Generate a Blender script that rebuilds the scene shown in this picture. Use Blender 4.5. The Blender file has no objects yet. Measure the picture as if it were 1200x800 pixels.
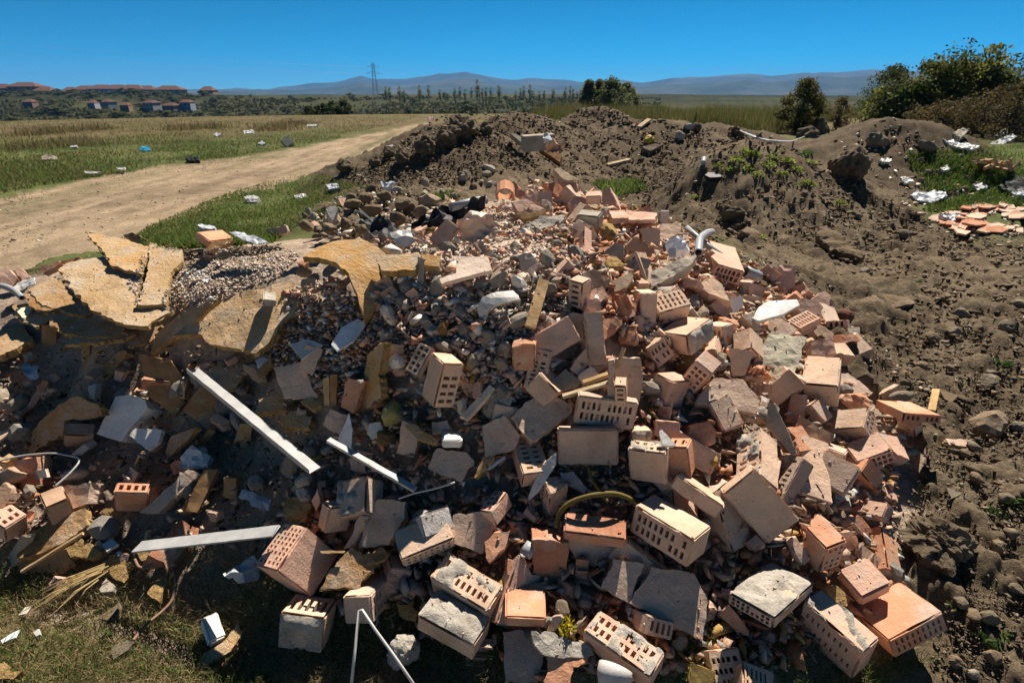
import bpy, bmesh, math, random
import numpy as np
from mathutils import Vector, Matrix, Euler, noise as mnoise
from mathutils.geometry import delaunay_2d_cdt

SC = bpy.context.scene
COL = SC.collection
rnd = random.Random(11)
npr = np.random.default_rng(5)

# ------------------------------------------------------------------ camera
EYE = 1.65                      # a standing photographer
PITCH = math.radians(24.67)
FPX = 640.0                     # focal length for a 1200 px wide picture
cam_data = bpy.data.cameras.new("camera")
cam_data.sensor_width = 36.0
cam_data.lens = FPX / 1200 * 36
cam_data.clip_start = 0.02
cam_data.clip_end = 40000
cam = bpy.data.objects.new("camera", cam_data)
cam.location = (0, 0, EYE)
cam.rotation_euler = (math.pi / 2 - PITCH, 0, 0)
COL.objects.link(cam)
SC.camera = cam

# ------------------------------------------------------------------ light
SUN_AZ, SUN_EL = math.radians(22), math.radians(50)
world = bpy.data.worlds.new("World")
SC.world = world
world.use_nodes = True
wn = world.node_tree
wn.nodes.clear()
sky = wn.nodes.new("ShaderNodeTexSky")
sky.sky_type = 'NISHITA'
sky.sun_disc = False
sky.sun_elevation = SUN_EL
sky.sun_rotation = SUN_AZ
sky.altitude = 2000
sky.air_density = 0.6
sky.dust_density = 0.0
sky.ozone_density = 10.0
hs = wn.nodes.new("ShaderNodeHueSaturation")
hs.inputs['Saturation'].default_value = 1.4
hs.inputs['Hue'].default_value = 0.462
hs.inputs['Value'].default_value = 0.4
gm = wn.nodes.new("ShaderNodeGamma")
gm.inputs['Gamma'].default_value = 1.35
bg = wn.nodes.new("ShaderNodeBackground")
bg.inputs['Strength'].default_value = 0.078
wo = wn.nodes.new("ShaderNodeOutputWorld")
wn.links.new(sky.outputs[0], hs.inputs['Color'])
wn.links.new(hs.outputs[0], gm.inputs[0])
wn.links.new(gm.outputs[0], bg.inputs[0])
wn.links.new(bg.outputs[0], wo.inputs[0])
sun_l = bpy.data.lights.new("sun", 'SUN')
sun_l.energy = 5.0
sun_l.angle = math.radians(0.5)
sun_l.color = (1.0, 0.92, 0.8)
sun = bpy.data.objects.new("sun", sun_l)
sd = Vector((math.sin(SUN_AZ) * math.cos(SUN_EL), math.cos(SUN_AZ) * math.cos(SUN_EL), math.sin(SUN_EL)))
sun.rotation_euler = sd.to_track_quat('Z', 'Y').to_euler()
sun.location = (10, 20, 30)
COL.objects.link(sun)
SC.view_settings.view_transform = 'Standard'
SC.view_settings.look = 'None'
SC.view_settings.gamma = 1.0
SC.view_settings.exposure = 0.92
SC.cycles.max_bounces = 8
SC.cycles.diffuse_bounces = 5
SC.cycles.volume_bounces = 0

# ------------------------------------------------------------------ geometry of the view
CP, SP = math.cos(PITCH), math.sin(PITCH)


def ray(px, py):
    xc = (px - 600) / FPX
    yc = (400 - py) / FPX
    return np.array((xc, CP + yc * SP, -SP + yc * CP))


def at_z(px, py, z):
    d = ray(px, py)
    t = (z - EYE) / d[2]
    return np.array((0, 0, EYE)) + d * t


def at_y(px, py, y):
    d = ray(px, py)
    return np.array((0, 0, EYE)) + d * (y / d[1])


# ------------------------------------------------------------------ numpy noise
def _hash(ix, iy, seed):
    h = (ix * 374761393 + iy * 668265263 + seed * 974634777) & 0xFFFFFFFF
    h = ((h ^ (h >> 13)) * 1274126177) & 0xFFFFFFFF
    return ((h ^ (h >> 16)) & 0xFFFF) / 65535.0


def vnoise(x, y, seed=0):
    x0 = np.floor(x)
    y0 = np.floor(y)
    fx = x - x0
    fy = y - y0
    ix = x0.astype(np.int64)
    iy = y0.astype(np.int64)
    ux = fx * fx * fx * (fx * (fx * 6 - 15) + 10)
    uy = fy * fy * fy * (fy * (fy * 6 - 15) + 10)
    a = _hash(ix, iy, seed)
    b = _hash(ix + 1, iy, seed)
    c = _hash(ix, iy + 1, seed)
    d = _hash(ix + 1, iy + 1, seed)
    return (a + (b - a) * ux) * (1 - uy) + (c + (d - c) * ux) * uy


def fbm(x, y, octv=4, seed=0, gain=0.5):
    s = 0
    a = 1.0
    n = 0
    for o in range(octv):
        c, sn = math.cos(o * 1.3), math.sin(o * 1.3)
        s = s + a * (vnoise((x * c - y * sn) * 2 ** o + 17.3 * o, (x * sn + y * c) * 2 ** o + 9.1 * o, seed + o) - 0.5)
        n += a
        a *= gain
    return s / n * 2      # about -1..1


def sstep(a, b, x):
    t = np.clip((x - a) / (b - a), 0, 1)
    return t * t * (3 - 2 * t)


# ------------------------------------------------------------------ the lie of the land
PILE = [  # px, py, height of the heap there (m)
    (-150, 720, 0), (0, 690, 0), (60, 690, 0), (150, 690, 0), (230, 720, .0), (320, 770, .0), (420, 770, .0), (520, 790, .0), (620, 860, 0), (740, 900, 0),
    (860, 900, 0), (1000, 840, .0), (1100, 790, .02), (1200, 780, .06), (300, 1000, 0), (900, 1100, 0), (-100, 1000, 0), (1300, 1000, 0),
    (0, 610, .14), (100, 610, .14), (200, 620, .15), (300, 640, .18), (360, 700, .1), (400, 620, .24), (470, 700, .13), (500, 620, .26), (600, 700, .17),
    (600, 610, .3), (700, 720, .16), (700, 600, .33), (800, 720, .15), (800, 600, .34), (900, 700, .16), (900, 600, .33), (1000, 650, .2), (1050, 720, .09),
    (1090, 600, .17), (-100, 560, .2), (0, 500, .24), (100, 500, .26), (200, 510, .29), (300, 510, .36), (400, 510, .46), (500, 510, .5), (600, 505, .51),
    (700, 500, .52), (800, 500, .52), (900, 500, .48), (1000, 500, .38), (1080, 500, .26), (1180, 500, .24), (1180, 620, .2), (1300, 600, .3),
    (-100, 430, .45), (0, 420, .42), (100, 420, .45), (200, 425, .48), (300, 425, .56), (400, 410, .73), (500, 405, .79), (600, 400, .8), (700, 400, .77),
    (800, 400, .68), (900, 400, .58), (980, 400, .42), (1080, 400, .28), (1200, 400, .35),
    (-100, 350, .5), (0, 345, .64), (100, 350, .76), (200, 350, .8), (300, 345, .84), (400, 340, .91), (500, 335, .955), (600, 330, .965), (700, 330, .93),
    (800, 335, .8), (880, 335, .62), (960, 340, .42), (1080, 330, .3), (1200, 320, .4), (1350, 340, .55),
    (-60, 320, .5), (30, 318, .66), (130, 290, .84), (230, 292, .88), (320, 285, .9), (400, 280, .95), (500, 275, 1.0), (600, 270, 1.03), (700, 280, 1.0),
    (780, 285, .86), (860, 285, .66), (520, 245, 1.02), (600, 235, 1.07), (680, 235, 1.06), (740, 245, .95), (640, 213, 1.07), (700, 218, 1.02),
]
PTS = [tuple(at_z(*p)) for p in PILE]
PTS += [(-4.5, 3.2, 0), (-3.6, 4.6, 0), (-2.6, 5.0, 0), (-1.6, 5.2, .1), (-.6, 5.6, .3), (.3, 5.8, .35), (1.1, 5.3, .4), (1.7, 4.7, .45), (-5, 1.5, 0), (-5, 6, 0),
        (-3, 6.5, 0), (0, 7, .25), (1.4, 6.4, .4), (4.5, 2.5, .45), (5, 4.5, .3), (4.5, 1, .3), (5.5, 0, .2), (-5.5, 0, 0), (0, -1.5, 0), (3, -1.5, 0.05), (-3, -1.5, 0), (-1.9, 3.85, .6)]
PTS = np.array(PTS)


def _phi(d2):
    return np.sqrt(d2 + 0.012)


def _fit():
    n = len(PTS)
    d2 = ((PTS[:, None, :2] - PTS[None, :, :2]) ** 2).sum(-1)
    A = np.zeros((n + 1, n + 1))
    A[:n, :n] = _phi(d2) - 0.03 * np.eye(n)
    A[:n, n] = 1
    A[n, :n] = 1
    b = np.concatenate([PTS[:, 2], [0]])
    return np.linalg.solve(A, b)


WGT = _fit()
MOUNDS = [  # cx, cy, height, rx, ry, peak sharpness
    (-1.05, 11.3, 1.28, 3.1, 3.4, 1.3), (1.0, 13.4, .7, 2.0, 2.2, 1.1), (2.95, 6.9, 1.24, 1.75, 2.9, 1.05), (4.0, 6.9, .8, 1.05, 1.7, 1.0), (7.2, 11.0, 1.36, 3.0, 2.8, 1.2),
    (3.4, 14.5, 1.12, 4.2, 3.0, 1.25), (2.9, 20.5, 1.3, 3.2, 2.6, 1.2), (0.2, 18.5, 1.2, 3.0, 3.0, 1.15), (5.6, 9.6, .45, 2.0, 1.8, 1.1), (5.6, 15.5, .9, 3, 2.4, 1.2),
    (-2.7, 10.6, .55, 1.6, 1.5, 1.2), (-1.2, 7.9, .42, 1.9, 1.2, 1.1),
]


def pile_h(x, y):
    """height of the rubble heap and the dirt beside it, valid within a few metres"""
    sh = x.shape
    xf = x.ravel()
    yf = y.ravel()
    out = np.empty(len(xf))
    for i in range(0, len(xf), 20000):
        d2 = (xf[i:i + 20000, None] - PTS[None, :, 0]) ** 2 + (yf[i:i + 20000, None] - PTS[None, :, 1]) ** 2
        out[i:i + 20000] = _phi(d2) @ WGT[:-1] + WGT[-1]
    return out.reshape(sh)


def near_w(x, y):
    return (1 - sstep(4.6, 6.6, y)) * (1 - sstep(4.2, 6.0, np.abs(x))) * sstep(-2.2, -1.2, y)


def mound_h(x, y):
    wx = x + .55 * fbm(x * .55, y * .55, 3, 40)
    wy = y + .55 * fbm(x * .55 + 31, y * .55, 3, 41)
    m = np.zeros_like(x)
    for cx, cy, h, rx, ry, k in MOUNDS:
        r = np.sqrt(((wx - cx) / rx) ** 2 + ((wy - cy) / ry) ** 2 + .015)
        b = h * np.clip(1.06 - r, 0, 1) ** k * 1.0
        b = h * np.where(b / h > .8, .8 + (b / h - .8) * .6, b / h)
        m = np.maximum(m, b) + .18 * np.minimum(m, b)
    return m


def far_h(x, y):
    r = np.hypot(x, y)
    az = np.arctan2(x, y)
    base = np.interp(r, [0, 42, 60, 110, 200, 300, 400, 520, 700, 2000, 4000, 12000], [0, 0, -.5, -5.5, -9.8, -9.3, -6.6, -2.2, -7.0, -45, -52, -55])
    left = sstep(.0, -.5, az)
    edge = np.interp(r, [0, 60, 75, 110, 200, 330, 520, 900], [0, 0, 0, 3.0, 3.6, 2.4, .6, 0])
    roll = fbm(x / 190, y / 190, 3, 7) * np.interp(r, [0, 90, 200, 600, 3000], [0, 0, 1.1, 1.8, 5])
    hill = left * np.interp(r, [0, 150, 300, 480, 620, 900], [0, 0, 0, .9, 1.2, 0])
    return base + (1 - left) * edge + roll + hill


def H0(x, y):
    x = np.asarray(x, float)
    y = np.asarray(y, float)
    w = near_w(x, y)
    f = far_h(x, y) + mound_h(x, y)
    near = w > 0
    p = np.zeros_like(x)
    if near.any():
        p[near] = pile_h(x[near], y[near])
    # mounds already rise behind the heap, the taller of the two wins there
    return np.where(near, np.maximum(p * w, 0) + (1 - w) * f + 0 * p, f)


def H1(x, y):
    return float(H0(np.array([x]), np.array([y]))[0])


TS = np.geomspace(.7, 60, 560)


def hit(d, lift=0.0):
    """first point along the view ray d that meets the land (raised by lift)"""
    X, Y, Z = d[0] * TS, d[1] * TS, EYE + d[2] * TS
    below = Z < H0(X, Y) + lift
    i = int(np.argmax(below)) if below.any() else len(TS) - 1
    if i == 0:
        return TS[0]
    f0 = Z[i - 1] - H0(X[i - 1:i], Y[i - 1:i])[0] - lift
    f1 = Z[i] - H0(X[i:i + 1], Y[i:i + 1])[0] - lift
    k = f0 / (f0 - f1 + 1e-9)
    return TS[i - 1] + (TS[i] - TS[i - 1]) * min(max(k, 0), 1)


def ground(px, py, lift=0.0):
    d = ray(px, py)
    return Vector((0, 0, EYE)) + Vector(d) * hit(d, lift)


def normal_at(x, y, e=.06):
    hx = H1(x + e, y) - H1(x - e, y)
    hy = H1(x, y + e) - H1(x, y - e)
    return Vector((-hx, -hy, 2 * e)).normalized()


# ------------------------------------------------------------------ materials
def nd(nt, t, **kw):
    n = nt.nodes.new(t)
    for k, v in kw.items():
        setattr(n, k, v)
    return n


def mk(name, cols, scale=6, detail=8, rough=.9, bump=.35, bscale=60, tint=False, dust=None, vcol=None, spec=.04, trans=0, metal=0, big=None, bdist=.01, wave=0):
    m = bpy.data.materials.new(name)
    m.use_nodes = True
    nt = m.node_tree
    bs = nt.nodes["Principled BSDF"]
    L = nt.links.new
    tc = nd(nt, "ShaderNodeTexCoord")
    oi = nd(nt, "ShaderNodeObjectInfo")
    off = nd(nt, "ShaderNodeVectorMath", operation='MULTIPLY_ADD')
    L(oi.outputs['Random'], off.inputs[0])
    off.inputs[1].default_value = (37.0, 61.0, 17.0)
    L(tc.outputs['Object'], off.inputs[2])
    co = off.outputs[0]
    n1 = nd(nt, "ShaderNodeTexNoise")
    n1.inputs['Scale'].default_value = scale
    n1.inputs['Detail'].default_value = detail
    n1.inputs['Roughness'].default_value = .62
    L(co, n1.inputs['Vector'])
    rp = nd(nt, "ShaderNodeValToRGB")
    el = rp.color_ramp.elements
    while len(el) < len(cols):
        el.new(.5)
    for i, c in enumerate(cols):
        el[i].position = .3 + .4 * i / max(1, len(cols) - 1)
        el[i].color = (*c, 1)
    L(n1.outputs[0], rp.inputs[0])
    c = rp.outputs[0]

    def mixc(a, b, fac, mode='MIX'):
        mx = nd(nt, "ShaderNodeMix", data_type='RGBA', blend_type=mode)
        if isinstance(fac, float):
            mx.inputs[0].default_value = fac
        else:
            L(fac, mx.inputs[0])
        for s, v in ((mx.inputs[6], a), (mx.inputs[7], b)):
            if isinstance(v, tuple):
                s.default_value = (*v, 1)
            else:
                L(v, s)
        return mx.outputs[2]
    if vcol:
        at = nd(nt, "ShaderNodeAttribute", attribute_name=vcol)
        c = mixc(at.outputs['Color'], c, 1.0, 'MULTIPLY')
    if tint:
        c = mixc(oi.outputs['Color'], c, 1.0, 'MULTIPLY')
    if dust:
        n2 = nd(nt, "ShaderNodeTexNoise")
        n2.inputs['Scale'].default_value = dust[1]
        n2.inputs['Detail'].default_value = 10
        n2.inputs['Roughness'].default_value = .7
        L(co, n2.inputs['Vector'])
        mr = nd(nt, "ShaderNodeMapRange")
        mr.inputs['From Min'].default_value = dust[2]
        mr.inputs['From Max'].default_value = dust[2] + .2
        mr.inputs['To Max'].default_value = dust[3]
        L(n2.outputs[0], mr.inputs[0])
        c = mixc(c, dust[0], mr.outputs[0])
    L(c, bs.inputs['Base Color'])
    bs.inputs['Roughness'].default_value = rough
    bs.inputs['Specular IOR Level'].default_value = spec
    bs.inputs['Metallic'].default_value = metal
    bs.inputs['Transmission Weight'].default_value = trans
    if bump:
        n3 = nd(nt, "ShaderNodeTexNoise")
        n3.inputs['Scale'].default_value = bscale
        n3.inputs['Detail'].default_value = 8
        n3.inputs['Roughness'].default_value = .7
        L(co, n3.inputs['Vector'])
        bp = nd(nt, "ShaderNodeBump")
        bp.inputs['Strength'].default_value = bump
        bp.inputs['Distance'].default_value = bdist
        hgt = n3.outputs[0]
        if wave:
            wv = nd(nt, "ShaderNodeTexWave")
            wv.inputs['Scale'].default_value = wave
            wv.inputs['Distortion'].default_value = 2.5
            wv.inputs['Detail'].default_value = 2
            L(co, wv.inputs['Vector'])
            ad = nd(nt, "ShaderNodeMath", operation='MULTIPLY_ADD')
            ad.inputs[1].default_value = .25
            L(wv.outputs['Fac'], ad.inputs[0])
            L(n3.outputs[0], ad.inputs[2])
            hgt = ad.outputs[0]
        L(hgt, bp.inputs['Height'])
        L(bp.outputs[0], bs.inputs['Normal'])
    return m


M = {}
M['T'] = mk('terracotta', [(.66, .62, .58), (.95, .95, .95), (1.15, 1.1, 1.04)], 7, 9, .92, .55, 70, tint=True, dust=((.5, .42, .345), 6, .49, .85))
M['G'] = mk('mortar', [(.3, .26, .215), (.43, .385, .33), (.53, .485, .42)], 14, 10, .95, .9, 55, dust=((.22, .19, .16), 6, .58, .5), bdist=.014)
M['C'] = mk('concrete', [(.28, .245, .205), (.41, .365, .31), (.5, .455, .4)], 8, 10, .95, .7, 50, tint=True)
M['W'] = mk('plaster', [(.6, .575, .53), (.74, .72, .68), (.8, .79, .76)], 9, 8, .85, .35, 60, tint=True, dust=((.42, .37, .31), 5, .6, .5))
M['F'] = mk('foam_board', [(.4, .26, .13), (.5, .345, .2), (.6, .46, .32)], 5, 11, .95, .8, 55, tint=True, dust=((.42, .36, .29), 5, .47, .85), bdist=.015)
M['FE'] = mk('foam_core', [(.24, .15, .06), (.43, .28, .12), (.54, .37, .18)], 26, 9, .98, 1.0, 45, bdist=.02)
M['L'] = mk('timber', [(.34, .25, .15), (.5, .39, .26), (.58, .47, .33)], 12, 8, .85, .35, 50, tint=True)
M['P'] = mk('white_plastic', [(.46, .46, .455), (.6, .6, .6)], 5, 6, .45, .1, 40, spec=.4, tint=True, dust=((.4, .36, .31), 7, .62, .5))
M['A'] = mk('aluminium', [(.3, .3, .295), (.42, .415, .405)], 18, 6, .5, .12, 60, spec=.5, dust=((.34, .3, .26), 10, .58, .55))
M['K'] = mk('black_sheet', [(.012, .012, .014), (.03, .03, .034)], 6, 6, .6, .4, 14, spec=.2, dust=((.16, .14, .12), 9, .62, .4))
M['V'] = mk('grey_pipe', [(.25, .255, .26), (.34, .34, .345)], 8, 6, .45, .1, 50, spec=.4, dust=((.38, .34, .29), 8, .58, .5))
M['S'] = mk('soil_clod', [(.08, .06, .04), (.145, .11, .074), (.2, .16, .11)], 9, 10, .97, .9, 40, bdist=.02, tint=True)
M['R'] = mk('field_stone', [(.12, .1, .078), (.19, .165, .13), (.27, .24, .2)], 7, 10, .95, .6, 45, tint=True, dust=((.2, .16, .12), 4, .55, .5))
M['B'] = mk('bits', [(.72, .72, .72), (1.08, 1.08, 1.08)], 40, 4, .95, .4, 90, vcol='col')
M['GR'] = mk('land', [(.68, .68, .68), (.98, .98, .98), (1.3, 1.3, 1.3)], 32, 10, .97, .9, 60, vcol='col', bdist=.02)
M['BL'] = mk('blade', [(.8, .8, .8), (1.1, 1.1, 1.1)], 3, 2, .75, 0, vcol='col', spec=.1)
M['LF'] = mk('leaf', [(.75, .75, .75), (1.15, 1.15, 1.15)], 2, 2, .7, 0, vcol='col', spec=.2)
M['BK'] = mk('bark', [(.07, .05, .035), (.13, .1, .075)], 8, 6, .95, .6, 30)
M['MT'] = mk('mountain_rock', [(.02, .03, .018), (.045, .055, .03), (.1, .095, .07)], .0022, 10, 1, 0)
M['WL'] = mk('house_wall', [(.85, .85, .85), (1, 1, 1)], .3, 4, .95, .1, 4, tint=True)
M['RF'] = mk('roof_tile', [(.11, .06, .045), (.16, .09, .07)], .8, 6, .95, .2, 3)
M['WD'] = mk('window_glass', [(.03, .035, .045), (.05, .06, .07)], .3, 3, .25, 0, spec=.5)
M['ST'] = mk('steel', [(.2, .21, .22), (.3, .31, .32)], 1, 4, .6, 0, metal=.3)
M['H'] = mk('cable', [(.42, .33, .3), (.55, .45, .41)], 8, 4, .6, .1, 40, tint=True)
M['BG'] = mk('bag', [(.85, .85, .85), (1.05, 1.05, 1.05)], 5, 5, .5, .5, 14, tint=True, spec=.35)
for _m, _t in (('BL', .4), ('LF', .5)):
    nt = M[_m].node_tree
    bs = nt.nodes["Principled BSDF"]
    out = nt.nodes["Material Output"]
    tr = nd(nt, "ShaderNodeBsdfTranslucent")
    mx = nd(nt, "ShaderNodeMixShader")
    mx.inputs[0].default_value = _t
    nt.links.new(bs.inputs['Base Color'].links[0].from_socket, tr.inputs[0])
    nt.links.new(bs.outputs[0], mx.inputs[1])
    nt.links.new(tr.outputs[0], mx.inputs[2])
    nt.links.new(mx.outputs[0], out.inputs[0])
EARTH = {  # clay colours, true albedo
    'o': (.6, .3, .18), 'p': (.68, .43, .32), 't': (.67, .465, .335), 'r': (.48, .22, .13), 'd': (.58, .42, .32), 'b': (.4, .265, .18), 'y': (1.1, .95, .7), 'w': (1, 1, 1),
    'g': (.85, .85, .86), 'k': (.55, .52, .5), 'u': (.42, .44, .47), 'm': (.3, .28, .1), 'n': (.56, .51, .38)}

OFFTINT = {'d': (.95, .8, .66), 'k': (.9, .84, .76), 'b': (.68, .5, .36), 'g': (1.0, .93, .84), 'w': (1, .97, .92), 'u': (.86, .9, .98), 'p': (1, .8, .68), 't': (.95, .8, .62), 'y': (1.1, .95, .7), 'm': (.62, .56, .3),
           'o': (.9, .55, .4), 'r': (.7, .42, .34), 'n': (.9, .82, .66)}
OFFF = {'d': (.78, .64, .5), 'g': (.92, .86, .8), 'b': (.6, .45, .33), 'w': (1, 1, 1), 'y': (1.1, .95, .7)}


def tint(mat, col):
    # fired clay has its own palette, other materials carry a light tint of theirs
    if col is None or not isinstance(col, str):
        return col
    if mat in ('T', 'BG', 'H', 'K'):
        return EARTH[col]
    if mat in ('F', 'FE'):
        return OFFF.get(col, (1, 1, 1))
    return OFFTINT[col]


# ------------------------------------------------------------------ objects
HEROES = []          # (px, py, short phrase) for saying where small pieces lie


def mesh_obj(name, verts, faces, mat, parent=None, smooth=False, color=None, loc=None, recalc=False):
    me = bpy.data.meshes.new(name)
    me.from_pydata([tuple(v) for v in verts], [], [tuple(f) for f in faces])
    if recalc:
        bm = bmesh.new()
        bm.from_mesh(me)
        bmesh.ops.recalc_face_normals(bm, faces=bm.faces)
        bm.to_mesh(me)
        bm.free()
    me.materials.append(mat)
    if smooth:
        me.polygons.foreach_set('use_smooth', [True] * len(me.polygons))
    o = bpy.data.objects.new(name, me)
    COL.objects.link(o)
    if loc is not None:
        o.location = loc
    if parent is not None:
        o.parent = parent
    if color is not None:
        o.color = (*color, 1)
    return o


def big_mesh(name, V, F, mat, cols=None, smooth=False):
    """V (n,3), F (m,3 or 4) numpy arrays -> one object"""
    me = bpy.data.meshes.new(name)
    k = F.shape[1]
    me.vertices.add(len(V))
    me.vertices.foreach_set('co', np.ascontiguousarray(V, np.float32).ravel())
    me.loops.add(F.size)
    me.loops.foreach_set('vertex_index', np.ascontiguousarray(F, np.int32).ravel())
    me.polygons.add(len(F))
    me.polygons.foreach_set('loop_start', np.arange(0, F.size, k, dtype=np.int32))
    me.polygons.foreach_set('loop_total', np.full(len(F), k, np.int32))
    if smooth:
        me.polygons.foreach_set('use_smooth', np.ones(len(F), bool))
    if cols is not None:
        a = me.color_attributes.new('col', 'FLOAT_COLOR', 'POINT')
        c4 = np.ones((len(V), 4), np.float32)
        c4[:, :3] = cols
        a.data.foreach_set('color', c4.ravel())
    me.materials.append(mat)
    me.update(calc_edges=True)
    me.validate()
    o = bpy.data.objects.new(name, me)
    COL.objects.link(o)
    return o


def tag(o, label, cat, group=None):
    o['label'] = label
    o['category'] = cat
    if group:
        o['group'] = group
    return o


def kind(o, k):
    o['kind'] = k
    return o


# ------------------------------------------------------------------ the land as one sheet, split into named pieces
def in_poly(x, y, poly):
    ins = np.zeros(x.shape, bool)
    n = len(poly)
    for i in range(n):
        x1, y1 = poly[i]
        x2, y2 = poly[(i + 1) % n]
        c = ((y1 > y) != (y2 > y)) & (x < (x2 - x1) * (y - y1) / (y2 - y1 + 1e-12) + x1)
        ins ^= c
    return ins


def world_poly(px):
    return [tuple(at_z(a, b, 0)[:2]) for a, b in px]


ROAD = world_poly([(-260, 262), (0, 232), (100, 209), (200, 192), (300, 180), (400, 163), (470, 148), (500, 143), (508, 147), (500, 156), (470, 166), (440, 178), (415, 192), (380, 205),
                   (320, 215), (265, 231), (225, 248), (185, 268), (120, 290), (20, 330), (-260, 420)])


def build_land():
    r = np.concatenate([[.25], np.geomspace(.5, 26, 560), np.geomspace(26.9, 9300, 150)])
    th = np.concatenate([np.linspace(-math.pi, math.radians(-60), 22)[:-1], np.linspace(math.radians(-60), math.radians(60), 700), np.linspace(math.radians(60), math.pi, 22)[1:-1]])
    R, T = np.meshgrid(r, th, indexing='ij')
    X, Y = R * np.sin(T), R * np.cos(T)
    Z = H0(X, Y)
    d = np.hypot(X, Y)
    w1, w2 = fbm(X * .8, Y * .8, 4, 3), fbm(X * 2.2 + 5, Y * 2.2, 4, 9)
    # zone weights
    xr, yr = X + .5 * fbm(X * .4, Y * .4, 3, 60) + .3 * w2, Y + .6 * fbm(X * .4 + 9, Y * .4, 3, 61) + .35 * w2
    road = in_poly(xr, yr, ROAD)
    pileW = world_poly([(-60, 700), (230, 745), (420, 780), (620, 830), (860, 860), (1000, 800), (1110, 700), (1130, 600)])
    bed = in_poly(X + .08 * w2, Y + .08 * w1, [(-2.9, 1.9), (-2.2, 1.42), (-1.6, 1.3), (-1.05, 1.13), (-.6, 1.05), (-.2, 1.02), (0, .95), (.45, .95), (.9, 1.0), (1.22, 1.15), (1.5, 1.5),
                                               (1.8, 1.95), (1.75, 2.3), (1.55, 2.65), (1.5, 3.2), (1.35, 3.9), (1.1, 4.6), (.6, 5.0), (-.2, 5.0), (-1.0, 4.5), (-2.2, 3.9), (-3.0, 3.2)])
    md = mound_h(X, Y)
    soil_edge = sstep(.05, .16, md + .09 * w2)
    right = sstep(.0, .5, X - (1.0 + np.interp(Y, [0, .9, 2, 3, 4.5, 6, 8, 20], [0.1, 0.0, .2, .3, .3, -.6, -.8, 1.0])) + .35 * w1) * (1 - sstep(5.2, 8.5, Y + .5 * w1) * sstep(4.2, 5.2, X + .4 * w2 - .1 * (Y - 6)))
    right = right * (1 - sstep(16, 20, Y))
    soil = np.clip(np.maximum(soil_edge, right), 0, 1)
    soil = np.where((Y > 5) & (Y < 9) & (X > -2.6) & (X < 2) & (~road), np.maximum(soil, sstep(-2.6, -2.0, X + .5 * w1)), soil)
    soil = np.where(Y > 24, 0, soil) * sstep(.1, .9, Y)
    soil = np.where(T * 0 + np.abs(T) > 1.6, 0, soil)
    bedf = bed.astype(float)
    rock_n = fbm(X * 9, Y * 9, 4, 21, .6)
    clod = np.abs(fbm(X * 4.5, Y * 4.5, 4, 25, .6))
    amp = np.clip(1 - d / 60, 0, 1)
    Z += soil * (1 - bedf) * amp * (.055 * rock_n + .11 * (clod - .25) + .06 * w1 * sstep(2.5, 6, d))
    Z += (1 - soil) * (1 - bedf) * amp * (.012 * rock_n + .02 * w1 * sstep(3, 8, d)) - road * .03 * (1 + .25 * w2)
    Z += bedf * (-.05 + .02 * rock_n)
    # far ground relief
    # colours: true albedo of what lies there, except the pale bounce ground
    n = lambda s, k, o=4: fbm(X * s, Y * s, o, k)[..., None]
    A = lambda c: np.array(c)[None, None, :]
    green = A((.058, .08, .026)) * (1 + .5 * n(1.6, 70)) + A((.09, .07, .035)) * np.clip(n(.5, 71) + .25 + .5 * n(3, 72), 0, 1)
    straw = A((.13, .098, .052)) * (1 + .35 * n(2.5, 73))
    # the near grass is half straw, the field beyond turns to dry stubble
    dryness = np.clip(sstep(17, 34, d)[..., None] * .85 + (.7 * (1 - sstep(2.5, 4, d)))[..., None] + .5 * n(.35, 74), 0, 1)
    straw = straw * (1 + .9 * (1 - sstep(2.5, 4, d))[..., None])
    gr = green * (1 - dryness) + straw * dryness
    # unseen dry earth behind the camera, made pale to bounce warm light forward
    bare = ((1 - sstep(.2, 1.0, Y + .2 * w1)) * (1 - sstep(14, 22, d)))[..., None]
    gr = gr * (1 - bare) + A((.5, .4, .27)) * (1 + .3 * n(1.1, 90)) * bare
    so = A((.138, .104, .069)) * (1 + .45 * n(2.2, 75) + .25 * n(14, 76)) + A((.05, .045, .035)) * np.clip(n(5, 77), 0, 1)
    so = so * (1 - .2 * sstep(8, 12, d)[..., None])
    rd = A((.275, .205, .135)) * (1 + .25 * n(1.2, 78) + .3 * n(6, 79) + .4 * (fbm(X * 5, Y * .7, 4, 92)[..., None]))
    strk = np.clip(-.05 + 1.3 * fbm(X * 1.5 + .1 * Y + .4 * w1, Y * .1, 3, 80), 0, 1)[..., None]
    rd = rd * (1 - .9 * strk) + green * .9 * strk
    bd = A((.38, .29, .22)) * (1 + .4 * n(7, 81))
    mid = np.exp(-(((X + .12) / .55) ** 2 + ((Y - 2.5) / .75) ** 2) ** 1.5)[..., None]
    bd = bd * (1 - mid) + A((.58, .46, .37)) * (1 + .25 * n(9, 85)) * mid
    farc = A((.026, .03, .011)) * (1 + .6 * n(.03, 82) + .5 * n(.09, 83) + .6 * n(.5, 93)) + A((.05, .038, .016)) * np.clip(n(.012, 84) + .2, 0, 1)
    far = sstep(75, 130, d)[..., None]
    Cc = gr * (1 - far) + farc * far
    rdw = road.astype(float)[..., None]
    Cc = Cc * (1 - rdw) + rd * rdw
    s3 = soil[..., None]
    Cc = Cc * (1 - s3) + so * s3
    Cc = Cc * (1 - bedf[..., None]) + bd * bedf[..., None]
    Cc = np.clip(Cc, .01, .7)
    nr, ntn = R.shape
    V = np.stack([X, Y, Z], -1).reshape(-1, 3)
    Cf = Cc.reshape(-1, 3)
    I = np.arange(nr * ntn).reshape(nr, ntn)
    Ic = np.concatenate([I, I[:, :1]], 1)
    Q = np.stack([Ic[:-1, :-1], Ic[:-1, 1:], Ic[1:, 1:], Ic[1:, :-1]], -1)[:, :, ::-1]
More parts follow.
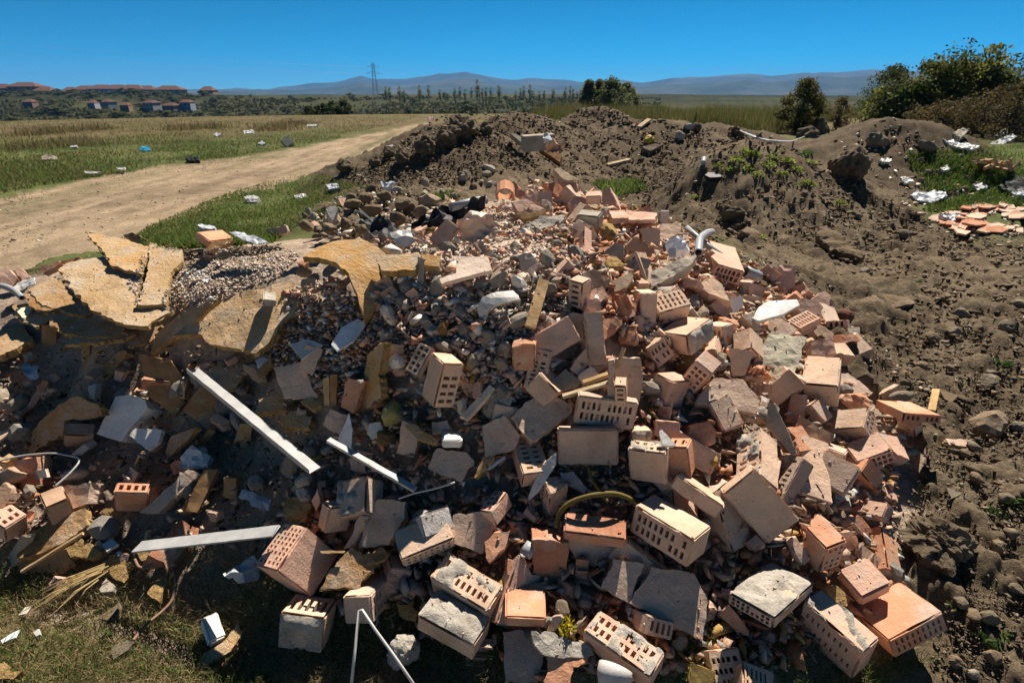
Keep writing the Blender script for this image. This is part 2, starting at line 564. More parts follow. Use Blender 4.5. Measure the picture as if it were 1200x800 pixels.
    zone = np.zeros((nr, ntn), int)
    zone[soil > .5] = 1
    zone[road & (soil <= .5)] = 2
    zone[bed] = 3
    zq = zone[:-1, :]
    Q = Q.reshape(-1, 4)
    zq = zq.reshape(-1)
    for z, nm in ((0, 'grass_ground'), (1, 'soil_ground'), (2, 'dirt_road'), (3, 'rubble_bed')):
        q = Q[zq == z]
        u, inv = np.unique(q.ravel(), return_inverse=True)
        o = big_mesh(nm, V[u], inv.reshape(-1, 4), M['GR'], Cf[u], smooth=(z != 3))
        kind(o, 'structure')
    # the spot straight below the camera
    c = V[I[0]]
    o = mesh_obj('grass_ground', list(c), [tuple(range(ntn))], M['GR'])
    kind(o, 'structure')
    a = o.data.color_attributes.new('col', 'FLOAT_COLOR', 'POINT')
    for dd in a.data:
        dd.color = (.1, .1, .04, 1)


build_land()

# ------------------------------------------------------------------ builders for things in the heap
def solve_box(px4, lift, main):
    """three box edges seen in the photograph -> a real box standing on the heap: frame, sizes, centre"""
    P = [np.array(p, float) for p in px4]
    rays = [ray(*p) for p in P]
    cpx = P[0] + .5 * ((P[1] - P[0]) + (P[2] - P[0]) + (P[3] - P[0]))
    n = ray(*cpx)
    n = n / np.linalg.norm(n)
    u = np.cross(n, (0, 0, 1.0))
    u /= np.linalg.norm(u)
    v = np.cross(u, n)
    q = [np.array((r @ u / (r @ n), r @ v / (r @ n))) for r in rays]
    e = [q[i] - q[0] for i in (1, 2, 3)]
    l = [np.linalg.norm(x) + 1e-6 for x in e]
    d = {(i, j): e[i] @ e[j] for i, j in ((0, 1), (0, 2), (1, 2))}
    best = None
    mean = sum(l) / 3
    for s in ((1, 1, 1), (1, 1, -1), (1, -1, 1), (-1, 1, 1)):
        for k in (.3, .9):
            w = np.array(s) * np.array(l) * k
            lam = 1e-2
            for it in range(25):
                res, J = [], []
                for (i, j), dd in d.items():
                    sc = l[i] * l[j]
                    res.append((w[i] * w[j] + dd) / sc)
                    row = [0, 0, 0]
                    row[i] = w[j] / sc
                    row[j] = w[i] / sc
                    J.append(row)
                for i in range(3):
                    row = [0, 0, 0]
                    row[i] = .12 / max(l[i], mean * .5)
                    res.append(w[i] * row[i])
                    J.append(row)
                J = np.array(J)
                res = np.array(res)
                w = w - np.linalg.solve(J.T @ J + lam * np.eye(3) / mean ** 2, J.T @ res)
            c = float(res @ res)
            if best is None or c < best[0]:
                best = (c, w)
    w = best[1]
    if w[main] < 0:
        w = -w
    E = [np.array((*e[i], w[i])) for i in range(3)]
    Ln = np.array([np.linalg.norm(x) for x in E])
    U, S, Vt = np.linalg.svd(np.stack([x / y for x, y in zip(E, Ln)], 1))
    O = U @ Vt
    B = np.stack([u, v, n], 1)
    Rw = B @ O                               # columns: world directions of the three edges
    p0 = q[0][0] * u + q[0][1] * v + n
    cdir = p0 + Rw @ (Ln / 2)
    cpix = cdir / (cdir @ np.array((0, CP, -SP)))
    D = hit(cpix, lift) * (np.linalg.norm(cpix) / np.linalg.norm(cdir))
    # nothing in a heap of bricks is larger than a long block
    k = min(1.0, .42 / (Ln.max() * D))
    D *= k
    L = Ln * D
    c = np.array((0, 0, EYE)) + cdir * D
    return Rw, L, c


def brick_geo(L, slots=None, wear=.004, brk=None, seed=0, hole=(.5, .68)):
    """a fired clay block as a surface lattice; slots = ('12', n_first, n_second) cuts pockets in that face"""
    ax_of = {'12': (0, 1, 2), '13': (0, 2, 1), '23': (1, 2, 0)}
    breaks = []
    holes = [set(), set(), set()]
    for a in range(3):
        b = min(.006, L[a] * .1)
        breaks.append([0, b] + list(np.linspace(b, L[a] - b, max(2, int(L[a] / .035)) + 1)[1:-1]) + [L[a] - b, L[a]])
    if slots:
        i, j, k = ax_of[slots[0]]
        for a, cnt, fr in ((i, slots[1], hole[0]), (j, slots[2], hole[1])):
            b = min(.005, L[a] * .06)
            m = L[a] * (.07 if cnt > 3 else .12)
            pit = (L[a] - 2 * m) / cnt
            br = [0, b]
            for c in range(cnt):
                s = m + pit * (c + .5 - fr / 2)
                br += [s, s + pit * fr]
            br += [L[a] - b, L[a]]
            breaks[a] = br
            holes[a] = {2 + 2 * c - 0 for c in range(cnt)}
            holes[a] = {h for h in holes[a]}
    N = [len(b) - 1 for b in breaks]
    V, idx, F = [], {}, []
    r2 = random.Random(seed)
    so = Vector((seed * 3.7, seed * 1.3, seed * 2.1))
    skip = set()
    if slots:
        for a in range(slots[1]):
            for b in range(slots[2]):
                if r2.random() < .06:
                    skip.add((2 + 2 * a, 2 + 2 * b))

    def vert(t):
        if t in idx:
            return idx[t]
        p = np.array([breaks[a][t[a]] for a in range(3)], float)
        ex = [a for a in range(3) if t[a] in (0, N[a])]
        nv = Vector((p[0] * 14, p[1] * 14, p[2] * 14)) + so
        n1 = mnoise.noise(nv)
        n2 = mnoise.noise(nv * 2.3)
        for a in range(3):
            sgn = 1 if t[a] == 0 else -1
            if a in ex:
                pull = 0
                if len(ex) >= 2:
                    pull = wear * (.45 + .35 * len(ex)) * (.7 + .6 * n2) + max(0, n1 - .02) * .075
                pull = min(pull, L[a] * .3)
                p[a] += sgn * (pull + .0015 * n2)
            elif len(ex) == 1:
                p[a] += .001 * n1
        if brk:
            a, side, amp = brk
            f = p[a] / L[a]
            f = f if side else 1 - f
            if f > .35:
                o = [b for b in range(3) if b != a]
                nb = mnoise.noise(Vector((p[o[0]] * 13, p[o[1]] * 13, 0)) + so) + .5 * mnoise.noise(Vector((p[o[0]] * 40, p[o[1]] * 40, 3)) + so)
                p[a] += (-1 if side else 1) * amp * max(0, (.55 + .9 * nb)) * (f - .35) / .65
        V.append(p)
        idx[t] = len(V) - 1
        return idx[t]
    for a in range(3):
        o = [b for b in range(3) if b != a]
        for side in (0, N[a]):
            for iu in range(N[o[0]]):
                for iv in range(N[o[1]]):
                    q = []
                    for du, dv in ((0, 0), (1, 0), (1, 1), (0, 1)):
                        t = [0, 0, 0]
                        t[a] = side
                        t[o[0]] = iu + du
                        t[o[1]] = iv + dv
                        q.append(vert(tuple(t)))
                    if slots and side == 0 and a == k:
                        ii, jj = (iu, iv) if o[0] == i else (iv, iu)
                        if ii in holes[i] and jj in holes[j] and (ii, jj) not in skip:
                            dpt = min(L[k] * .85, .085) * (1 if r2.random() < .8 else .35)
                            base = len(V)
                            cen = sum(V[x] for x in q) / 4
                            for x in q:
                                w = V[x].copy()
                                w = cen + (w - cen) * .93
                                w[k] += dpt
                                V.append(w)
                            for s in range(4):
                                F.append((q[s], q[(s + 1) % 4], base + (s + 1) % 4, base + s))
                            F.append((base, base + 1, base + 2, base + 3))
                            continue
                    F.append(tuple(q))
    return np.array(V), F


ORG = [0, 0]


def ab(p):
    return (ORG[0] + p[0] / 4, ORG[1] + p[1] / 4)


def split_label(t):
    ref = t.split('|')[0].strip()
    return ref, ' '.join(t.replace('|', ' ').split())


def crust_geo(L, face, cover, seed, Rw, off=0.0):
    """lumpy old mortar left on the face '12', '13' or '23'"""
    i, j, k = {'12': (0, 1, 2), '13': (0, 2, 1), '23': (1, 2, 0)}[face]
    nu, nv = max(8, int(L[i] / .009)), max(8, int(L[j] / .009))
    V, F = [], []
    so = Vector((seed * 1.7, seed, 5))
    keep = {}
    for a in range(nu + 1):
        for b in range(nv + 1):
            u, v = a / nu, b / nv
            e = min(u, v, 1 - u, 1 - v) * 2
            m = mnoise.noise(Vector((u * L[i] * 16, v * L[j] * 16, 0)) + so)
            f = mnoise.fractal(Vector((u * L[i] * 60, v * L[j] * 60, 9)) + so, 1.0, 2.0, 5)
            h = (m + cover * 1.1 - .42) * .03 + f * .0085
            h = min(h, .004 + e * .05, .017 + f * .0075)
            p = np.zeros(3)
            p[i], p[j], p[k] = L[i] * (.012 + .976 * u), L[j] * (.012 + .976 * v), -max(h, -.003) - .0015
            if h <= 0:
                p[k] = .004
            keep[a, b] = h > -.004
            V.append(p)
    for a in range(nu):
        for b in range(nv):
            c = [(a, b), (a + 1, b), (a + 1, b + 1), (a, b + 1)]
            if sum(keep[x] for x in c) >= 3:
                F.append(tuple(x[0] * (nv + 1) + x[1] for x in c))
    return np.array(V), F


def B(pts, col, slots, text, main=None, lift=.03, crust=None, brk=None, wear=.0055, mat='T', raw=False, hole=(.55, .7)):
    hole = (min(.8, hole[0] * 1.12), min(.8, hole[1] * 1.08))
    P = pts if raw else [ab(p) for p in pts]
    mi = {'12': 2, '13': 1, '23': 0}[main or (slots[0] if slots else '12')]
    Rw, L, c = solve_box(P, lift, mi)
    L = np.maximum(L, .03)
    seed = len(HEROES) + 1
    V, F = brick_geo(L, slots, wear, brk, seed, hole)
    W = (V - L / 2) @ Rw.T
    name = 'hollow_brick' if slots else 'brick'
    o = mesh_obj(name, W, F, M[mat], color=tint(mat, col), loc=c, recalc=True)
    ref, lab = split_label(text)
    tag(o, lab, 'brick', 'bricks and blocks in the rubble heap')
    for cr in ([crust] if isinstance(crust, tuple) else crust or []):
        V, F = crust_geo(L, cr[0], cr[1], seed, Rw)
        if F:
            m = mesh_obj('mortar_crust', (V - L / 2) @ Rw.T, F, M['G'], parent=o, recalc=False, smooth=True)
            # crust normals must look outward
            bm = bmesh.new()
            bm.from_mesh(m.data)
            k = {'12': 2, '13': 1, '23': 0}[cr[0]]
            want = -Vector(Rw[:, k])
            bm.normal_update()
            if bm.faces and sum(((f.normal.dot(want)) for f in bm.faces)) < 0:
                bmesh.ops.reverse_faces(bm, faces=bm.faces)
            bm.to_mesh(m.data)
            bm.free()
    cx, cy = sum(p[0] for p in P[1:]) / 3, sum(p[1] for p in P[1:]) / 3
    HEROES.append((cx, cy, ref, tuple(c), float(L.max()) / 2))
    return o


def slab_geo(poly, thick, rough, seed, bend=0.0, bdir=(1, 0), step=.03, relief=.003, edge=.004):
    """broken plate from a flat outline (metres): ragged rim, uneven faces, real thickness"""
    r2 = random.Random(seed)
    pts = []
    n = len(poly)
    for a in range(n):
        p, q = Vector(poly[a]), Vector(poly[(a + 1) % n])
        m = max(1, int((q - p).length / step))
        nrm = Vector(((q - p).y, -(q - p).x)).normalized() if (q - p).length > 1e-6 else Vector((0, 0))
        for s in range(m):
            t = s / m
            w = p.lerp(q, t)
            k = rough * (mnoise.noise(Vector((w.x * 22, w.y * 22, seed))) + .6 * mnoise.noise(Vector((w.x * 60, w.y * 60, seed + 9))))
            pts.append(w + nrm * k)
    nb = len(pts)
    xs = [p.x for p in pts]
    ys = [p.y for p in pts]
    g = max(step * 1.3, .02, max(max(xs) - min(xs), max(ys) - min(ys)) / 16)
    inner = []
    px, py = np.array(xs), np.array(ys)
    gx = np.arange(min(xs) + g / 2, max(xs), g)
    gy = np.arange(min(ys) + g / 2, max(ys), g)
    for x in gx:
        for y in gy:
            q = Vector((x + r2.uniform(-.25, .25) * g, y + r2.uniform(-.25, .25) * g))
            if in_poly(np.array([q.x]), np.array([q.y]), list(zip(xs, ys)))[0] and np.hypot(px - q.x, py - q.y).min() > g * .45:
                inner.append(q)
    res = delaunay_2d_cdt(pts + inner, [(a, (a + 1) % nb) for a in range(nb)], [], 1, 1e-5)
    v2, tri = res[0], res[2]
    tri = [f for f in tri if len(f) == 3]
    cnt = {}
    for f in tri:
        for a in range(3):
            ed = (f[a], f[(a + 1) % 3])
            cnt[ed] = cnt.get(ed, 0) + 1
    bed = [e for e in cnt if (e[1], e[0]) not in cnt]
    bd = Vector(bdir).normalized()
    ext = max(max(xs) - min(xs), max(ys) - min(ys)) + 1e-6
    cx, cy = sum(xs) / nb, sum(ys) / nb

    def zt(p):
        t = ((p.x - cx) * bd.x + (p.y - cy) * bd.y) / (ext / 2)
        return -bend * t * t + relief * mnoise.noise(Vector((p.x * 12, p.y * 12, seed * 1.1))) + .5 * relief * mnoise.noise(Vector((p.x * 37, p.y * 37, seed)))
    V, F = [], []
    k = len(v2)
    for p in v2:
        V.append((p.x, p.y, zt(p)))
    for p in v2:
        V.append((p.x, p.y, zt(p) - thick * (1 + .15 * mnoise.noise(Vector((p.x * 30, p.y * 30, 3 + seed))))))
    mid = {}
    for e in bed:
        for x in e:
            if x not in mid:
                p = v2[x]
                c = Vector((cx - p.x, cy - p.y))
                c = c.normalized() if c.length > 1e-6 else Vector((0, 0))
                nz = mnoise.noise(Vector((p.x * 50, p.y * 50, seed + 4)))
                ids = []
                for lv in (.3, .7):
                    o = c * edge * (nz + r2.uniform(-.6, .6))
                    V.append((p.x + o.x, p.y + o.y, zt(p) - thick * (lv + .1 * r2.uniform(-1, 1))))
                    ids.append(len(V) - 1)
                mid[x] = ids
    nt = len(tri)
    F += [tuple(f) for f in tri]
    F += [tuple(x + k for x in reversed(f)) for f in tri]
    for a, b in bed:
        F.append((b, a, mid[a][0], mid[b][0]))
        F.append((mid[b][0], mid[a][0], mid[a][1], mid[b][1]))
        F.append((mid[b][1], mid[a][1], a + k, b + k))
    return V, F, 2 * nt


NAMES = {'T': ('brick_fragment', 'brick fragment', 'brick fragments in the rubble heap'), 'F': ('insulation_board', 'insulation board', 'broken insulation boards on the heap'),
         'W': ('plaster_piece', 'plaster', 'plaster pieces in the rubble heap'), 'C': ('concrete_slab', 'concrete', 'concrete pieces in the rubble heap'),
         'G': ('mortar_lump', 'mortar', 'mortar lumps in the rubble heap'), 'L': ('wood_piece', 'wood', 'wood pieces in the rubble heap'), 'P': ('plastic_piece', 'plastic', 'plastic pieces in the heap'),
         'K': ('plastic_sheet', 'plastic sheet', 'sheets in the heap'), 'BG': ('plastic_bag', 'bag', 'bags and sheets'), 'R': ('stone', 'stone', 'stones'), 'S': ('soil_clod', 'clod', 'clods')}


PLANES = {}


def S(poly, mat, col, thick, text, n=(0, .5, .85), lift=.03, rough=.004, bend=0, bdir=(1, 0), relief=.003, edge=.004, raw=False, name=None, cat=None, onto=None):
    """a flat piece lying on the heap: outline carried onto its real plane, real thickness"""
    if mat == 'T':                   # fired clay breaks rough
        rough, relief, edge = max(rough, .007), max(relief, .005), max(edge, .007)
    P = poly if raw else [ab(p) for p in poly]
    cx, cy = sum(p[0] for p in P) / len(P), sum(p[1] for p in P) / len(P)
    C = ground(cx, cy, lift)
    nv = Vector((n[0], -n[1], n[2])).normalized()
    if onto is not None:             # lies flat on an earlier board
        C0, nv = PLANES[onto.name]
        d = Vector(ray(cx, cy))
        C = Vector((0, 0, EYE)) + d * ((C0 + nv * lift - Vector((0, 0, EYE))).dot(nv) / d.dot(nv))
    a = Vector((1, 0, 0))
    a = (a - nv * a.dot(nv)).normalized()
    b = nv.cross(a)
    E = Vector((0, 0, EYE))
    p2 = []
    for p in P:
        d = Vector(ray(*p))
        t = (C - E).dot(nv) / d.dot(nv)
        w = E + d * t - C
        p2.append((w.dot(a), w.dot(b)))
    ar = sum(p2[i][0] * p2[(i + 1) % len(p2)][1] - p2[(i + 1) % len(p2)][0] * p2[i][1] for i in range(len(p2)))
    if ar < 0:
        p2.reverse()
    ext = max(max(abs(x), abs(y)) for x, y in p2)
    seed = len(HEROES) + 100
    V, F, ncap = slab_geo(p2, thick, rough, seed, bend, bdir, step=max(.012, ext / 22), relief=relief, edge=edge)
    Mx = Matrix((a, b, nv)).transposed()
    nm = NAMES.get(mat, ('rubble_piece', 'rubble', 'rubble pieces'))
    o = mesh_obj(name or nm[0], [Mx @ Vector(v) for v in V], F, M[mat], color=tint(mat, col), loc=C, smooth=False)
    if mat == 'F':
        o.data.materials.append(M['FE'])
        for pl in list(o.data.polygons)[ncap:]:
            pl.material_index = 1
    ref, lab = split_label(text)
    tag(o, lab, cat or nm[1], nm[2])
    PLANES[o.name] = (C, nv)
    HEROES.append((cx, cy, ref, tuple(C), ext * .8))
    return o


def rock_geo(seed, sub=3, planes=11, squash=(1, 1, 1), nz=.06):
    r2 = random.Random(seed)
    bm = bmesh.new()
    bmesh.ops.create_icosphere(bm, subdivisions=sub, radius=1)
    pl = []
    for _ in range(planes):
        v = Vector((r2.gauss(0, 1), r2.gauss(0, 1), r2.gauss(0, 1))).normalized()
        pl.append((v, r2.uniform(.55, .95)))
    for v in bm.verts:
        d = v.co.normalized()
        r = 1.0
        for pn, h in pl:
            k = d.dot(pn)
            if k > .05:
                r = min(r, h / k)
        r *= 1 + nz * mnoise.fractal(d * 2.6 + Vector((seed, 0, 0)), 1, 2, 4)
        v.co = Vector((d.x * squash[0], d.y * squash[1], d.z * squash[2])) * r
    V = [tuple(v.co) for v in bm.verts]
    F = [tuple(x.index for x in f.verts) for f in bm.faces]
    bm.free()
    return V, F


def R(cx, cy, rx, mat, col, text, squash=(1, 1, .8), lift=.02, nz=.1, planes=11, name=None, cat=None, raw=True, sub=3, smooth=False, group=None, rot=None):
    if not raw:
        cx, cy = ab((cx, cy))
        rx = rx / 4
    C = ground(cx, cy, lift)
    depth = (C - Vector((0, 0, EYE))).dot(Vector((0, CP, -SP)))
    s = rx / FPX * depth
    seed = len(HEROES) + 300
    V, F = rock_geo(seed, sub, planes, squash, nz)
    e = Euler(rot or (rnd.uniform(-.4, .4), rnd.uniform(-.4, .4), rnd.uniform(0, 6))).to_matrix()
    nm = NAMES.get(mat, ('stone', 'stone', 'stones'))
    o = mesh_obj(name or nm[0], [e @ Vector(v) * s for v in V], F, M[mat], color=tint(mat, col), loc=C, smooth=smooth)
    ref, lab = split_label(text)
    tag(o, lab, cat or nm[1], group or nm[2])
    HEROES.append((cx, cy, ref, tuple(C), s))
    return o


def tube_geo(pts, r, n=8, closed_end=True, r_in=None):
    V, F = [], []
    pts = [Vector(p) for p in pts]
    up0 = None
    m = len(pts)
    for i, p in enumerate(pts):
        t = (pts[min(i + 1, m - 1)] - pts[max(i - 1, 0)]).normalized()
        if up0 is None:
            up0 = Vector((0, 0, 1)) if abs(t.z) < .9 else Vector((1, 0, 0))
        s = t.cross(up0).normalized()
        up0 = s.cross(t).normalized()
        rr = r[i] if isinstance(r, (list, tuple)) else r
        for k in range(n):
            a = 2 * math.pi * k / n
            V.append(p + (s * math.cos(a) + up0 * math.sin(a)) * rr)
    for i in range(m - 1):
        for k in range(n):
            F.append((i * n + k, i * n + (k + 1) % n, (i + 1) * n + (k + 1) % n, (i + 1) * n + k))
    if r_in:                        # open pipe: an inner wall and two rims
        base = len(V)
        rr = r if not isinstance(r, (list, tuple)) else r[0]
        for i in range(m):
            for k in range(n):
                V.append(pts[i] + (V[i * n + k] - pts[i]) * (r_in / rr))
        for i in range(m - 1):
            for k in range(n):
                F.append((base + i * n + k, base + (i + 1) * n + k, base + (i + 1) * n + (k + 1) % n, base + i * n + (k + 1) % n))
        for i in (0, m - 1):
            for k in range(n):
                F.append((i * n + k, i * n + (k + 1) % n, base + i * n + (k + 1) % n, base + i * n + k))
    elif closed_end:
        F.append(tuple(range(n))[::-1])
        F.append(tuple((m - 1) * n + k for k in range(n)))
    return V, F


def smooth_path(pts, k=6):
    pts = [Vector(p) for p in pts]
    out = []
    for i in range(len(pts) - 1):
        p0, p1, p2, p3 = pts[max(i - 1, 0)], pts[i], pts[i + 1], pts[min(i + 2, len(pts) - 1)]
        for s in range(k):
            t = s / k
            out.append(.5 * ((2 * p1) + (p2 - p0) * t + (2 * p0 - 5 * p1 + 4 * p2 - p3) * t * t + (3 * p1 - p0 - 3 * p2 + p3) * t ** 3))
    out.append(pts[-1])
    return out


def TB(px, r, mat, text, name, cat, lifts=.03, col=None, smooth=True, r_in=None, group=None, n=8):
    """cable, hose or pipe laid over the heap; px = points of the photograph, r in metres"""
    ls = lifts if isinstance(lifts, (list, tuple)) else [lifts] * len(px)
    pts = [ground(a, b, l) for (a, b), l in zip(px, ls)]
    if smooth and len(pts) > 2:
        pts = smooth_path(pts)
    elif len(pts) == 2:
        pts = [pts[0].lerp(pts[1], i / 6) for i in range(7)]
    c = sum(pts, Vector()) / len(pts)
    V, F = tube_geo([p - c for p in pts], r, n, r_in=r_in)
    o = mesh_obj(name, V, F, M[mat], loc=c, smooth=True, color=tint(mat, col), recalc=True)
    ref, lab = split_label(text)
    tag(o, lab, cat, group)
    HEROES.append((sum(p[0] for p in px) / len(px), sum(p[1] for p in px) / len(px), ref, tuple(c), .1))
    return o


def BAR(a, b, w, h, mat, text, name, cat, la=.05, lb=.05, col=None, prof=None, group=None, roll=0, wear=.0015):
    """a straight lath, rail or strip between two points; prof 'L' or 'U' for folded metal"""
    A, Bp = ground(*a, la), ground(*b, lb)
    ax = (Bp - A)
    ln = ax.length
    ax.normalize()
    view = (Vector((0, 0, EYE)) - (A + Bp) / 2).normalized()
    ref_n = (view * .6 + Vector((0, .3, .8))).normalized()
    nz = (ref_n - ax * ref_n.dot(ax)).normalized()
    sx = nz.cross(ax)
    if roll:
        q = Matrix.Rotation(roll, 3, ax)
        nz, sx = q @ nz, q @ sx
    if prof == 'U':
        t = .0018
        out = [(-w / 2, -h), (-w / 2, 0), (w / 2, 0), (w / 2, -h), (w / 2 - t, -h), (w / 2 - t, -t), (-w / 2 + t, -t), (-w / 2 + t, -h)]
    elif prof == 'L':
        t = .002
        out = [(-w / 2, -t), (-w / 2, h), (-w / 2 + t, h), (-w / 2 + t, 0), (w / 2, 0), (w / 2, -t)]
    else:
        c = min(w, h) * .12
        out = [(-w / 2 + c, 0), (w / 2 - c, 0), (w / 2, -c), (w / 2, -h + c), (w / 2 - c, -h), (-w / 2 + c, -h), (-w / 2, -h + c), (-w / 2, -c)]
    m = len(out)
    seg = max(3, int(ln / .03))
    V, F = [], []
    sd = len(HEROES)
    for i in range(seg + 1):
        t = i / seg
        p = A.lerp(Bp, t)
        for k, (x, y) in enumerate(out):
            j = wear * mnoise.noise(Vector((t * ln * 20, k * 3.1, sd)))
            end = 0
            if i in (0, seg) and not prof:
                end = w * .18 * mnoise.noise(Vector((k * 2.3, i, sd))) * (1 if i else -1)
            V.append(p + sx * (x + j) + nz * (y + j) + ax * end)
    for i in range(seg):
        for k in range(m):
            F.append((i * m + k, i * m + (k + 1) % m, (i + 1) * m + (k + 1) % m, (i + 1) * m + k))
    F.append(tuple(range(m)))
    F.append(tuple(seg * m + k for k in range(m))[::-1])
    c = (A + Bp) / 2
    o = mesh_obj(name, [v - c for v in V], F, M[mat], loc=c, recalc=True, color=tint(mat, col))
    ref, lab = split_label(text)
    tag(o, lab, cat, group)
    HEROES.append(((a[0] + b[0]) / 2, (a[1] + b[1]) / 2, ref, tuple(c), .1))
    return o


def crumple(px, text, mat, col, name, cat, lift=.06, amp=.04, step=.025, n=(0, .4, .9), group=None, thick=.002):
    """a crumpled thin sheet lying in the heap (two skins, real thickness)"""
    return S(px, mat, col, thick, text, n=n, lift=lift, rough=.012, relief=amp, edge=.001, raw=True, name=name, cat=cat)

# ------------------------------------------------------------------ the pieces one can tell apart, region by region
UPV = (0, .25, 1)
# -- insulation boards on the far shoulder of the heap
ORG[:] = (0, 240)
S([(130, 400), (255, 335), (440, 500), (390, 520), (200, 470)], 'F', 'g', .02, 'grey dusted insulation board | tucked under the edge of the big tan one', n=UPV, lift=.02, rough=.012)
big = S([(270, 300), (330, 265), (480, 238), (520, 285), (660, 320), (630, 470), (740, 480), (810, 490), (690, 565), (640, 570), (540, 545), (430, 490), (345, 400)], 'F', 'w', .022,
  'big tan insulation board | lying on top with a dark front edge', n=(0, .2, 1), lift=.04, rough=.016, relief=.008, edge=.01)
S([(405, 130), (560, 155), (700, 195), (690, 230), (655, 322), (525, 285), (500, 240)], 'F', 'y', .02, 'pointed ochre insulation board | sticking up from the crest of the heap', onto=big, lift=.03, rough=.012, relief=.006)
S([(702, 178), (850, 205), (862, 260), (800, 320), (780, 465), (640, 470), (690, 330)], 'F', 'w', .022, 'narrow tan insulation strip | on the big board beside the grey gravel', onto=big, lift=.022, rough=.008, relief=.005)
S([(185, 485), (400, 508), (485, 545), (330, 612), (280, 560)], 'F', 'g', .02, 'ragged tan board corner | hanging out below the big insulation board', n=(0, .3, 1), lift=.03, rough=.015, edge=.012)
S([(300, 655), (400, 585), (560, 570), (640, 600), (545, 635)], 'F', 'w', .02, 'torn tan board edge | lowest of the layered insulation sheets', n=(0, .3, 1), lift=.02, rough=.015, edge=.012)
S([(700, 695), (735, 600), (860, 500), (1030, 425), (1010, 455), (885, 570), (770, 655)], 'F', 'g', .02, 'insulation board tilted on edge | running down from the gravelly slab', n=(-.55, .6, .6), lift=.06, rough=.01, edge=.012)
S([(820, 610), (930, 500), (1080, 420), (1240, 385), (1420, 345), (1560, 355), (1530, 450), (1430, 490), (1330, 545), (1290, 620), (1200, 690), (985, 655), (935, 600)], 'F', 'w', .03,
  'broad dusty tan slab | with grit on it under the curved ochre board', n=(-.16, .5, .85), lift=.095, rough=.012, relief=.01, edge=.012)
S([(920, 575), (1085, 525), (1090, 560), (990, 655), (935, 610)], 'F', 'y', .02, 'small ochre board flap | broken off the broad dusty slab', n=(.1, .6, .8), lift=.07, rough=.01)
S([(-40, 600), (110, 560), (150, 630), (20, 700), (-40, 705)], 'F', 'g', .04, 'grey brown board | at the end of the heap below the bent pipe', n=UPV, lift=.02, rough=.01)
S([(935, 745), (1140, 728), (1152, 780), (1100, 860), (960, 880), (880, 810)], 'F', 'w', .02, 'tan board fragment | behind the upper end of the long metal rail', n=(0, .5, .85), lift=.02, rough=.012)
S([(110, 420), (240, 370), (330, 470), (250, 505), (150, 480)], 'F', 'd', .016, 'crumpled brown board sheet | at the end of the layered stack', n=(-.05, .3, 1), lift=.035, rough=.016, edge=.012)
S([(230, 545), (420, 525), (560, 560), (600, 600), (470, 625), (300, 600)], 'F', 'd', .016, 'dull torn sheet | in the middle of the layered stack', n=(0, .35, .95), lift=.015, rough=.018, edge=.014)
S([(560, 590), (690, 580), (760, 560), (700, 650), (600, 660)], 'F', 'd', .018, 'sagging brown sheet | under the tilted board', n=(-.1, .5, .85), lift=.02, rough=.018, edge=.014)
S([(60, 470), (190, 450), (260, 520), (180, 570), (90, 540)], 'F', 'g', .018, 'dusty sheet end | above the grey brown board', n=(-.05, .35, .95), lift=.02, rough=.016, edge=.012)
S([(1180, 690), (1290, 640), (1340, 660), (1280, 740), (1200, 740)], 'F', 'y', .018, 'torn ochre sheet corner | under the broad dusty slab', n=(.1, .5, .85), lift=.0, rough=.016, edge=.014)
S([(192, 560), (262, 570), (268, 720), (200, 720)], 'L', 'b', .03, 'brown upright board | standing in shade under the insulation sheets', n=(0, 1, .25), lift=-.03)
S([(388, 660), (420, 655), (420, 800), (385, 795)], 'L', 'b', .02, 'thin brown upright slat | standing under the layered sheets', n=(.1, 1, .2), lift=-.04)
S([(470, 760), (575, 675), (600, 690), (500, 830), (440, 830)], 'L', 'b', .03, 'splintered brown plank | leaning in the dark hollow', n=(-.3, .8, .5), lift=-.02, rough=.01)
S([(640, 760), (760, 660), (830, 680), (800, 800), (640, 810)], 'F', 'd', .04, 'dark leaning board | in the hollow beneath the tilted board', n=(-.3, .8, .5), lift=-.02, rough=.01)
S([(0, 310), (40, 300), (88, 350), (50, 385), (0, 380)], 'T', 'p', .05, 'pink brick chunk | at the far end of the heap by the road', n=(.2, .7, .7))
S([(60, 300), (90, 292), (140, 335), (110, 350)], 'T', 'p', .03, 'narrow pink brick piece | beside the white sheet at the road end', n=(.1, .6, .8))
S([(188, 288), (275, 262), (292, 275), (200, 318)], 'T', 'r', .04, 'dark red brick bar | on the rim beside the dirt road', n=(0, .7, .7))
S([(285, 265), (370, 244), (382, 254), (310, 276)], 'T', 'r', .03, 'thin red brick bar | behind the dark red one near the boards', n=(0, .7, .7))
S([(575, 140), (620, 130), (680, 160), (678, 190), (610, 180)], 'F', 'b', .03, 'rusty brown board corner | poking up behind the ochre boards', n=(0, .8, .6), lift=.05)
S([(60, 380), (100, 346), (165, 345), (165, 372), (70, 398)], 'P', 'w', .006, 'white plastic sheet | folded beside the pink chunks at the road end', n=(0, .4, .9), relief=.02, name='plastic_sheet', cat='plastic sheet')
S([(70, 490), (140, 472), (150, 490), (110, 530)], 'W', 'y', .015, 'cream plaster flake | on the dusty boards by the bent pipe', n=UPV)
TB([(-8, 334), (6, 336), (17, 341), (26, 349)], .016, 'V', 'bent grey pipe | ending at the far edge of the heap', 'plastic_pipe', 'pipe', lifts=.06, r_in=.012)
B([(1100, 158), (985, 172), (1040, 115), (1085, 185)], 'o', None, 'orange brick on the far rim | beside the white tarp', lift=.05)
S([(960, 212), (1010, 168), (1090, 165), (1060, 190), (1000, 215)], 'L', 'b', .02, 'dark curved board | under the orange brick on the rim', n=(0, .6, .8), lift=.05)
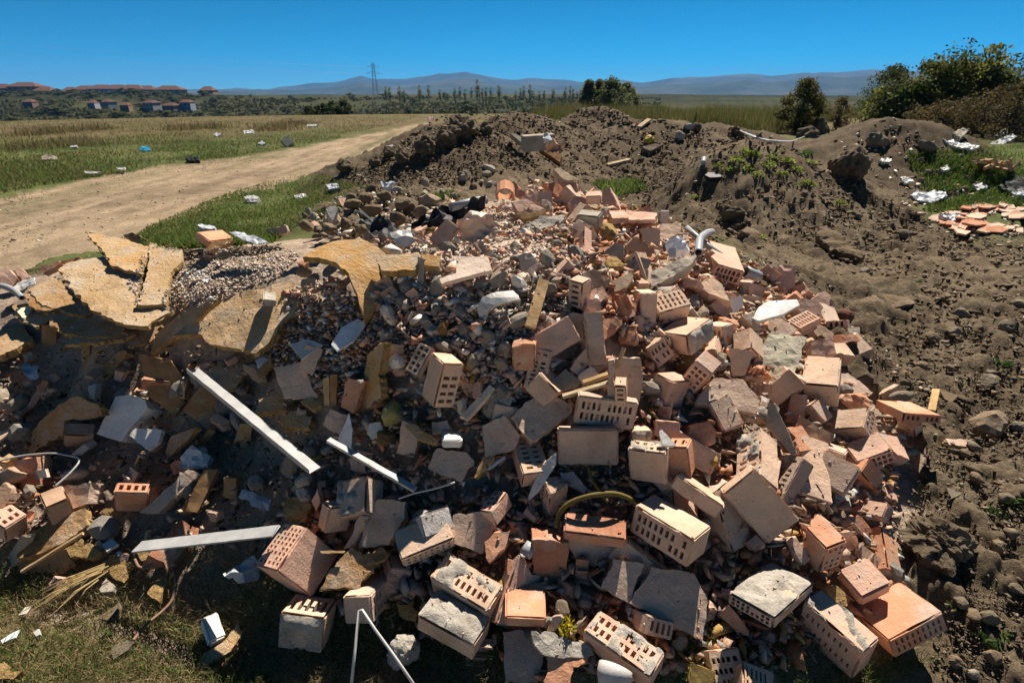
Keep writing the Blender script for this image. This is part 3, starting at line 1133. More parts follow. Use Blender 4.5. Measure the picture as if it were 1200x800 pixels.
R(983, 228, 32, 'R', 'd', 'brown stone | paired under the orange rim brick', raw=False)
R(1047, 235, 34, 'R', 'k', 'greyish stone | with a flat face under the orange rim brick', raw=False)
S([(1072, 130), (1130, 124), (1205, 150), (1260, 175), (1200, 182), (1120, 158)], 'BG', 'u', .004, 'white tarp | spread behind the orange brick on the rim', n=UPV, relief=.025, name='tarp', cat='tarp', lift=.07)
S([(850, 335), (910, 312), (985, 335), (970, 365), (880, 370), (850, 355)], 'BG', 'u', .003, 'crumpled white scrap | lying on the grey gravel patch', n=UPV, relief=.03, name='paper_scrap', cat='paper', lift=.08)

# -- top of the heap, middle
ORG[:] = (300, 200)
S([(205, 335), (280, 300), (350, 290), (490, 310), (560, 350), (632, 402), (578, 440), (588, 560), (500, 655), (478, 570), (430, 480), (370, 425), (290, 380)], 'F', 'y', .03,
  'curved ochre insulation board | arching over the shaded hollow', n=(.12, .42, .9), lift=.1, rough=.009, bend=.06, bdir=(1, -.6), relief=.004)
S([(558, 405), (640, 393), (760, 385), (772, 400), (750, 462), (640, 470), (588, 468)], 'F', 'y', .03, 'flat ochre board piece | beside the curved ochre board', n=(0, .4, .9), lift=.09, rough=.01)
S([(758, 402), (790, 415), (786, 520), (757, 515)], 'C', 'k', .02, 'upright grey plate | at the end of the flat ochre piece', n=(-.4, .9, .3), lift=.06)
S([(870, 528), (860, 505), (938, 480), (935, 400), (1085, 404), (1106, 466)], 'W', 'p', .02, 'pinkish white plaster board | lying flat near the top', n=(.02, .5, .9), lift=.08, rough=.003)
B([(870, 368), (812, 312), (945, 255), (874, 380)], 'p', None, 'salmon brick tilted on edge | before the black sheet', lift=.06, main='12')
S([(772, 392), (865, 400), (862, 450), (790, 442)], 'F', 'y', .03, 'small ochre foam piece | between the flat board and plaster board', n=(.1, .5, .8), lift=.08)
S([(1030, 642), (1060, 590), (1130, 558), (1200, 545), (1236, 600), (1150, 620), (1090, 640), (1062, 680), (1040, 675)], 'P', 'w', .012, 'white curved ceramic shard | like a broken basin in the grey rubble', n=(-.2, .6, .75), lift=.08, bend=.05, bdir=(.3, 1))
S([(352, 812), (400, 735), (478, 692), (516, 716), (455, 800), (380, 845)], 'W', 'u', .012, 'white tile | tilted in the sun beside the tan slab', n=(.1, .6, .8), lift=.08, rough=.001)
B([(95, 610), (35, 590), (90, 560), (100, 640)], 'k', None, 'small grey concrete block | on the dusty tan slab', mat='G', lift=.1)
R(226, 472, 38, 'R', 'g', 'smooth blue grey stone | in the shade of the curved board', raw=False, nz=.03, planes=4, squash=(1, .8, .8), lift=.07, smooth=True)
S([(195, 430), (215, 418), (242, 430), (225, 446)], 'T', 'o', .03, 'orange brick chip | on the smooth blue grey stone', lift=.11)
S([(45, 275), (140, 256), (150, 292), (50, 311)], 'T', 'p', .03, 'ridged pink tile | standing upright behind the gravel', n=(0, .9, .4), lift=.04)
crumple([(422, 248), (440, 252), (458, 262), (465, 272), (462, 280), (445, 276), (430, 268)], 'black plastic sheet with a shiny fold | by the brown rocks', 'K', None, 'plastic_sheet', 'plastic sheet', lift=.1, amp=.04)
crumple([(457, 276), (482, 268), (484, 282), (466, 284)], 'clear crumpled sheet | beside the shiny black plastic', 'BG', 'k', 'plastic_sheet', 'plastic sheet', lift=.08, amp=.03)
crumple([(483, 262), (500, 250), (520, 240), (550, 234), (570, 232), (566, 246), (545, 258), (525, 270), (505, 279), (486, 282)], 'black torn sheet | with spiky folds behind the salmon brick', 'K', None, 'plastic_sheet', 'plastic sheet', lift=.06, amp=.09, n=(0, .8, .5))
TB([(528, 243), (548, 238), (570, 234)], .022, 'V', 'grey drain pipe | lying on the black torn sheet', 'plastic_pipe', 'pipe', lifts=.11, r_in=.018, smooth=False)
crumple([(535, 262), (552, 250), (575, 248), (582, 262), (580, 278), (560, 284), (540, 280)], 'tan sackcloth rag | crumpled below the black torn sheet', 'BG', 't', 'sackcloth', 'sackcloth', lift=.08, amp=.06, n=(0, .7, .6))

# -- top of the heap, orange tiles
ORG[:] = (600, 200)


def ring_tile(cx, cy, text, col, lift=.06):
    C = ground(cx, cy, lift)
    s = .05
    pts = [C + Vector((0, .08 * (i / 4 - .5), .03 * i / 4)) for i in range(5)]
    V, F = tube_geo([p - C for p in pts], s, 12, r_in=s * .78)
    # keep the upper arch only
    keep = [f for f in F if sum(Vector(V[i]).z for i in f) / len(f) > -s * .35]
    o = mesh_obj('roof_tile', V, keep, M['T'], loc=C, color=EARTH[col], recalc=True)
    ref, lab = split_label(text)
    tag(o, lab, 'roof tile', 'brick fragments in the rubble heap')
    HEROES.append((cx, cy, ref, tuple(C), s))


ring_tile(592, 229, 'orange arched tile | open end showing on the crest of the heap', 'o', .1)
S([(-30, 60), (10, 50), (65, 110), (40, 130), (0, 110)], 'T', 'o', .02, 'orange tile shard | leaning on the arched tile', n=(-.2, .8, .6), lift=.07)
S([(45, 120), (110, 98), (188, 95), (192, 150), (150, 168)], 'T', 'p', .03, 'rosy flat brick shard | standing on the crest', n=(.1, .8, .55), lift=.07)
S([(150, 60), (210, 52), (262, 115), (215, 125)], 'T', 'r', .03, 'reddish brick leaf | leaning behind the rosy shard', n=(.4, .7, .6), lift=.09)
S([(205, 62), (300, 55), (305, 80), (265, 128)], 'T', 'b', .03, 'brownish brick leaf | leaning against the reddish leaf', n=(-.5, .7, .5), lift=.1)
B([(345, 120), (418, 112), (343, 160), (352, 90)], 't', None, 'tan block with a sunlit top | standing on the crest', main='12', lift=.12, mat='T')
S([(262, 150), (300, 118), (350, 130), (352, 190), (270, 195)], 'T', 'p', .05, 'pink brick half | in front of the tan crest block', n=(0, .8, .6), lift=.06)
B([(302, 205), (405, 210), (325, 178), (300, 262)], 'w', None, 'whitish block with a bright flat top | near the crest', main='12', lift=.09, mat='C')
S([(0, 150), (60, 132), (150, 175), (120, 195), (30, 190)], 'T', 'p', .05, 'peach brick slab | sunlit on the crest above orange foam', n=(.05, .6, .8), lift=.07)
S([(20, 195), (120, 190), (158, 180), (130, 215), (60, 230)], 'F', 'y', .03, 'orange foam lump | under the peach slab', lift=.05, n=(0, .7, .6), rough=.015)
S([(455, 185), (530, 182), (545, 222), (470, 225)], 'T', 'p', .03, 'pale pink tile piece | lowest of the flat tiles at the rim', n=UPV, lift=.08)
S([(535, 190), (680, 195), (672, 232), (540, 228)], 'T', 'p', .02, 'long pink flat tile | sunlit at the rim of the heap', n=UPV, lift=.1)
S([(545, 232), (660, 240), (690, 245), (570, 270)], 'T', 'r', .03, 'red tile edge | below the long pink flat tile', n=(0, .7, .6), lift=.05)
R(435, 285, 72, 'FE', None, 'olive brown foam lump | beside the whitish block', raw=False, name='insulation_lump', cat='insulation', planes=9, nz=.16, squash=(1, .8, .8), lift=.03)
S([(78, 245), (130, 215), (250, 205), (225, 240), (130, 275)], 'G', None, .05, 'long grey mortar lump | above the grey rubble', n=(0, .5, .85), rough=.01, relief=.012)
S([(700, 250), (795, 245), (785, 290), (705, 335), (690, 300)], 'T', 'd', .07, 'dusty brick half | at the rim behind the grey pipe', n=(.1, .6, .8), lift=.05)
S([(605, 270), (690, 270), (695, 345), (640, 355), (610, 320)], 'T', 'd', .08, 'grey brown brick | with a broken face above the foam', n=(0, .9, .4), lift=.04)
S([(532, 350), (570, 315), (665, 372), (640, 425), (540, 420)], 'T', 'b', .03, 'brown shard plate | leaning above the concrete beam', n=(.15, .9, .45), lift=.05)
S([(418, 395), (480, 335), (522, 350), (525, 405)], 'C', 'g', .03, 'grey triangular plate | above the ochre foam tangle', n=(-.2, .8, .6), lift=.05)
S([(540, 425), (600, 402), (655, 420), (640, 455), (570, 475)], 'C', 'k', .02, 'grey oval plate | beside the brown shard plate', n=(0, .8, .6), lift=.06)
R(480, 445, 58, 'FE', None, 'ochre foam tangle | over the brown triangular sherd', raw=False, name='insulation_lump', cat='insulation', planes=9, nz=.22, squash=(1, .8, .6), lift=.03)
S([(330, 480), (385, 455), (460, 520), (400, 600), (370, 590)], 'T', 'b', .03, 'brown triangular sherd | beside the small grey slotted brick', n=(.2, .8, .55), lift=.04)
S([(560, 545), (615, 490), (750, 428), (858, 383), (868, 400), (840, 440), (720, 510), (650, 545)], 'C', 'w', .06, 'long grey concrete beam | slanting across the upper slope', n=(-.1, .5, .85), lift=.09, rough=.01, relief=.012)
S([(690, 520), (838, 440), (840, 470), (800, 540), (700, 570)], 'T', 't', .06, 'tan brick | under the concrete beam', n=(0, .9, .4), lift=.03)
S([(445, 565), (470, 520), (560, 475), (572, 495), (540, 545), (480, 570)], 'C', 'd', .04, 'dusty stone sliver | at the lower end of the concrete beam', n=(0, .6, .8), lift=.05)
B([(690, 668), (640, 588), (846, 624), (665, 765)], 't', ('12', 3, 6), 'tan slotted brick half in shade | under the concrete beam', lift=.05, hole=(.7, .42))
B([(820, 772), (675, 757), (945, 685), (830, 870)], 't', None, 'big tan block with a bright top | below the half shaded slotted brick', lift=.06, crust=('23', .75))
B([(330, 530), (263, 510), (322, 655), (378, 502)], 'd', ('12', 1, 4), 'small grey slotted brick | facing the lath', lift=.06, hole=(.6, .45))
S([(228, 690), (290, 668), (388, 672), (402, 800), (238, 800)], 'T', 't', .09, 'tan brick split down the middle | below the small grey slotted one', n=(.05, .85, .5), lift=.04)
S([(355, 600), (420, 612), (412, 735), (388, 690), (352, 640)], 'T', 'p', .07, 'narrow pink brick | standing beside the split tan brick', n=(.3, .8, .5), lift=.06)
S([(62, 722), (125, 505), (176, 516), (112, 736)], 'L', 't', .014, 'pale wooden lath | lying down the grey rubble', n=(.1, .6, .8), lift=.08, rough=.0015, name='wooden_lath')
S([(30, 395), (85, 385), (130, 430), (95, 490), (45, 480)], 'T', 'd', .05, 'ridged dusty brick stub | above the lath', n=(-.2, .7, .6), lift=.05)
TB([(805, 267), (815, 276), (828, 287), (852, 304)], .016, 'V', 'grey straight waste pipe | crossing under the elbow', 'plastic_pipe', 'pipe', lifts=.1, smooth=False, r_in=.013, n=12)
TB([(818.5, 296), (819, 288), (821, 279), (829, 273), (834, 272)], .021, 'V', 'grey pipe elbow with a dark mouth | at the rim of the heap', 'pipe_elbow', 'pipe', lifts=[.12, .13, .14, .14, .12], r_in=.017, n=14)
TB([(873, 318), (881, 321), (889, 324)], .03, 'V', 'short grey pipe stub | among bricks at the rim', 'plastic_pipe', 'pipe', lifts=.1, smooth=False, r_in=.025, n=12)
crumple([(784, 281), (797, 277), (808, 292), (803, 300), (786, 302), (778, 290)], 'white plastic bag with red print | above the concrete beam', 'BG', 'w', 'plastic_bag', 'bag', lift=.1, amp=.05, n=(0, .8, .6))
S([(735, 362), (767, 360), (767, 403), (737, 405)], 'P', 'w', .004, 'small white card | on the plastic bag with red print', n=(0, .8, .5), lift=.12, name='paper_scrap', cat='paper')
B([(1060, 540), (920, 480), (1082, 470), (1020, 420)], 'p', ('12', 6, 2), 'pink comb edged brick | with broken slots near the pipe stub', lift=.07, brk=(0, 1, .04), main='12')
S([(862, 535), (935, 500), (985, 535), (1022, 612), (925, 575)], 'T', 't', .06, 'beige brick wedge | pointing at the white upright chip', n=(-.1, .5, .85), lift=.1)
B([(860, 600), (925, 610), (800, 535), (865, 570)], 'p', ('12', 3, 2), 'dark slotted brick end | under the beige wedge', lift=.04, main='12')
S([(1022, 605), (1082, 588), (1085, 632), (1035, 675)], 'W', 'u', .015, 'white upright chip | beside the beige wedge', n=(-.3, .8, .5), lift=.07)
S([(1082, 512), (1195, 548), (1180, 590), (1090, 575)], 'T', 'd', .05, 'dusty pink brick side | under the short pipe stub', n=(0, .9, .4), lift=.04)
S([(1082, 580), (1175, 590), (1170, 650), (1088, 650)], 'T', 'd', .06, 'grey pink brick side | lowest beneath the pipe stub', n=(0, .9, .4), lift=.02)
R(1010, 720, 55, 'T', 'o', 'orange broken brick lump | beside the big bright topped block', raw=False, planes=14, nz=.2, squash=(1, .7, .7), lift=.04, name='brick_fragment', cat='brick fragment')
B([(1118, 730), (1030, 760), (1180, 790), (1125, 830)], 't', None, 'tan cube brick end | under the orange broken lump', lift=.05, main='13')
S([(1085, 680), (1130, 660), (1175, 740), (1150, 755)], 'T', 'd', .04, 'curved dusty brick strip | beside the tan cube end', n=(.3, .7, .6), lift=.06)
for q, (pl, col, t) in enumerate([([(425, 690), (515, 700), (520, 720), (420, 800), (405, 760)], 'o', 'orange flat sherd | at the foot of the brick row beside the split brick'),
                                  ([(480, 625), (590, 600), (580, 680), (510, 700)], 'o', 'orange square sherd | behind the tan slotted half'),
                                  ([(430, 575), (520, 560), (540, 610), (450, 640)], 'r', 'red flat sherd | below the dusty stone sliver'),
                                  ([(505, 730), (580, 725), (585, 800), (500, 800)], 'r', 'dark red cube | in the gap before the big bright block'),
                                  ([(345, 560), (425, 545), (455, 590), (380, 640)], 'p', 'pink sherd | behind the narrow pink brick')]):
    S(pl, 'T', col, .045, t, n=(rnd.uniform(-.3, .3), .7, .7), lift=.03)

# -- right shoulder
ORG[:] = (900, 200)
S([(-10, 470), (70, 440), (128, 448), (130, 530), (70, 580), (0, 560)], 'T', 'p', .08, 'ridged pink brick | on the rim against the dark soil', n=(-.1, .8, .6), lift=.06, relief=.012)
S([(0, 610), (135, 603), (148, 630), (70, 672), (-42, 702), (-75, 690), (-45, 640)], 'P', 'w', .02, 'bright white plastic board | on the rim above the brick comb', n=(0, .35, .9), lift=.13, rough=.002)
B([(150, 742), (82, 700), (255, 690), (150, 770)], 'p', ('12', 2, 7), 'pink comb brick with open grooves | on the rim', lift=.07, hole=(.8, .5), main='12')
S([(150, 600), (225, 605), (262, 640), (205, 720), (130, 640)], 'T', 'p', .07, 'pinkish brick with a flat face | behind the comb brick', n=(.2, .7, .6), lift=.09)
S([(200, 605), (265, 560), (292, 585), (285, 635), (230, 630)], 'T', 'p', .06, 'salmon cube piece | topmost at the soil edge', n=(.1, .7, .7), lift=.09)
B([(270, 705), (370, 695), (268, 740), (280, 690)], 'p', ('12', 3, 1), 'brick end with three slots | at the soil edge', lift=.06, main='12', hole=(.45, .7))
S([(370, 735), (430, 730), (432, 760), (380, 770)], 'C', 'w', .03, 'chalky slab | beyond the brick end with three slots', n=(0, .6, .8), lift=.05)
R(358, 680, 42, 'R', 'r', 'purple red stone | behind the brick end with three slots', raw=False, lift=.05)
S([(190, 725), (240, 715), (305, 760), (300, 800), (255, 800)], 'T', 't', .05, 'beige brick flake | below the comb brick', n=(.2, .7, .7), lift=.06)
S([(295, 770), (400, 765), (430, 795), (300, 820)], 'T', 'r', .05, 'red brick flake | at the soil edge below the slotted end', n=(0, .6, .8), lift=.05)
S([(0, 700), (60, 690), (140, 745), (80, 790), (0, 740)], 'T', 'd', .06, 'dusty brick slab | below the white plastic board', n=(0, .6, .8), lift=.05)

# -- right edge, middle height
ORG[:] = (900, 400)
B([(155, 196), (330, 206), (178, 57), (152, 298)], 't', None, 'tan brick with a clean bright top | near the soil', main='12', lift=.07)
S([(20, -48), (180, -20), (140, 120), (60, 250), (-80, 180), (-95, 128)], 'T', 'n', .11, 'big greenish tan block | with worn mosaic face beside the clean tan brick', n=(-.05, .55, .8), lift=.06, relief=.008)
B([(640, 335), (828, 350), (630, 375), (480, 262)], 'o', ('12', 7, 1), 'flat orange slotted slab | jutting out over the soil', lift=.11, hole=(.55, .6), brk=(2, 1, .03))
R(395, 275, 75, 'T', 'o', 'crushed orange brick lump | at the root of the jutting slab', raw=False, planes=14, nz=.2, squash=(1, .7, .6), lift=.05, name='brick_fragment', cat='brick fragment')
S([(400, 330), (470, 320), (520, 365), (470, 400), (410, 380)], 'T', 'o', .05, 'orange wedge sherd | under the crushed orange lump', n=(.1, .8, .5), lift=.03)
B([(418, 566), (350, 478), (588, 505), (435, 622)], 'p', ('23', 6, 2), 'pink brick with a slotted end | resting at the soil edge', lift=.07, hole=(.6, .6))
B([(355, 718), (190, 615), (432, 585), (357, 745)], 'd', None, 'dark flat brick in shade | below the pink slotted end', lift=.06)
S([(150, 345), (312, 440), (270, 522), (112, 442)], 'T', 'b', .04, 'ridged dark tile | leaning beside the pink slotted end', n=(-.2, .7, .6), lift=.05, relief=.006)
S([(0, 300), (32, 290), (136, 520), (110, 530), (-10, 395)], 'C', 'k', .03, 'long grey plate | leaning down the slope', n=(-.5, .6, .6), lift=.08)
S([(335, 150), (372, 145), (492, 240), (470, 252), (338, 245)], 'T', 'd', .03, 'flat tan slate | lying beside the clean tan brick', n=(.1, .4, .9), lift=.04)
S([(200, -5), (300, -10), (322, 60), (262, 66), (205, 55)], 'T', 'p', .05, 'peach upright sherd | behind the clean tan brick', n=(0, .7, .6), lift=.1)
R(628, 262, 62, 'R', 'w', 'pale oval stone | behind the jutting orange slab', raw=False, planes=5, squash=(1, .6, .45), nz=.04, lift=.05, smooth=True, rot=(.1, -.15, .1))
BAR((1092, 480), (1097, 455), .03, .012, 'L', 'short wooden stick | standing in soil behind the jutting slab', 'wooden_stick', 'wood', la=.03, lb=.06, col='y')
S([(75, 640), (175, 650), (205, 715), (190, 745), (85, 690)], 'T', 'd', .07, 'shaded brown brick | under the dark flat brick', n=(0, .8, .5), lift=.03)
S([(75, 540), (120, 528), (168, 635), (130, 655)], 'T', 'd', .06, 'rounded shaded brick | beside the long grey plate foot', n=(-.1, .8, .5), lift=.04)
S([(212, 665), (232, 668), (305, 800), (290, 810)], 'C', 'k', .02, 'thin grey plate on edge | in shade by the dark flat brick', n=(-.5, .6, .5), lift=.05)
S([(315, 720), (385, 715), (390, 770), (320, 780)], 'W', 'k', .02, 'pale grey flake | in shade beside the thin plate', n=(0, .6, .8), lift=.02)
R(1045, 390, 92, 'R', 'd', 'brown boulder | on the soil with a dark shadow below it', raw=False, planes=10, squash=(1, .85, .85), nz=.12, lift=.02, name='boulder', cat='boulder', rot=(.2, .1, .6))
R(1027, 190, 56, 'R', 'k', 'grey boulder | on the soil above the brown one', raw=False, planes=9, squash=(1, .8, .7), lift=.01, name='boulder', cat='boulder')
S([(835, 680), (908, 712), (862, 740)], 'R', 'w', .012, 'green grey slate chip | lying on bare soil', n=UPV, lift=.02)
S([(800, 225), (895, 250), (860, 285), (830, 270)], 'R', 'd', .03, 'flat brown slate | beside the short wooden stick', n=UPV, lift=.02)
S([(835, 455), (935, 460), (925, 490), (850, 485)], 'T', 'd', .03, 'half buried brick flake | in the soil below the brown boulder', n=UPV, lift=.015)
R(968, 492, 28, 'R', 'w', 'white pebble | beside the half buried flake', raw=False, planes=3, smooth=True, nz=.03, lift=.02)
R(1165, 398, 30, 'R', 'w', 'pale stone | next to the brown boulder', raw=False, planes=6, lift=.02)

# -- right edge, bottom
ORG[:] = (900, 600)
B([(567, 602), (372, 440), (828, 465), (595, 690)], 'o', ('23', 9, 2), 'orange brick with a cracked clean top | nearest the soil', lift=.07, hole=(.35, .6))
B([(445, 660), (172, 408), (527, 585), (395, 800)], 'p', ('13', 9, 2), 'long pink brick with a row of square holes | beside the orange one', lift=.07, crust=('12', .25), hole=(.35, .35))
B([(30, 500), (-190, 385), (240, 330), (20, 548)], 'd', ('13', 8, 2), 'big brick crusted with mortar | above the long pink brick', lift=.12, crust=('12', .8), main='12')
B([(275, 172), (140, 30), (380, 130), (237, 298)], 'o', ('23', 3, 4), 'broken orange brick with ribs | standing beside the crusted one', lift=.1, hole=(.45, .4), brk=(0, 1, .05))
B([(440, 402), (332, 268), (578, 326), (434, 445)], 'p', None, 'smooth pink brick | leaning behind the orange cracked one', lift=.07)
S([(108, 125), (135, 120), (205, 200), (170, 245), (140, 215)], 'T', 'p', .03, 'small pink slotted sliver | between the crusted and ribbed bricks', n=(.1, .7, .7), lift=.07)
S([(262, 348), (320, 342), (392, 400), (372, 442), (300, 420)], 'FE', None, .03, 'yellow foam wad | pinched between the pink bricks', n=(.1, .6, .8), lift=.05, name='insulation_lump', cat='insulation')
S([(370, 25), (425, 15), (492, 90), (460, 120), (400, 80)], 'T', 'r', .03, 'red sherd | in shade on the soil edge', n=(.2, .6, .7), lift=.03)
S([(325, 95), (415, 90), (420, 150), (380, 185)], 'T', 'o', .05, 'orange corner sherd | behind the ribbed broken brick', n=(.2, .7, .6), lift=.05)
R(800, 150, 150, 'S', None, 'large earthy boulder | with a sunlit crumbly top beside the bricks', raw=False, planes=10, nz=.3, squash=(1, .95, .75), lift=.03, name='boulder', cat='boulder', sub=5, rot=(.1, .2, .5))
R(1040, 490, 45, 'R', 'k', 'grey field stone | in the lower soil by the leaves', raw=False, lift=.02)
R(1080, 685, 26, 'R', 'd', 'brown pebble | in the lower soil', raw=False, lift=.01)
R(962, 756, 26, 'R', 'w', 'white pebble | lowest on the soil', raw=False, planes=3, smooth=True, lift=.01)
R(900, 420, 34, 'R', 'k', 'grey pebble | at the corner of the orange cracked brick', raw=False, lift=.02)

# -- middle right
ORG[:] = (600, 400)
B([(312, 252), (600, 288), (282, 385), (307, 226)], 'd', ('12', 10, 2), 'grey pink brick with two rows of slots | facing the viewer', lift=.13, hole=(.5, .62))
B([(212, 412), (500, 422), (218, 580), (210, 392)], 'd', None, 'smooth dusty brick | directly under the two row slotted one', lift=.07, wear=.007)
B([(478, 208), (535, 208), (474, 312), (486, 160)], 't', ('12', 1, 4), 'small upright slotted brick | standing on the two row slotted one', lift=.2, hole=(.62, .42))
S([(452, 90), (478, 85), (482, 300), (450, 312)], 'T', 't', .03, 'thin upright brick post | beside the small upright slotted one', n=(-.2, .9, .3), lift=.22)
S([(485, 80), (600, 78), (615, 190), (598, 280), (540, 275), (540, 190), (490, 180)], 'T', 'd', .06, 'grey brick back | behind the small upright slotted one', n=(0, .9, .4), lift=.13)
BAR((659, 463), (713, 447), .018, .012, 'L', 'pale lath | slanting onto the two row slotted brick', 'wooden_lath', 'wood', la=.13, lb=.2, col='w')
BAR((722, 432), (731, 407), .013, .01, 'L', 'short pale stick | poking up behind the upright brick post', 'wooden_stick', 'wood', la=.17, lb=.2, col='y')
BAR((683, 447), (712, 437), .02, .015, 'L', 'brown lath | crossing behind the pale lath', 'wooden_lath', 'wood', la=.12, lb=.15, col='t')
B([(540, 502), (716, 520), (565, 455), (548, 650)], 't', ('12', 4, 2), 'tan brick with crumbled white slots | in the sun', lift=.1, hole=(.45, .55), crust=('12', .35))
B([(722, 492), (822, 487), (745, 445), (727, 642)], 'o', ('12', 2, 1), 'narrow orange brick | joined beside the crumbled tan one', lift=.1, hole=(.3, .6))
S([(690, 420), (702, 412), (768, 486), (705, 488)], 'W', 'w', .012, 'white triangular plaster shard | on top of the crumbled tan brick', n=(-.1, .6, .8), lift=.2)
S([(838, 392), (930, 373), (962, 420), (948, 478), (850, 518), (830, 475)], 'T', 'o', .08, 'clean orange brick block | beneath the grey topped block', n=(0, .8, .55), lift=.04)
B([(940, 155), (828, 297), (860, 86), (992, 96)], 'p', ('12', 6, 3), 'dark slotted brick lying aslant | with a sunlit end', lift=.08, hole=(.5, .62))
S([(960, 168), (1085, 178), (1165, 275), (1138, 338), (1000, 305), (865, 288), (895, 230)], 'T', 'd', .1, 'broad grey topped block | beneath the greenish tan one', n=(.02, .6, .8), lift=.08, relief=.006)
B([(960, 802), (770, 630), (990, 735), (930, 870)], 't', ('13', 8, 2), 'long tan brick with dark slots along its side | in the lower slope', lift=.1, hole=(.45, .55))
B([(985, 718), (1195, 970), (1135, 592), (962, 690)], 't', None, 'big smooth tan block | tilted square to the viewer', lift=.1)
S([(150, 225), (275, 300), (275, 340), (95, 475), (0, 352), (62, 290)], 'T', 't', .08, 'beige brick with a scratched face | half in shade', n=(.1, .65, .75), lift=.08, relief=.005)
S([(205, 520), (203, 580), (130, 700), (58, 766), (90, 690), (150, 570)], 'P', 'w', .006, 'white curved plastic strip | like a blade below the beige brick', n=(-.2, .8, .5), lift=.09, rough=.001, bend=.02, bdir=(1, .5))
S([(380, 10), (462, 110), (330, 192), (280, 122), (330, 40)], 'T', 'd', .04, 'brown grey plate | leaning above the pale lath', n=(.1, .8, .5), lift=.06)
S([(1020, 28), (1136, 50), (1092, 158), (1030, 162)], 'T', 't', .05, 'upright tan plate | beside the greenish tan block', n=(-.1, .9, .45), lift=.06)
S([(225, 615), (290, 610), (352, 690), (340, 710), (230, 655)], 'C', 'u', .03, 'blue grey flat plate | in the shade under the smooth dusty brick', n=(.1, .7, .7), lift=.04)
B([(1165, 400), (1052, 450), (1162, 620), (1250, 470)], 't', ('12', 2, 7), 'upright tan brick with mortared slots | beside the long grey plate', lift=.07, hole=(.7, .45), crust=('12', .35))
TB([(652, 618), (655, 604), (666, 590), (690, 581), (718, 578), (738, 584), (748, 592)], .008, 'H', 'yellow green hose | arched over dark tiles', 'garden_hose', 'hose', lifts=[.08, .1, .13, .15, .15, .12, .1], col='m')
TB([(690, 548), (694, 562), (703, 575), (712, 588)], .006, 'H', 'thin olive hose | hanging above the arched one', 'garden_hose', 'hose', lifts=.1, col='m')
S([(195, 175), (250, 130), (325, 190), (310, 210), (225, 235)], 'C', 'g', .03, 'blue grey shard | pointing at the brown grey plate', n=(0, .7, .7), lift=.05)
S([(310, 165), (370, 115), (410, 155), (340, 195)], 'W', 'd', .03, 'grey plaster wedge | below the brown grey plate', n=(.1, .7, .7), lift=.08)

# -- bottom middle right
ORG[:] = (600, 600)
B([(648, 772), (333, 545), (722, 655), (640, 850)], 'p', ('12', 9, 2), 'sunlit pink slotted brick | low in front beside yellow flowers', lift=.07, hole=(.5, .55), crust=('12', .28))
B([(818, 264), (540, 95), (852, 132), (912, 196)], 't', ('12', 9, 2), 'half shaded slotted brick | below the long tan one', lift=.11, hole=(.5, .6))
S([(660, 258), (855, 288), (918, 420), (892, 602), (700, 492), (552, 422)], 'T', 'd', .1, 'thick rounded brick slab | with a sunlit triangle', n=(0, .65, .75), lift=.07, relief=.005)
S([(482, 222), (622, 240), (592, 305), (552, 428), (418, 352)], 'T', 'd', .08, 'brown brick slab | behind the thick rounded one', n=(-.1, .7, .7), lift=.07)
B([(535, 128), (240, 98), (542, 30), (530, 175)], 'r', None, 'stack of dark red ridged tiles | under the yellow green hose', lift=.09, main='12')
S([(255, 130), (540, 140), (520, 195), (385, 255), (300, 220)], 'T', 'd', .05, 'shaded brown tile | under the dark red ridged stack', n=(0, .9, .4), lift=.03)
B([(162, 498), (-32, 482), (150, 316), (160, 545)], 'o', None, 'clean orange half brick | sunlit low in the heap', lift=.06, main='12')
S([(-40, 560), (40, 553), (110, 570), (158, 622), (120, 800), (-30, 790)], 'T', 'p', .08, 'pinkish orange brick | cut by the lower border beside grey mortar', n=(0, .5, .85), lift=.05)
S([(85, 558), (160, 560), (370, 628), (372, 665), (260, 680), (140, 660)], 'G', None, .05, 'grey mortar slab | lying on the pinkish orange brick', n=(.05, .5, .8), lift=.08, rough=.012, relief=.01)
S([(175, 672), (275, 680), (362, 672), (350, 700), (285, 720), (265, 810), (150, 810)], 'T', 'o', .05, 'orange sherd with rough face | below the grey mortar slab', n=(0, .5, .8), lift=.06, relief=.008)
TB([(615, 650), (619, 645), (624, 638)], .022, 'V', 'grey pipe end | facing the viewer beside dark brick', 'plastic_pipe', 'pipe', lifts=.07, smooth=False, r_in=.018, n=14)
S([(100, 130), (180, 128), (262, 150), (255, 335), (100, 322)], 'T', 'r', .08, 'dark red upright brick | beside the grey pipe end', n=(0, .95, .3), lift=.06)
B([(1080, 688), (1230, 738), (1080, 850), (992, 760)], 't', ('12', 6, 2), 'tan slotted brick | cut by the lower border of the view', lift=.05, hole=(.35, .7))
B([(625, 572), (752, 612), (640, 482), (540, 525)], 'd', ('12', 4, 1), 'shaded brick with four slots | behind the sunlit pink slotted one', lift=.03, hole=(.45, .7))
S([(850, 705), (955, 745), (940, 810), (830, 800)], 'L', 'm', .04, 'mossy wood block | low in front', n=(.1, .7, .7), lift=.05)
R(235, 455, 48, 'R', 'g', 'smooth grey cobble | in shade beside the half brick', raw=False, planes=3, nz=.03, squash=(1, .7, .9), smooth=True, lift=.05)
S([(165, 560), (185, 490), (225, 484), (240, 500), (190, 560), (185, 580)], 'T', 'd', .015, 'curved tile splinter | beside the yellow flowers', n=(-.4, .8, .5), lift=.07)
TB([(722, 800), (720, 790), (722, 782)], .05, 'BG', 'crushed clear plastic cup | low in front of the pink slotted brick', 'plastic_cup', 'cup', lifts=.1, smooth=False, r_in=.047, n=16, col='k')
S([(-20, 215), (40, 225), (95, 240), (60, 290), (-20, 290)], 'T', 'o', .04, 'orange splinter brick | above the clean half brick', n=(.2, .6, .7), lift=.06)
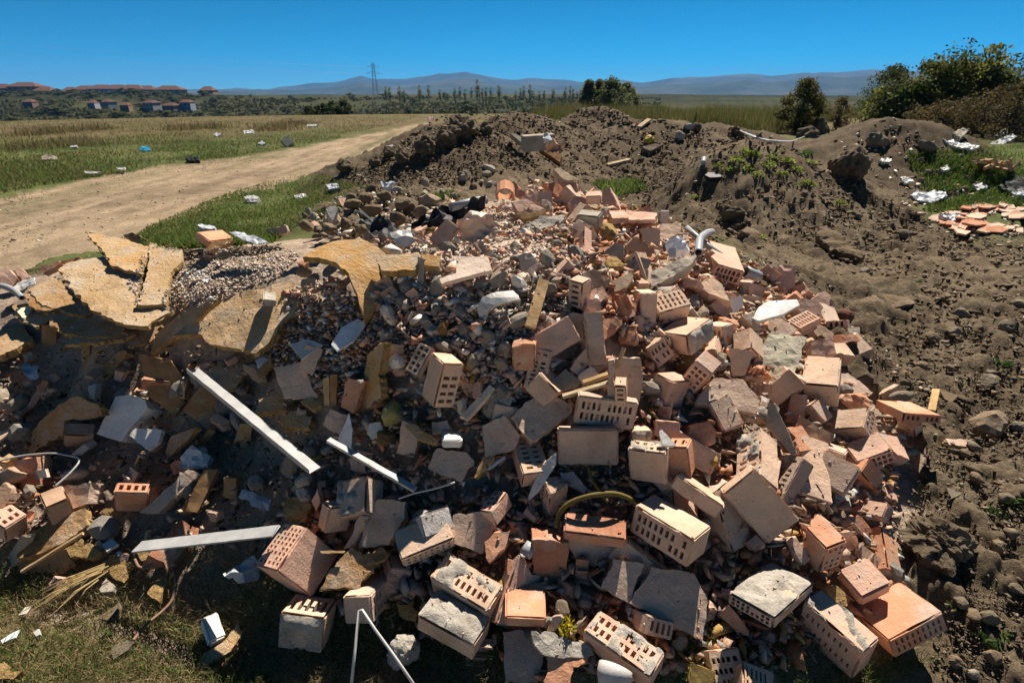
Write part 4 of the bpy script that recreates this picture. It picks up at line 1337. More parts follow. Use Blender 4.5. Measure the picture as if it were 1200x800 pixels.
S([(1010, 430), (1085, 520), (1110, 580), (1050, 560), (970, 480)], 'T', 'o', .05, 'orange broken edge | beneath the crusted brick', n=(-.3, .7, .6), lift=.05)

# -- middle of the slope
ORG[:] = (300, 400)
B([(880, 102), (980, 106), (833, 318), (816, 42)], 't', ('12', 2, 5), 'tall tan brick with a slotted side | standing on end', lift=.12, hole=(.7, .42))
B([(830, 30), (752, 165), (768, 0), (848, 40)], 'd', ('12', 5, 2), 'shaded slotted brick | leaning behind the tall tan one', lift=.08, hole=(.55, .6))
S([(850, 500), (985, 520), (1020, 562), (960, 657), (805, 592)], 'T', 'd', .1, 'rounded grey brick with a broken end | in the lower middle', n=(0, .75, .65), lift=.08, relief=.006)
S([(1062, 395), (1165, 350), (1240, 440), (1212, 505), (1075, 542)], 'T', 'd', .09, 'rough brown brick | with one bright corner beside the beige brick', n=(.05, .8, .55), lift=.08, relief=.01)
B([(522, 628), (383, 645), (607, 655), (518, 800)], 'd', None, 'grey crusted cube brick | with a reddish lower corner', lift=.08, main='13', crust=('13', .45))
S([(85, 125), (220, 95), (287, 265), (130, 262)], 'T', 't', .02, 'tan tile with a fine grid | tilted beside the ochre foam', n=(-.1, .7, .7), lift=.09, rough=.001)
S([(430, 170), (515, 185), (455, 337), (398, 306)], 'T', 'o', .07, 'reddish brick stub | capped with grey mortar', n=(-.2, .85, .45), lift=.07)
R(490, 187, 26, 'G', None, 'grey mortar cap | on the reddish stub', raw=False, lift=.13, squash=(1, .7, .5))
S([(235, 15), (310, 40), (265, 166), (205, 122)], 'T', 'd', .05, 'brown brick strip | behind the fine grid tile', n=(.1, .85, .45), lift=.09)
S([(312, 175), (340, 168), (342, 300), (318, 300)], 'L', 't', .02, 'short upright wood end | beside the fine grid tile', n=(-.2, .9, .3), lift=.07)
S([(345, 155), (380, 152), (378, 300), (350, 300)], 'L', 'b', .02, 'second upright wood end | behind the short one', n=(.1, .9, .3), lift=.06)
S([(350, 318), (432, 345), (392, 442), (310, 392)], 'T', 'd', .05, 'ridged brown brick piece | above the thin rod', n=(-.1, .8, .5), lift=.06, relief=.01)
R(640, 330, 84, 'BG', 'm', 'olive yellow bag | bulging between bricks', raw=False, planes=9, nz=.2, squash=(1, .7, .7), lift=.02, smooth=True, name='plastic_bag', cat='bag', group='bags and sheets')
S([(688, 370), (762, 402), (742, 542), (658, 522)], 'T', 'd', .09, 'dusty upright brick | beside the ochre strip', n=(-.1, .9, .4), lift=.07)
S([(702, 388), (742, 385), (850, 465), (835, 485), (760, 450)], 'F', 'y', .02, 'ochre foam strip | lying on the dusty upright brick', n=(.05, .6, .8), lift=.15, rough=.008)
B([(875, 470), (968, 478), (868, 425), (876, 495)], 'w', None, 'small white plaster block | beside the ochre strip', lift=.12, mat='W')
S([(585, 15), (690, 12), (692, 142), (580, 140)], 'T', 'b', .06, 'brown brick face | in shade beside the fibre board', n=(0, .9, .4), lift=.05)
S([(520, 60), (600, -5), (578, 160), (588, 262), (545, 300), (478, 332)], 'F', 'y', .03, 'ochre fibre board | standing on edge in the middle', n=(-.75, .6, .3), lift=.08, rough=.01, edge=.012)
S([(382, 465), (436, 335), (450, 420), (446, 505)], 'W', 'u', .01, 'white pointed tile shard | standing beside the thin rod', n=(.1, .9, .4), lift=.08, rough=.001)
S([(955, 350), (1095, 205), (1118, 218), (985, 366)], 'W', 'd', .03, 'chalky plaster bar | slanting in the grey rubble', n=(-.1, .6, .8), lift=.09)
S([(1100, 225), (1160, 220), (1200, 275), (1180, 320), (1080, 340)], 'C', 'w', .05, 'grey rubble plate | beside the chalky bar', n=(0, .7, .7), lift=.05)
S([(0, 268), (110, 255), (172, 268), (130, 322), (0, 338)], 'F', 'y', .04, 'ochre foam slab | sunlit above the metal rail', n=(0, .45, .9), lift=.08, rough=.014, edge=.014)
S([(95, 372), (190, 325), (268, 345), (238, 402), (150, 400)], 'F', 'y', .04, 'ochre foam slab | nearest the metal rail', n=(0, .45, .9), lift=.06, rough=.014, edge=.014)
S([(208, 278), (262, 262), (305, 300), (268, 318)], 'F', 'y', .03, 'small round foam piece | under the fine grid tile', n=(0, .5, .85), lift=.07, rough=.01)
S([(130, 738), (195, 732), (258, 765), (240, 830), (135, 820)], 'FE', None, .05, 'ochre foam cube | above the slotted brick with fine holes', n=(0, .6, .8), lift=.07, rough=.01, name='insulation_lump', cat='insulation')
B([(345, 778), (462, 790), (300, 736), (345, 905)], 't', None, 'tan brick with a dusty front | beside the foam cube', lift=.09, main='12')
R(225, 652, 42, 'G', None, 'rough pale lump | at the foot of the metal rail', raw=False, lift=.08)
R(228, 712, 46, 'G', None, 'rough grey lump | below the pale one at the rail foot', raw=False, lift=.06)
S([(262, 745), (290, 690), (300, 750), (280, 800)], 'T', 'p', .04, 'pink splinter | beside the foam cube', n=(0, .9, .4), lift=.09)
S([(160, 15), (240, -12), (312, 15), (215, 82)], 'P', 'w', .012, 'white tile | lying beside the fine grid tile', n=(.05, .6, .8), lift=.12, rough=.001)
S([(20, 110), (70, 50), (75, 110), (10, 165)], 'F', 'y', .02, 'cream board strip | by the upper end of the rail', n=(0, .5, .8), lift=.08)
S([(0, 90), (35, 70), (60, 85), (10, 120)], 'W', 'u', .01, 'white flake | beside the cream board strip', n=(0, .5, .8), lift=.09)
BAR((226, 434), (369, 551), .048, .02, 'A', 'long grey metal rail | slanting down into the bricks', 'metal_rail', 'rail', la=.24, lb=.17, prof='L')
BAR((385, 514), (487, 572), .022, .012, 'A', 'thin grey metal rod | slanting below the white tile shard', 'metal_rod', 'rod', la=.2, lb=.19)
TB([(467, 584), (485, 578), (510, 572), (533, 565)], .003, 'P', 'thin white wire | beside the rounded grey brick', 'wire', 'wire', lifts=.13, col='w')
BAR((160, 640), (323, 621), .05, .006, 'A', 'flat white metal strip | pointing at the finely slotted brick', 'metal_strip', 'metal strip', la=.17, lb=.22)
S([(1020, 640), (1060, 555), (1085, 600), (1030, 640)], 'F', 'y', .01, 'yellow splinter | beside the rough brown brick', n=(.1, .7, .6), lift=.1)
S([(1080, 600), (1165, 535), (1168, 550), (1100, 598)], 'P', 'u', .006, 'thin white sliver | beneath the rough brown brick', n=(.1, .7, .6), lift=.1, rough=.001)
B([(1100, 800), (1040, 790), (1180, 700), (1130, 870)], 'p', ('12', 2, 4), 'shaded pink slotted end | above the orange splinter brick', lift=.06, main='12')
S([(740, 215), (790, 200), (830, 240), (800, 262)], 'C', 'u', .02, 'bluish chip | at the foot of the tall tan brick', lift=.04)
S([(530, 385), (580, 375), (608, 440), (540, 462), (520, 430)], 'W', 'k', .02, 'grey plaster flake | below the olive bag', n=(0, .8, .6), lift=.06)
S([(820, 378), (895, 368), (908, 412), (830, 440)], 'T', 'd', .03, 'dusty curved sherd | behind the white plaster block', n=(0, .8, .6), lift=.08)
S([(440, 545), (505, 560), (510, 615), (440, 610)], 'T', 'd', .04, 'brown sherd | under the thin metal rod', n=(0, .8, .6), lift=.05)

# -- bottom middle
ORG[:] = (300, 600)
B([(238, 68), (92, 270), (405, 188), (128, 40)], 'p', ('13', 8, 5), 'pink brick with many fine slots | at the end of the white strip', lift=.09, hole=(.62, .5))
B([(322, 495), (112, 468), (385, 400), (310, 660)], 't', ('12', 5, 1), 'brick with a plastered grey side | standing in the grass', lift=.06, hole=(.45, .7), crust=('13', .75), main='12')
B([(535, 388), (400, 398), (655, 262), (545, 525)], 'd', ('23', 7, 2), 'shaded brick with slots | under the plastered foam slab', lift=.06, hole=(.5, .55))
S([(450, 165), (500, 200), (598, 168), (605, 220), (500, 300), (472, 355), (300, 357), (370, 250)], 'F', 'd', .035, 'foam slab with grey plaster | lying on the shaded slotted brick', n=(.05, .55, .85), lift=.13, rough=.012, relief=.01, edge=.015)
B([(680, 225), (925, 105), (645, 82), (690, 268)], 't', ('13', 8, 2), 'tan brick with a groove across its top | in the sun', lift=.1, hole=(.4, .45))
S([(928, 12), (1050, 0), (1122, 52), (1062, 192), (893, 132)], 'T', 't', .09, 'square tan brick | behind the mortared slotted one', n=(0, .7, .7), lift=.09)
B([(1083, 465), (815, 285), (1160, 335), (1092, 545)], 't', ('12', 9, 2), 'slotted brick smeared with mortar | above the concrete topped one', lift=.06, hole=(.45, .6), crust=('12', .36))
B([(1020, 625), (752, 478), (1105, 495), (1015, 700)], 't', None, 'brick topped with thick grey concrete | in the grass', lift=.1, crust=('12', .95))
S([(1068, 140), (1120, 95), (1192, 85), (1170, 170), (1090, 230)], 'T', 'o', .06, 'small orange brick lump | beside the square tan brick', n=(0, .6, .8), lift=.1)
S([(520, 10), (570, -60), (702, -50), (692, 30), (620, 152), (482, 166)], 'T', 't', .09, 'tan brick with a rough broken side | in the middle of the front row', n=(-.05, .7, .7), lift=.1)
S([(415, 172), (490, 15), (516, 20), (450, 165)], 'T', 'd', .02, 'thin brick splinter | leaning on the rough sided tan brick', n=(-.3, .7, .6), lift=.12)
TB([(411, 810), (416, 760), (421, 715), (424, 714), (440, 738), (462, 768), (488, 806)], .0045, 'P', 'white plastic strip | folded upright in the front grass', 'plastic_strip', 'strip', lifts=[.1, .17, .24, .24, .2, .15, .1], col='w', smooth=False)
R(690, 655, 80, 'G', None, 'pale concrete lump | in the grass beside the white strip', raw=False, planes=9, nz=.14, lift=.05, sub=4, squash=(1, .9, 1))
S([(658, 432), (720, 430), (760, 465), (745, 510), (680, 490)], 'FE', None, .03, 'ochre foam crumb | beside the concrete topped brick', n=(0, .5, .8), lift=.04, name='insulation_lump', cat='insulation')
S([(300, 180), (415, 178), (410, 190), (305, 190)], 'L', 'y', .008, 'thin yellow splinter | on the finely slotted brick', n=(0, .6, .8), lift=.17)

# -- shaded front at the far side
ORG[:] = (0, 400)
S([(545, 258), (610, 250), (682, 272), (690, 312), (605, 415), (570, 470), (450, 435)], 'W', 'w', .1, 'white foam block | half sunlit in the shaded hollow', n=(-.15, .75, .65), lift=.08, name='foam_block', cat='foam block')
S([(608, 440), (625, 405), (760, 415), (745, 470), (690, 508)], 'W', 'w', .02, 'white shard with a sunlit edge | under the white foam block', n=(-.1, .6, .75), lift=.08)
S([(350, 252), (430, 300), (444, 352), (300, 372), (290, 440), (100, 542), (130, 420), (230, 330)], 'F', 'd', .03, 'curled brown board | standing in the shaded front', n=(-.3, .85, .45), lift=.12, rough=.012, edge=.014, bend=.03)
B([(440, 440), (300, 430), (445, 380), (440, 500)], 'b', None, 'brown brick in deep shade | behind the curled board', lift=.05, main='12')
B([(660, 180), (810, 190), (690, 100), (655, 230)], 'r', None, 'dark brick | deep in the hollow below the tilted board', lift=.05, main='12')
S([(880, 600), (942, 620), (742, 802), (655, 802)], 'T', 'd', .06, 'long grey brick bar | lying in the shaded front', n=(.1, .7, .7), lift=.06)
S([(955, 600), (1020, 600), (925, 800), (860, 800)], 'L', 'b', .04, 'brown board | parallel to the long grey bar', n=(.15, .7, .7), lift=.05)
S([(770, 520), (800, 450), (920, 395), (925, 410), (870, 470), (790, 545)], 'F', 'd', .02, 'thin ochre board edge | below the metal rail', n=(-.4, .7, .5), lift=.06, rough=.01)
S([(650, 60), (800, 90), (905, 230), (820, 350), (700, 260)], 'L', 'b', .03, 'wide dark board | in shade beside the metal rail', n=(.3, .8, .5), lift=.07)
S([(1000, 180), (1080, 330), (980, 420), (860, 320), (930, 220)], 'F', 'd', .03, 'dark sheet | leaning under the metal rail', n=(.3, .8, .5), lift=.06)
B([(530, 705), (692, 715), (545, 658), (540, 800)], 'o', ('12', 4, 1), 'orange brick with a sunlit slotted top | in the shaded front', lift=.08, hole=(.5, .6))
S([(230, 692), (355, 672), (425, 665), (405, 760), (300, 802), (235, 802)], 'T', 'd', .08, 'tan brick face | cut by shade above the foam planks', n=(0, .75, .65), lift=.06)
crumple([(210, 545), (222, 528), (238, 522), (248, 535), (244, 548), (225, 550)], 'grey cloth scrap | deep in the shaded front', 'BG', 'k', 'cloth_scrap', 'cloth', lift=.06, amp=.04)
crumple([(281, 583), (287, 577), (302, 578), (318, 585), (314, 596), (296, 594)], 'white crumpled paper | in shade below the metal rail', 'BG', 'u', 'paper_scrap', 'paper', lift=.07, amp=.03)
crumple([(26, 433), (32, 426), (46, 430), (44, 442), (33, 444)], 'white plastic scrap | in shade below the grey brown board', 'BG', 'u', 'plastic_scrap', 'plastic', lift=.05, amp=.03)
TB([(-5, 541), (25, 534), (60, 531), (78, 533), (93, 538), (84, 552), (64, 570)], .004, 'A', 'thin metal wire loop | in the shaded front', 'wire', 'wire', lifts=.08)
S([(70, 330), (120, 310), (200, 180), (225, 190), (160, 300), (90, 360)], 'T', 'r', .04, 'dark red brick bar | steep in the shaded front', n=(.2, .8, .5), lift=.03)
S([(70, 560), (170, 540), (190, 680), (90, 700)], 'T', 'r', .07, 'dark red brick | inside the wire loop', n=(0, .8, .5), lift=.04)
S([(165, 605), (210, 600), (222, 635), (180, 645)], 'W', 'd', .015, 'pale flake | on the dark red brick inside the wire loop', n=(0, .8, .5), lift=.11)
S([(840, 545), (900, 490), (990, 540), (975, 590), (850, 590)], 'BG', 'k', .03, 'grey padded rag | in shade near the brown board', n=(0, .6, .8), lift=.07, relief=.02, name='rag', cat='rag')
S([(1050, 640), (1110, 640), (1110, 740), (1050, 730)], 'L', 'b', .03, 'small brown wood end | in shade above the white strip', n=(0, .9, .4), lift=.04)

# -- near corner of the grass
ORG[:] = (0, 600)
B([(20, 78), (128, 8), (-60, 20), (30, 150)], 'p', ('12', 3, 2), 'slotted pink brick | cut by the border in the shaded front', lift=.07, main='12', hole=(.5, .55))
S([(100, 110), (190, 62), (300, 10), (395, -15), (398, 60), (320, 130), (170, 202), (78, 216)], 'F', 'd', .04, 'fibrous ochre board | lying flat at the foot of the heap', n=(.05, .5, .85), lift=.07, rough=.012, relief=.01)
S([(35, 212), (102, 108), (80, 216), (62, 255), (38, 250)], 'C', 'k', .04, 'grey board end | beside the fibrous ochre board', n=(-.5, .7, .4), lift=.05)
S([(70, 220), (310, 170), (320, 210), (360, 250), (290, 290), (80, 275)], 'L', 'b', .05, 'shaded brown plank | under the fibrous ochre board', n=(0, .8, .5), lift=.03)
S([(312, 165), (380, 128), (470, 180), (450, 208), (330, 210)], 'FE', None, .03, 'crumbly ochre foam | at the tip of the fibrous board', n=(0, .45, .9), lift=.06, name='insulation_lump', cat='insulation', rough=.01)
S([(500, 220), (540, 202), (585, 225), (592, 330), (540, 320), (515, 270)], 'FE', None, .03, 'ochre foam scrap | beside the white strip end', n=(0, .45, .9), lift=.03, name='insulation_lump', cat='insulation', rough=.01)
S([(640, 185), (750, 178), (760, 200), (660, 228)], 'FE', None, .03, 'ochre foam wedge | under the white strip end', n=(0, .45, .9), lift=.04, name='insulation_lump', cat='insulation')
S([(688, 380), (720, 330), (785, 288), (792, 320), (742, 415)], 'FE', None, .03, 'ochre foam tongue | in the grass inside the cable curve', n=UPV, lift=.03, name='insulation_lump', cat='insulation', rough=.008)
S([(918, 712), (960, 660), (1070, 580), (1120, 512), (1140, 560), (1080, 650), (1000, 690), (935, 730)], 'F', 'y', .025, 'ochre foam plank | in the grass below the white foam cube', n=UPV, lift=.03, rough=.01)
R(288, 325, 54, 'T', 'o', 'pinkish broken brick lump | in the grass beside the straw', raw=False, planes=13, nz=.16, squash=(1, .8, .6), lift=.02, name='brick_fragment', cat='brick fragment')
S([(462, 492), (556, 420), (560, 445), (540, 514)], 'R', 'd', .02, 'triangular tan slate | in the grass', n=UPV, lift=.025)
S([(462, 352), (500, 308), (542, 345), (530, 368), (470, 374)], 'C', 'w', .03, 'pale stone flake | in the grass by the ochre foam', n=UPV, lift=.03)
S([(520, 658), (535, 625), (600, 600), (632, 606), (600, 645), (530, 688)], 'R', 'k', .03, 'grey flat stone | in the grass at the cable end', n=UPV, lift=.025)
B([(985, 610), (1060, 575), (950, 490), (975, 640)], 'w', None, 'white foam cube | in the grass beside the ochre plank', mat='W', lift=.05, main='12', wear=.008)
TB([(156, 750), (165, 739), (174, 729), (190, 716), (202, 702), (206, 684), (204, 670), (199, 661), (193, 658)], .005, 'H', 'pinkish flat cable | curving through the grass', 'cable', 'cable', lifts=.03, col='d')
TB([(158, 655), (163, 664), (173, 664), (184, 656), (192, 647), (196, 645)], .005, 'H', 'brown cable loop | under the white strip end', 'cable', 'cable', lifts=.05, col='d')
BAR((24, 669), (96, 624), .012, .01, 'L', 'long thin twig | lying on the fibrous ochre board', 'twig', 'twig', la=.07, lb=.13, col='t')
S([(478, 150), (520, 120), (552, 150), (500, 185)], 'P', 'w', .01, 'white plastic bit | above the ochre scrap', n=UPV, lift=.06)
S([(538, 190), (560, 180), (572, 190), (552, 203)], 'P', 'w', .012, 'small white bit | beside the ochre scrap', n=UPV, lift=.04)
S([(85, 480), (120, 445), (150, 440), (120, 475)], 'W', 'k', .006, 'grey paper scrap | flat in the near grass', n=UPV, lift=.03, name='paper_scrap', cat='paper')
S([(0, 600), (60, 560), (90, 545), (70, 585), (10, 612)], 'W', 'u', .006, 'bluish paper strip | flat in the near grass', n=UPV, lift=.03, name='paper_scrap', cat='paper')
S([(160, 560), (180, 548), (190, 570), (170, 582)], 'P', 'w', .012, 'tiny round white plastic bit | in the near grass', n=UPV, lift=.04, name='plastic_scrap', cat='plastic')
S([(-30, 730), (20, 700), (40, 740), (100, 745), (60, 775), (-30, 775)], 'FE', None, .03, 'ochre foam scrap | at the near corner of the grass', n=UPV, lift=.03, name='insulation_lump', cat='insulation', rough=.01)
crumple([(270, 560), (262, 670), (282, 682), (300, 676), (306, 660), (296, 650)][1:], 'bluish cloth scrap | in deep shade below the white strip', 'BG', 'u', 'cloth_scrap', 'cloth', lift=.06, amp=.05)

# ------------------------------------------------------------------ smaller broken pieces filling the heap: shared shapes, one object each
LABELS = {}


def uniq(lab, group):
    LABELS.setdefault(lab, []).append(group)
    return lab


def plate_mesh(seed, col=None):
    r2 = random.Random(seed)
    n = r2.randint(4, 6)
    pts = []
    for i in range(n):
        a = 2 * math.pi * (i + r2.uniform(-.3, .3)) / n
        k = r2.uniform(.65, 1.1)
        pts.append((math.cos(a) * k, math.sin(a) * k * r2.uniform(.55, .9)))
    V, F, nc = slab_geo(pts, r2.uniform(.25, .5), .05, seed, 0, step=.22, relief=.05, edge=.06)
    return V, F


def proto(name, V, F, mat, smooth=False):
    me = bpy.data.meshes.new(name)
    me.from_pydata([tuple(v) for v in V], [], [tuple(f) for f in F])
    bm = bmesh.new()
    bm.from_mesh(me)
    bmesh.ops.recalc_face_normals(bm, faces=bm.faces)
    bm.to_mesh(me)
    bm.free()
    me.materials.append(mat)
    return me


def ridged_mesh(seed):
    """a broken piece of hollow brick: outer skin with the stumps of the inner webs"""
    V, F = [], []
    r2 = random.Random(seed)

    def box(x0, x1, y0, y1, z0, z1):
        b = len(V)
        for x in (x0, x1):
            for y in (y0, y1):
                for z in (z0, z1):
                    V.append((x + r2.uniform(-.04, .04), y + r2.uniform(-.04, .04), z + r2.uniform(-.05, .05)))
        for f in ((0, 1, 3, 2), (4, 6, 7, 5), (0, 4, 5, 1), (2, 3, 7, 6), (0, 2, 6, 4), (1, 5, 7, 3)):
            F.append(tuple(b + i for i in f))
    box(-1, 1, -.6, .6, 0, .16)
    k = r2.randint(3, 5)
    for i in range(k):
        x = -1 + .05 + (1.8) * i / (k - 1)
        box(x, x + .14, -.58 + r2.uniform(0, .15), .58 - r2.uniform(0, .15), .165, .165 + r2.uniform(.12, .5))
    return V, F


PL = [proto('brick_fragment', *plate_mesh(i), M['T']) for i in range(9)]
RG = [proto('brick_fragment', *ridged_mesh(40 + i), M['T']) for i in range(5)]
CH = []
for i, sl in enumerate([('12', 3, 2), ('12', 4, 1), ('23', 3, 2), ('13', 4, 2), ('12', 2, 2)]):
    L = np.array([(1.9, 1.2, .9), (1.8, .9, 1.1), (1.2, 1.5, 1.3), (1.8, 1.0, 1.2), (1.2, 1.2, 1.0)][i])
    V, F = brick_geo(L * .06, sl, .0035, (0, 1, .045), 60 + i, (.5, .6))
    CH.append(proto('brick_fragment', (V / .06 - L / 2), F, M['T']))
RK = {k: [proto('rubble_chunk', *rock_geo(80 + i + j * 20, 2, 12, (1, .8, .65), .14), M[k]) for i in range(6)] for j, k in enumerate('GCRW')}
PW = [proto('plaster_piece', *plate_mesh(30 + i), M['W']) for i in range(4)]
PF = [proto('insulation_lump', *rock_geo(200 + i, 3, 10, (1, .75, .45), .3), M['FE']) for i in range(3)]
BW = [proto('wood_piece', *plate_mesh(130 + i), M['L']) for i in range(3)]

BR = []
for i, (sl, hl, L, bk) in enumerate([(('12', 8, 2), (.5, .6), (.25, .12, .085), None), (('13', 8, 2), (.45, .55), (.24, .11, .1), (0, 1, .03)), (('23', 4, 2), (.5, .6), (.23, .13, .09), None),
                                     (None, None, (.24, .115, .07), (0, 1, .05)), (None, None, (.14, .12, .09), (0, 1, .04)), (None, None, (.25, .13, .08), None), (('12', 4, 2), (.5, .6), (.13, .12, .09), (0, 1, .03)),
                                     (('12', 5, 3), (.6, .5), (.15, .14, .1), (0, 1, .04))]):
    V, F = brick_geo(np.array(L), sl, .0045, bk, 160 + i, hl or (.5, .6))
    cv, cf = crust_geo(np.array(L), ('12', '13', '23')[i % 3], .42 + .12 * (i % 3), 31 + i, None)
    cm = None
    if cf:
        cm = proto('mortar_crust', cv - np.array(L) / 2, cf, M['G'])
        cm.polygons.foreach_set('use_smooth', [True] * len(cm.polygons))
    BR.append((proto('hollow_brick' if sl else 'brick', V - np.array(L) / 2, F, M['T']), bool(sl), cm))

REL_SEEN = {}


def near_label(px, py, what):
    best = sorted(HEROES[:NH], key=lambda h: (h[0] - px) ** 2 + (h[1] - py) ** 2)
    for h in best[:12]:
        dx, dy = px - h[0], py - h[1]
        for rel in ([('just below' if dy > 0 else 'just above')] if abs(dy) > abs(dx) else ['just beside']) + ['close to', 'lying near', 'next to']:
            lab = f"{what} {rel} the {h[2]}"
            if lab not in REL_SEEN and len(lab.split()) <= 16:
                REL_SEEN[lab] = 1
                return lab
    return f"{what} among the rubble of the heap"


COLW = {'o': 'orange', 'p': 'pink', 't': 'tan', 'r': 'dark red', 'd': 'dusty', 'b': 'brown', 'w': 'white', 'g': 'light grey', 'k': 'grey', 'u': 'bluish white'}
NH = len(HEROES)
HC = np.array([h[3] for h in HEROES])
HR = np.array([h[4] for h in HEROES])
HPX = np.array([(h[0], h[1]) for h in HEROES], float)
_dep = (HC - np.array((0, 0, EYE))) @ np.array((0, CP, -SP))
HPR = HR / np.maximum(_dep, .5) * FPX * .8
placed = []


def scatter(n, poly, kinds, smin, smax, sink=.25, avoid=.55, seed=1, tilt=.7, lift=.0):
    """pieces dropped on the heap inside a region of the photograph"""
    r2 = random.Random(seed)
    xs, ys = [p[0] for p in poly], [p[1] for p in poly]
    done = tries = 0
    while done < n and tries < n * 60:
        tries += 1
        px, py = r2.uniform(min(xs), max(xs)), r2.uniform(min(ys), max(ys))
        if not in_poly(np.array([px]), np.array([py]), poly)[0]:
            continue
        c = ground(px, py, lift)
        s = r2.uniform(smin, smax) ** 1 * (1 if r2.random() < .8 else .7)
        d = np.sqrt(((HC - np.array(c)) ** 2).sum(1))
        if (d < HR * avoid).any():
            continue
        # keep clear of the pieces placed by eye, also along the line of sight
        pr = np.hypot(HPX[:, 0] - px, HPX[:, 1] - py)
        if (pr < HPR * (.95 if kinds[0][0] == 'brick' else .62)).any():
            continue
        if placed:
            q = np.array(placed[-400:])
            if (np.sqrt(((q[:, :3] - np.array(c)) ** 2).sum(1)) < (q[:, 3] + s) * .5).any():
                continue
        placed.append((*c, s))
        kd, col = r2.choices(kinds, [k[2] for k in kinds])[0][:2]
        col = r2.choice(col)
        nv = normal_at(c.x, c.y)
        if kd in ('plate', 'ridge', 'wood', 'white'):
            v = (nv + Vector((r2.gauss(0, tilt), r2.gauss(0, tilt) - .15, r2.gauss(0, tilt * .5)))).normalized()
            q = v.to_track_quat('Z', 'Y') @ Euler((0, 0, r2.uniform(0, 6.3))).to_quaternion()
        else:
            q = Euler((r2.uniform(0, 6.3), r2.uniform(0, 6.3), r2.uniform(0, 6.3))).to_quaternion()
        size = 'small' if s < (smin + smax) / 2 else 'palm sized'
        if kd == 'plate':
            me, nm, cat, w, gp = r2.choice(PL), 'brick_fragment', 'brick fragment', 'flat brick sherd', 'brick fragments in the rubble heap'
        elif kd == 'ridge':
            me, nm, cat, w, gp = r2.choice(RG), 'brick_fragment', 'brick fragment', 'ridged brick sherd', 'brick fragments in the rubble heap'
        elif kd == 'slot':
            me, nm, cat, w, gp = r2.choice(CH), 'brick_fragment', 'brick fragment', 'slotted brick stump', 'brick fragments in the rubble heap'
        elif kd == 'brick':
            me, hol, cru = r2.choice(BR)
            nm, cat, gp = 'hollow_brick' if hol else 'brick', 'brick', 'bricks and blocks in the rubble heap'
            w = 'slotted brick' if hol else 'plain brick'
            size = 'half buried'
            q = Vector((nv.x + r2.gauss(0, .55), nv.y + r2.gauss(0, .55), nv.z)).to_track_quat('Z', 'Y') @ Euler((r2.choice([0, 0, 1.57, 3.14]), r2.choice([0, 0, .5, 1.57]), 0)).to_quaternion() @ Euler((0, 0, r2.uniform(0, 6.3))).to_quaternion()
        elif kd == 'foam':
            me, nm, cat, w, gp = r2.choice(PF), 'insulation_lump', 'insulation', 'ochre foam bit', 'ochre insulation bits'
        elif kd == 'white':
            me, nm, cat, w, gp = r2.choice(PW), 'plaster_piece', 'plaster', 'plaster flake', 'plaster pieces in the rubble heap'
        elif kd == 'wood':
            me, nm, cat, w, gp = r2.choice(BW), 'wood_piece', 'wood', 'broken board piece', 'wood pieces in the rubble heap'
        else:
            me, nm, cat, w, gp = r2.choice(RK[kd]), 'rubble_chunk', 'rubble', {'G': 'mortar chunk', 'C': 'concrete chunk', 'R': 'stone', 'W': 'plaster chunk'}[kd], 'grey chunks in the rubble heap'
        o = bpy.data.objects.new(nm, me)
        o.location = c + nv * s * (.5 - sink)
        o.rotation_mode = 'QUATERNION'
        o.rotation_quaternion = q
        k = s * (.62 if kd == 'slot' else 1)
        if kd == 'brick':
            k = s / .1
        o.scale = (k * r2.uniform(.85, 1.25), k, k * r2.uniform(.8, 1.1)) if kd not in ('slot', 'brick') else (k, k, k)
        b = tint('T' if kd in ('plate', 'ridge', 'slot', 'brick') else 'C', col)
        j = r2.uniform(.85, 1.12)
        o.color = (b[0] * j, b[1] * j, b[2] * j, 1)
        COL.objects.link(o)
        cw = '' if kd in ('foam', 'G') else COLW.get(col, '') + ' '
        if kd == 'brick' and cru is not None and r2.random() < .45:
            m = bpy.data.objects.new('mortar_crust', cru)
            COL.objects.link(m)
            m.parent = o
        tag(o, near_label(px, py, f"{size} {cw}{w}"), cat, gp)
        done += 1


ZTOP = [(600, 205), (760, 250), (870, 300), (960, 350), (1000, 400), (940, 450), (760, 420), (650, 340), (640, 260)]
ZMID = [(430, 290), (520, 250), (640, 230), (690, 300), (640, 460), (520, 480), (430, 400), (440, 330)]
ZLOW = [(340, 560), (450, 460), (700, 420), (960, 440), (1080, 500), (1050, 600), (1060, 720), (900, 790), (620, 790), (420, 720), (330, 680)]
ZLEFT = [(-30, 430), (120, 400), (330, 420), (380, 520), (340, 640), (160, 660), (0, 640), (-30, 560)]
ZFAR = [(345, 262), (380, 235), (440, 222), (500, 230), (560, 240), (540, 262), (470, 285), (380, 278)]
br = lambda a, b, c: [('plate', 'opppttd', a), ('ridge', 'opptd', b), ('slot', 'pptd', c * 2.6)]
scatter(20, ZLOW, [('brick', 'pptdtodk', 1)], .075, .105, seed=12, avoid=.62, sink=.42)
scatter(34, [(640, 300), (760, 290), (900, 330), (1000, 400), (1070, 500), (1020, 610), (900, 600), (700, 560), (600, 470)], [('brick', 'pptdtpo', 1)], .06, .088, seed=15, avoid=.5, sink=.3)
scatter(20, ZTOP, [('brick', 'pptdtodk', 1)], .07, .1, seed=13, avoid=.6, sink=.4)
scatter(5, ZLEFT, [('brick', 'tdbr', 1)], .075, .1, seed=14, avoid=.6, sink=.4)
scatter(105, ZTOP, br(5, 2, 1.2) + [('C', 'gw', 1.2), ('G', 'w', 1), ('foam', 'w', .7), ('white', 'wu', .5)], .025, .06, seed=2, avoid=.5)
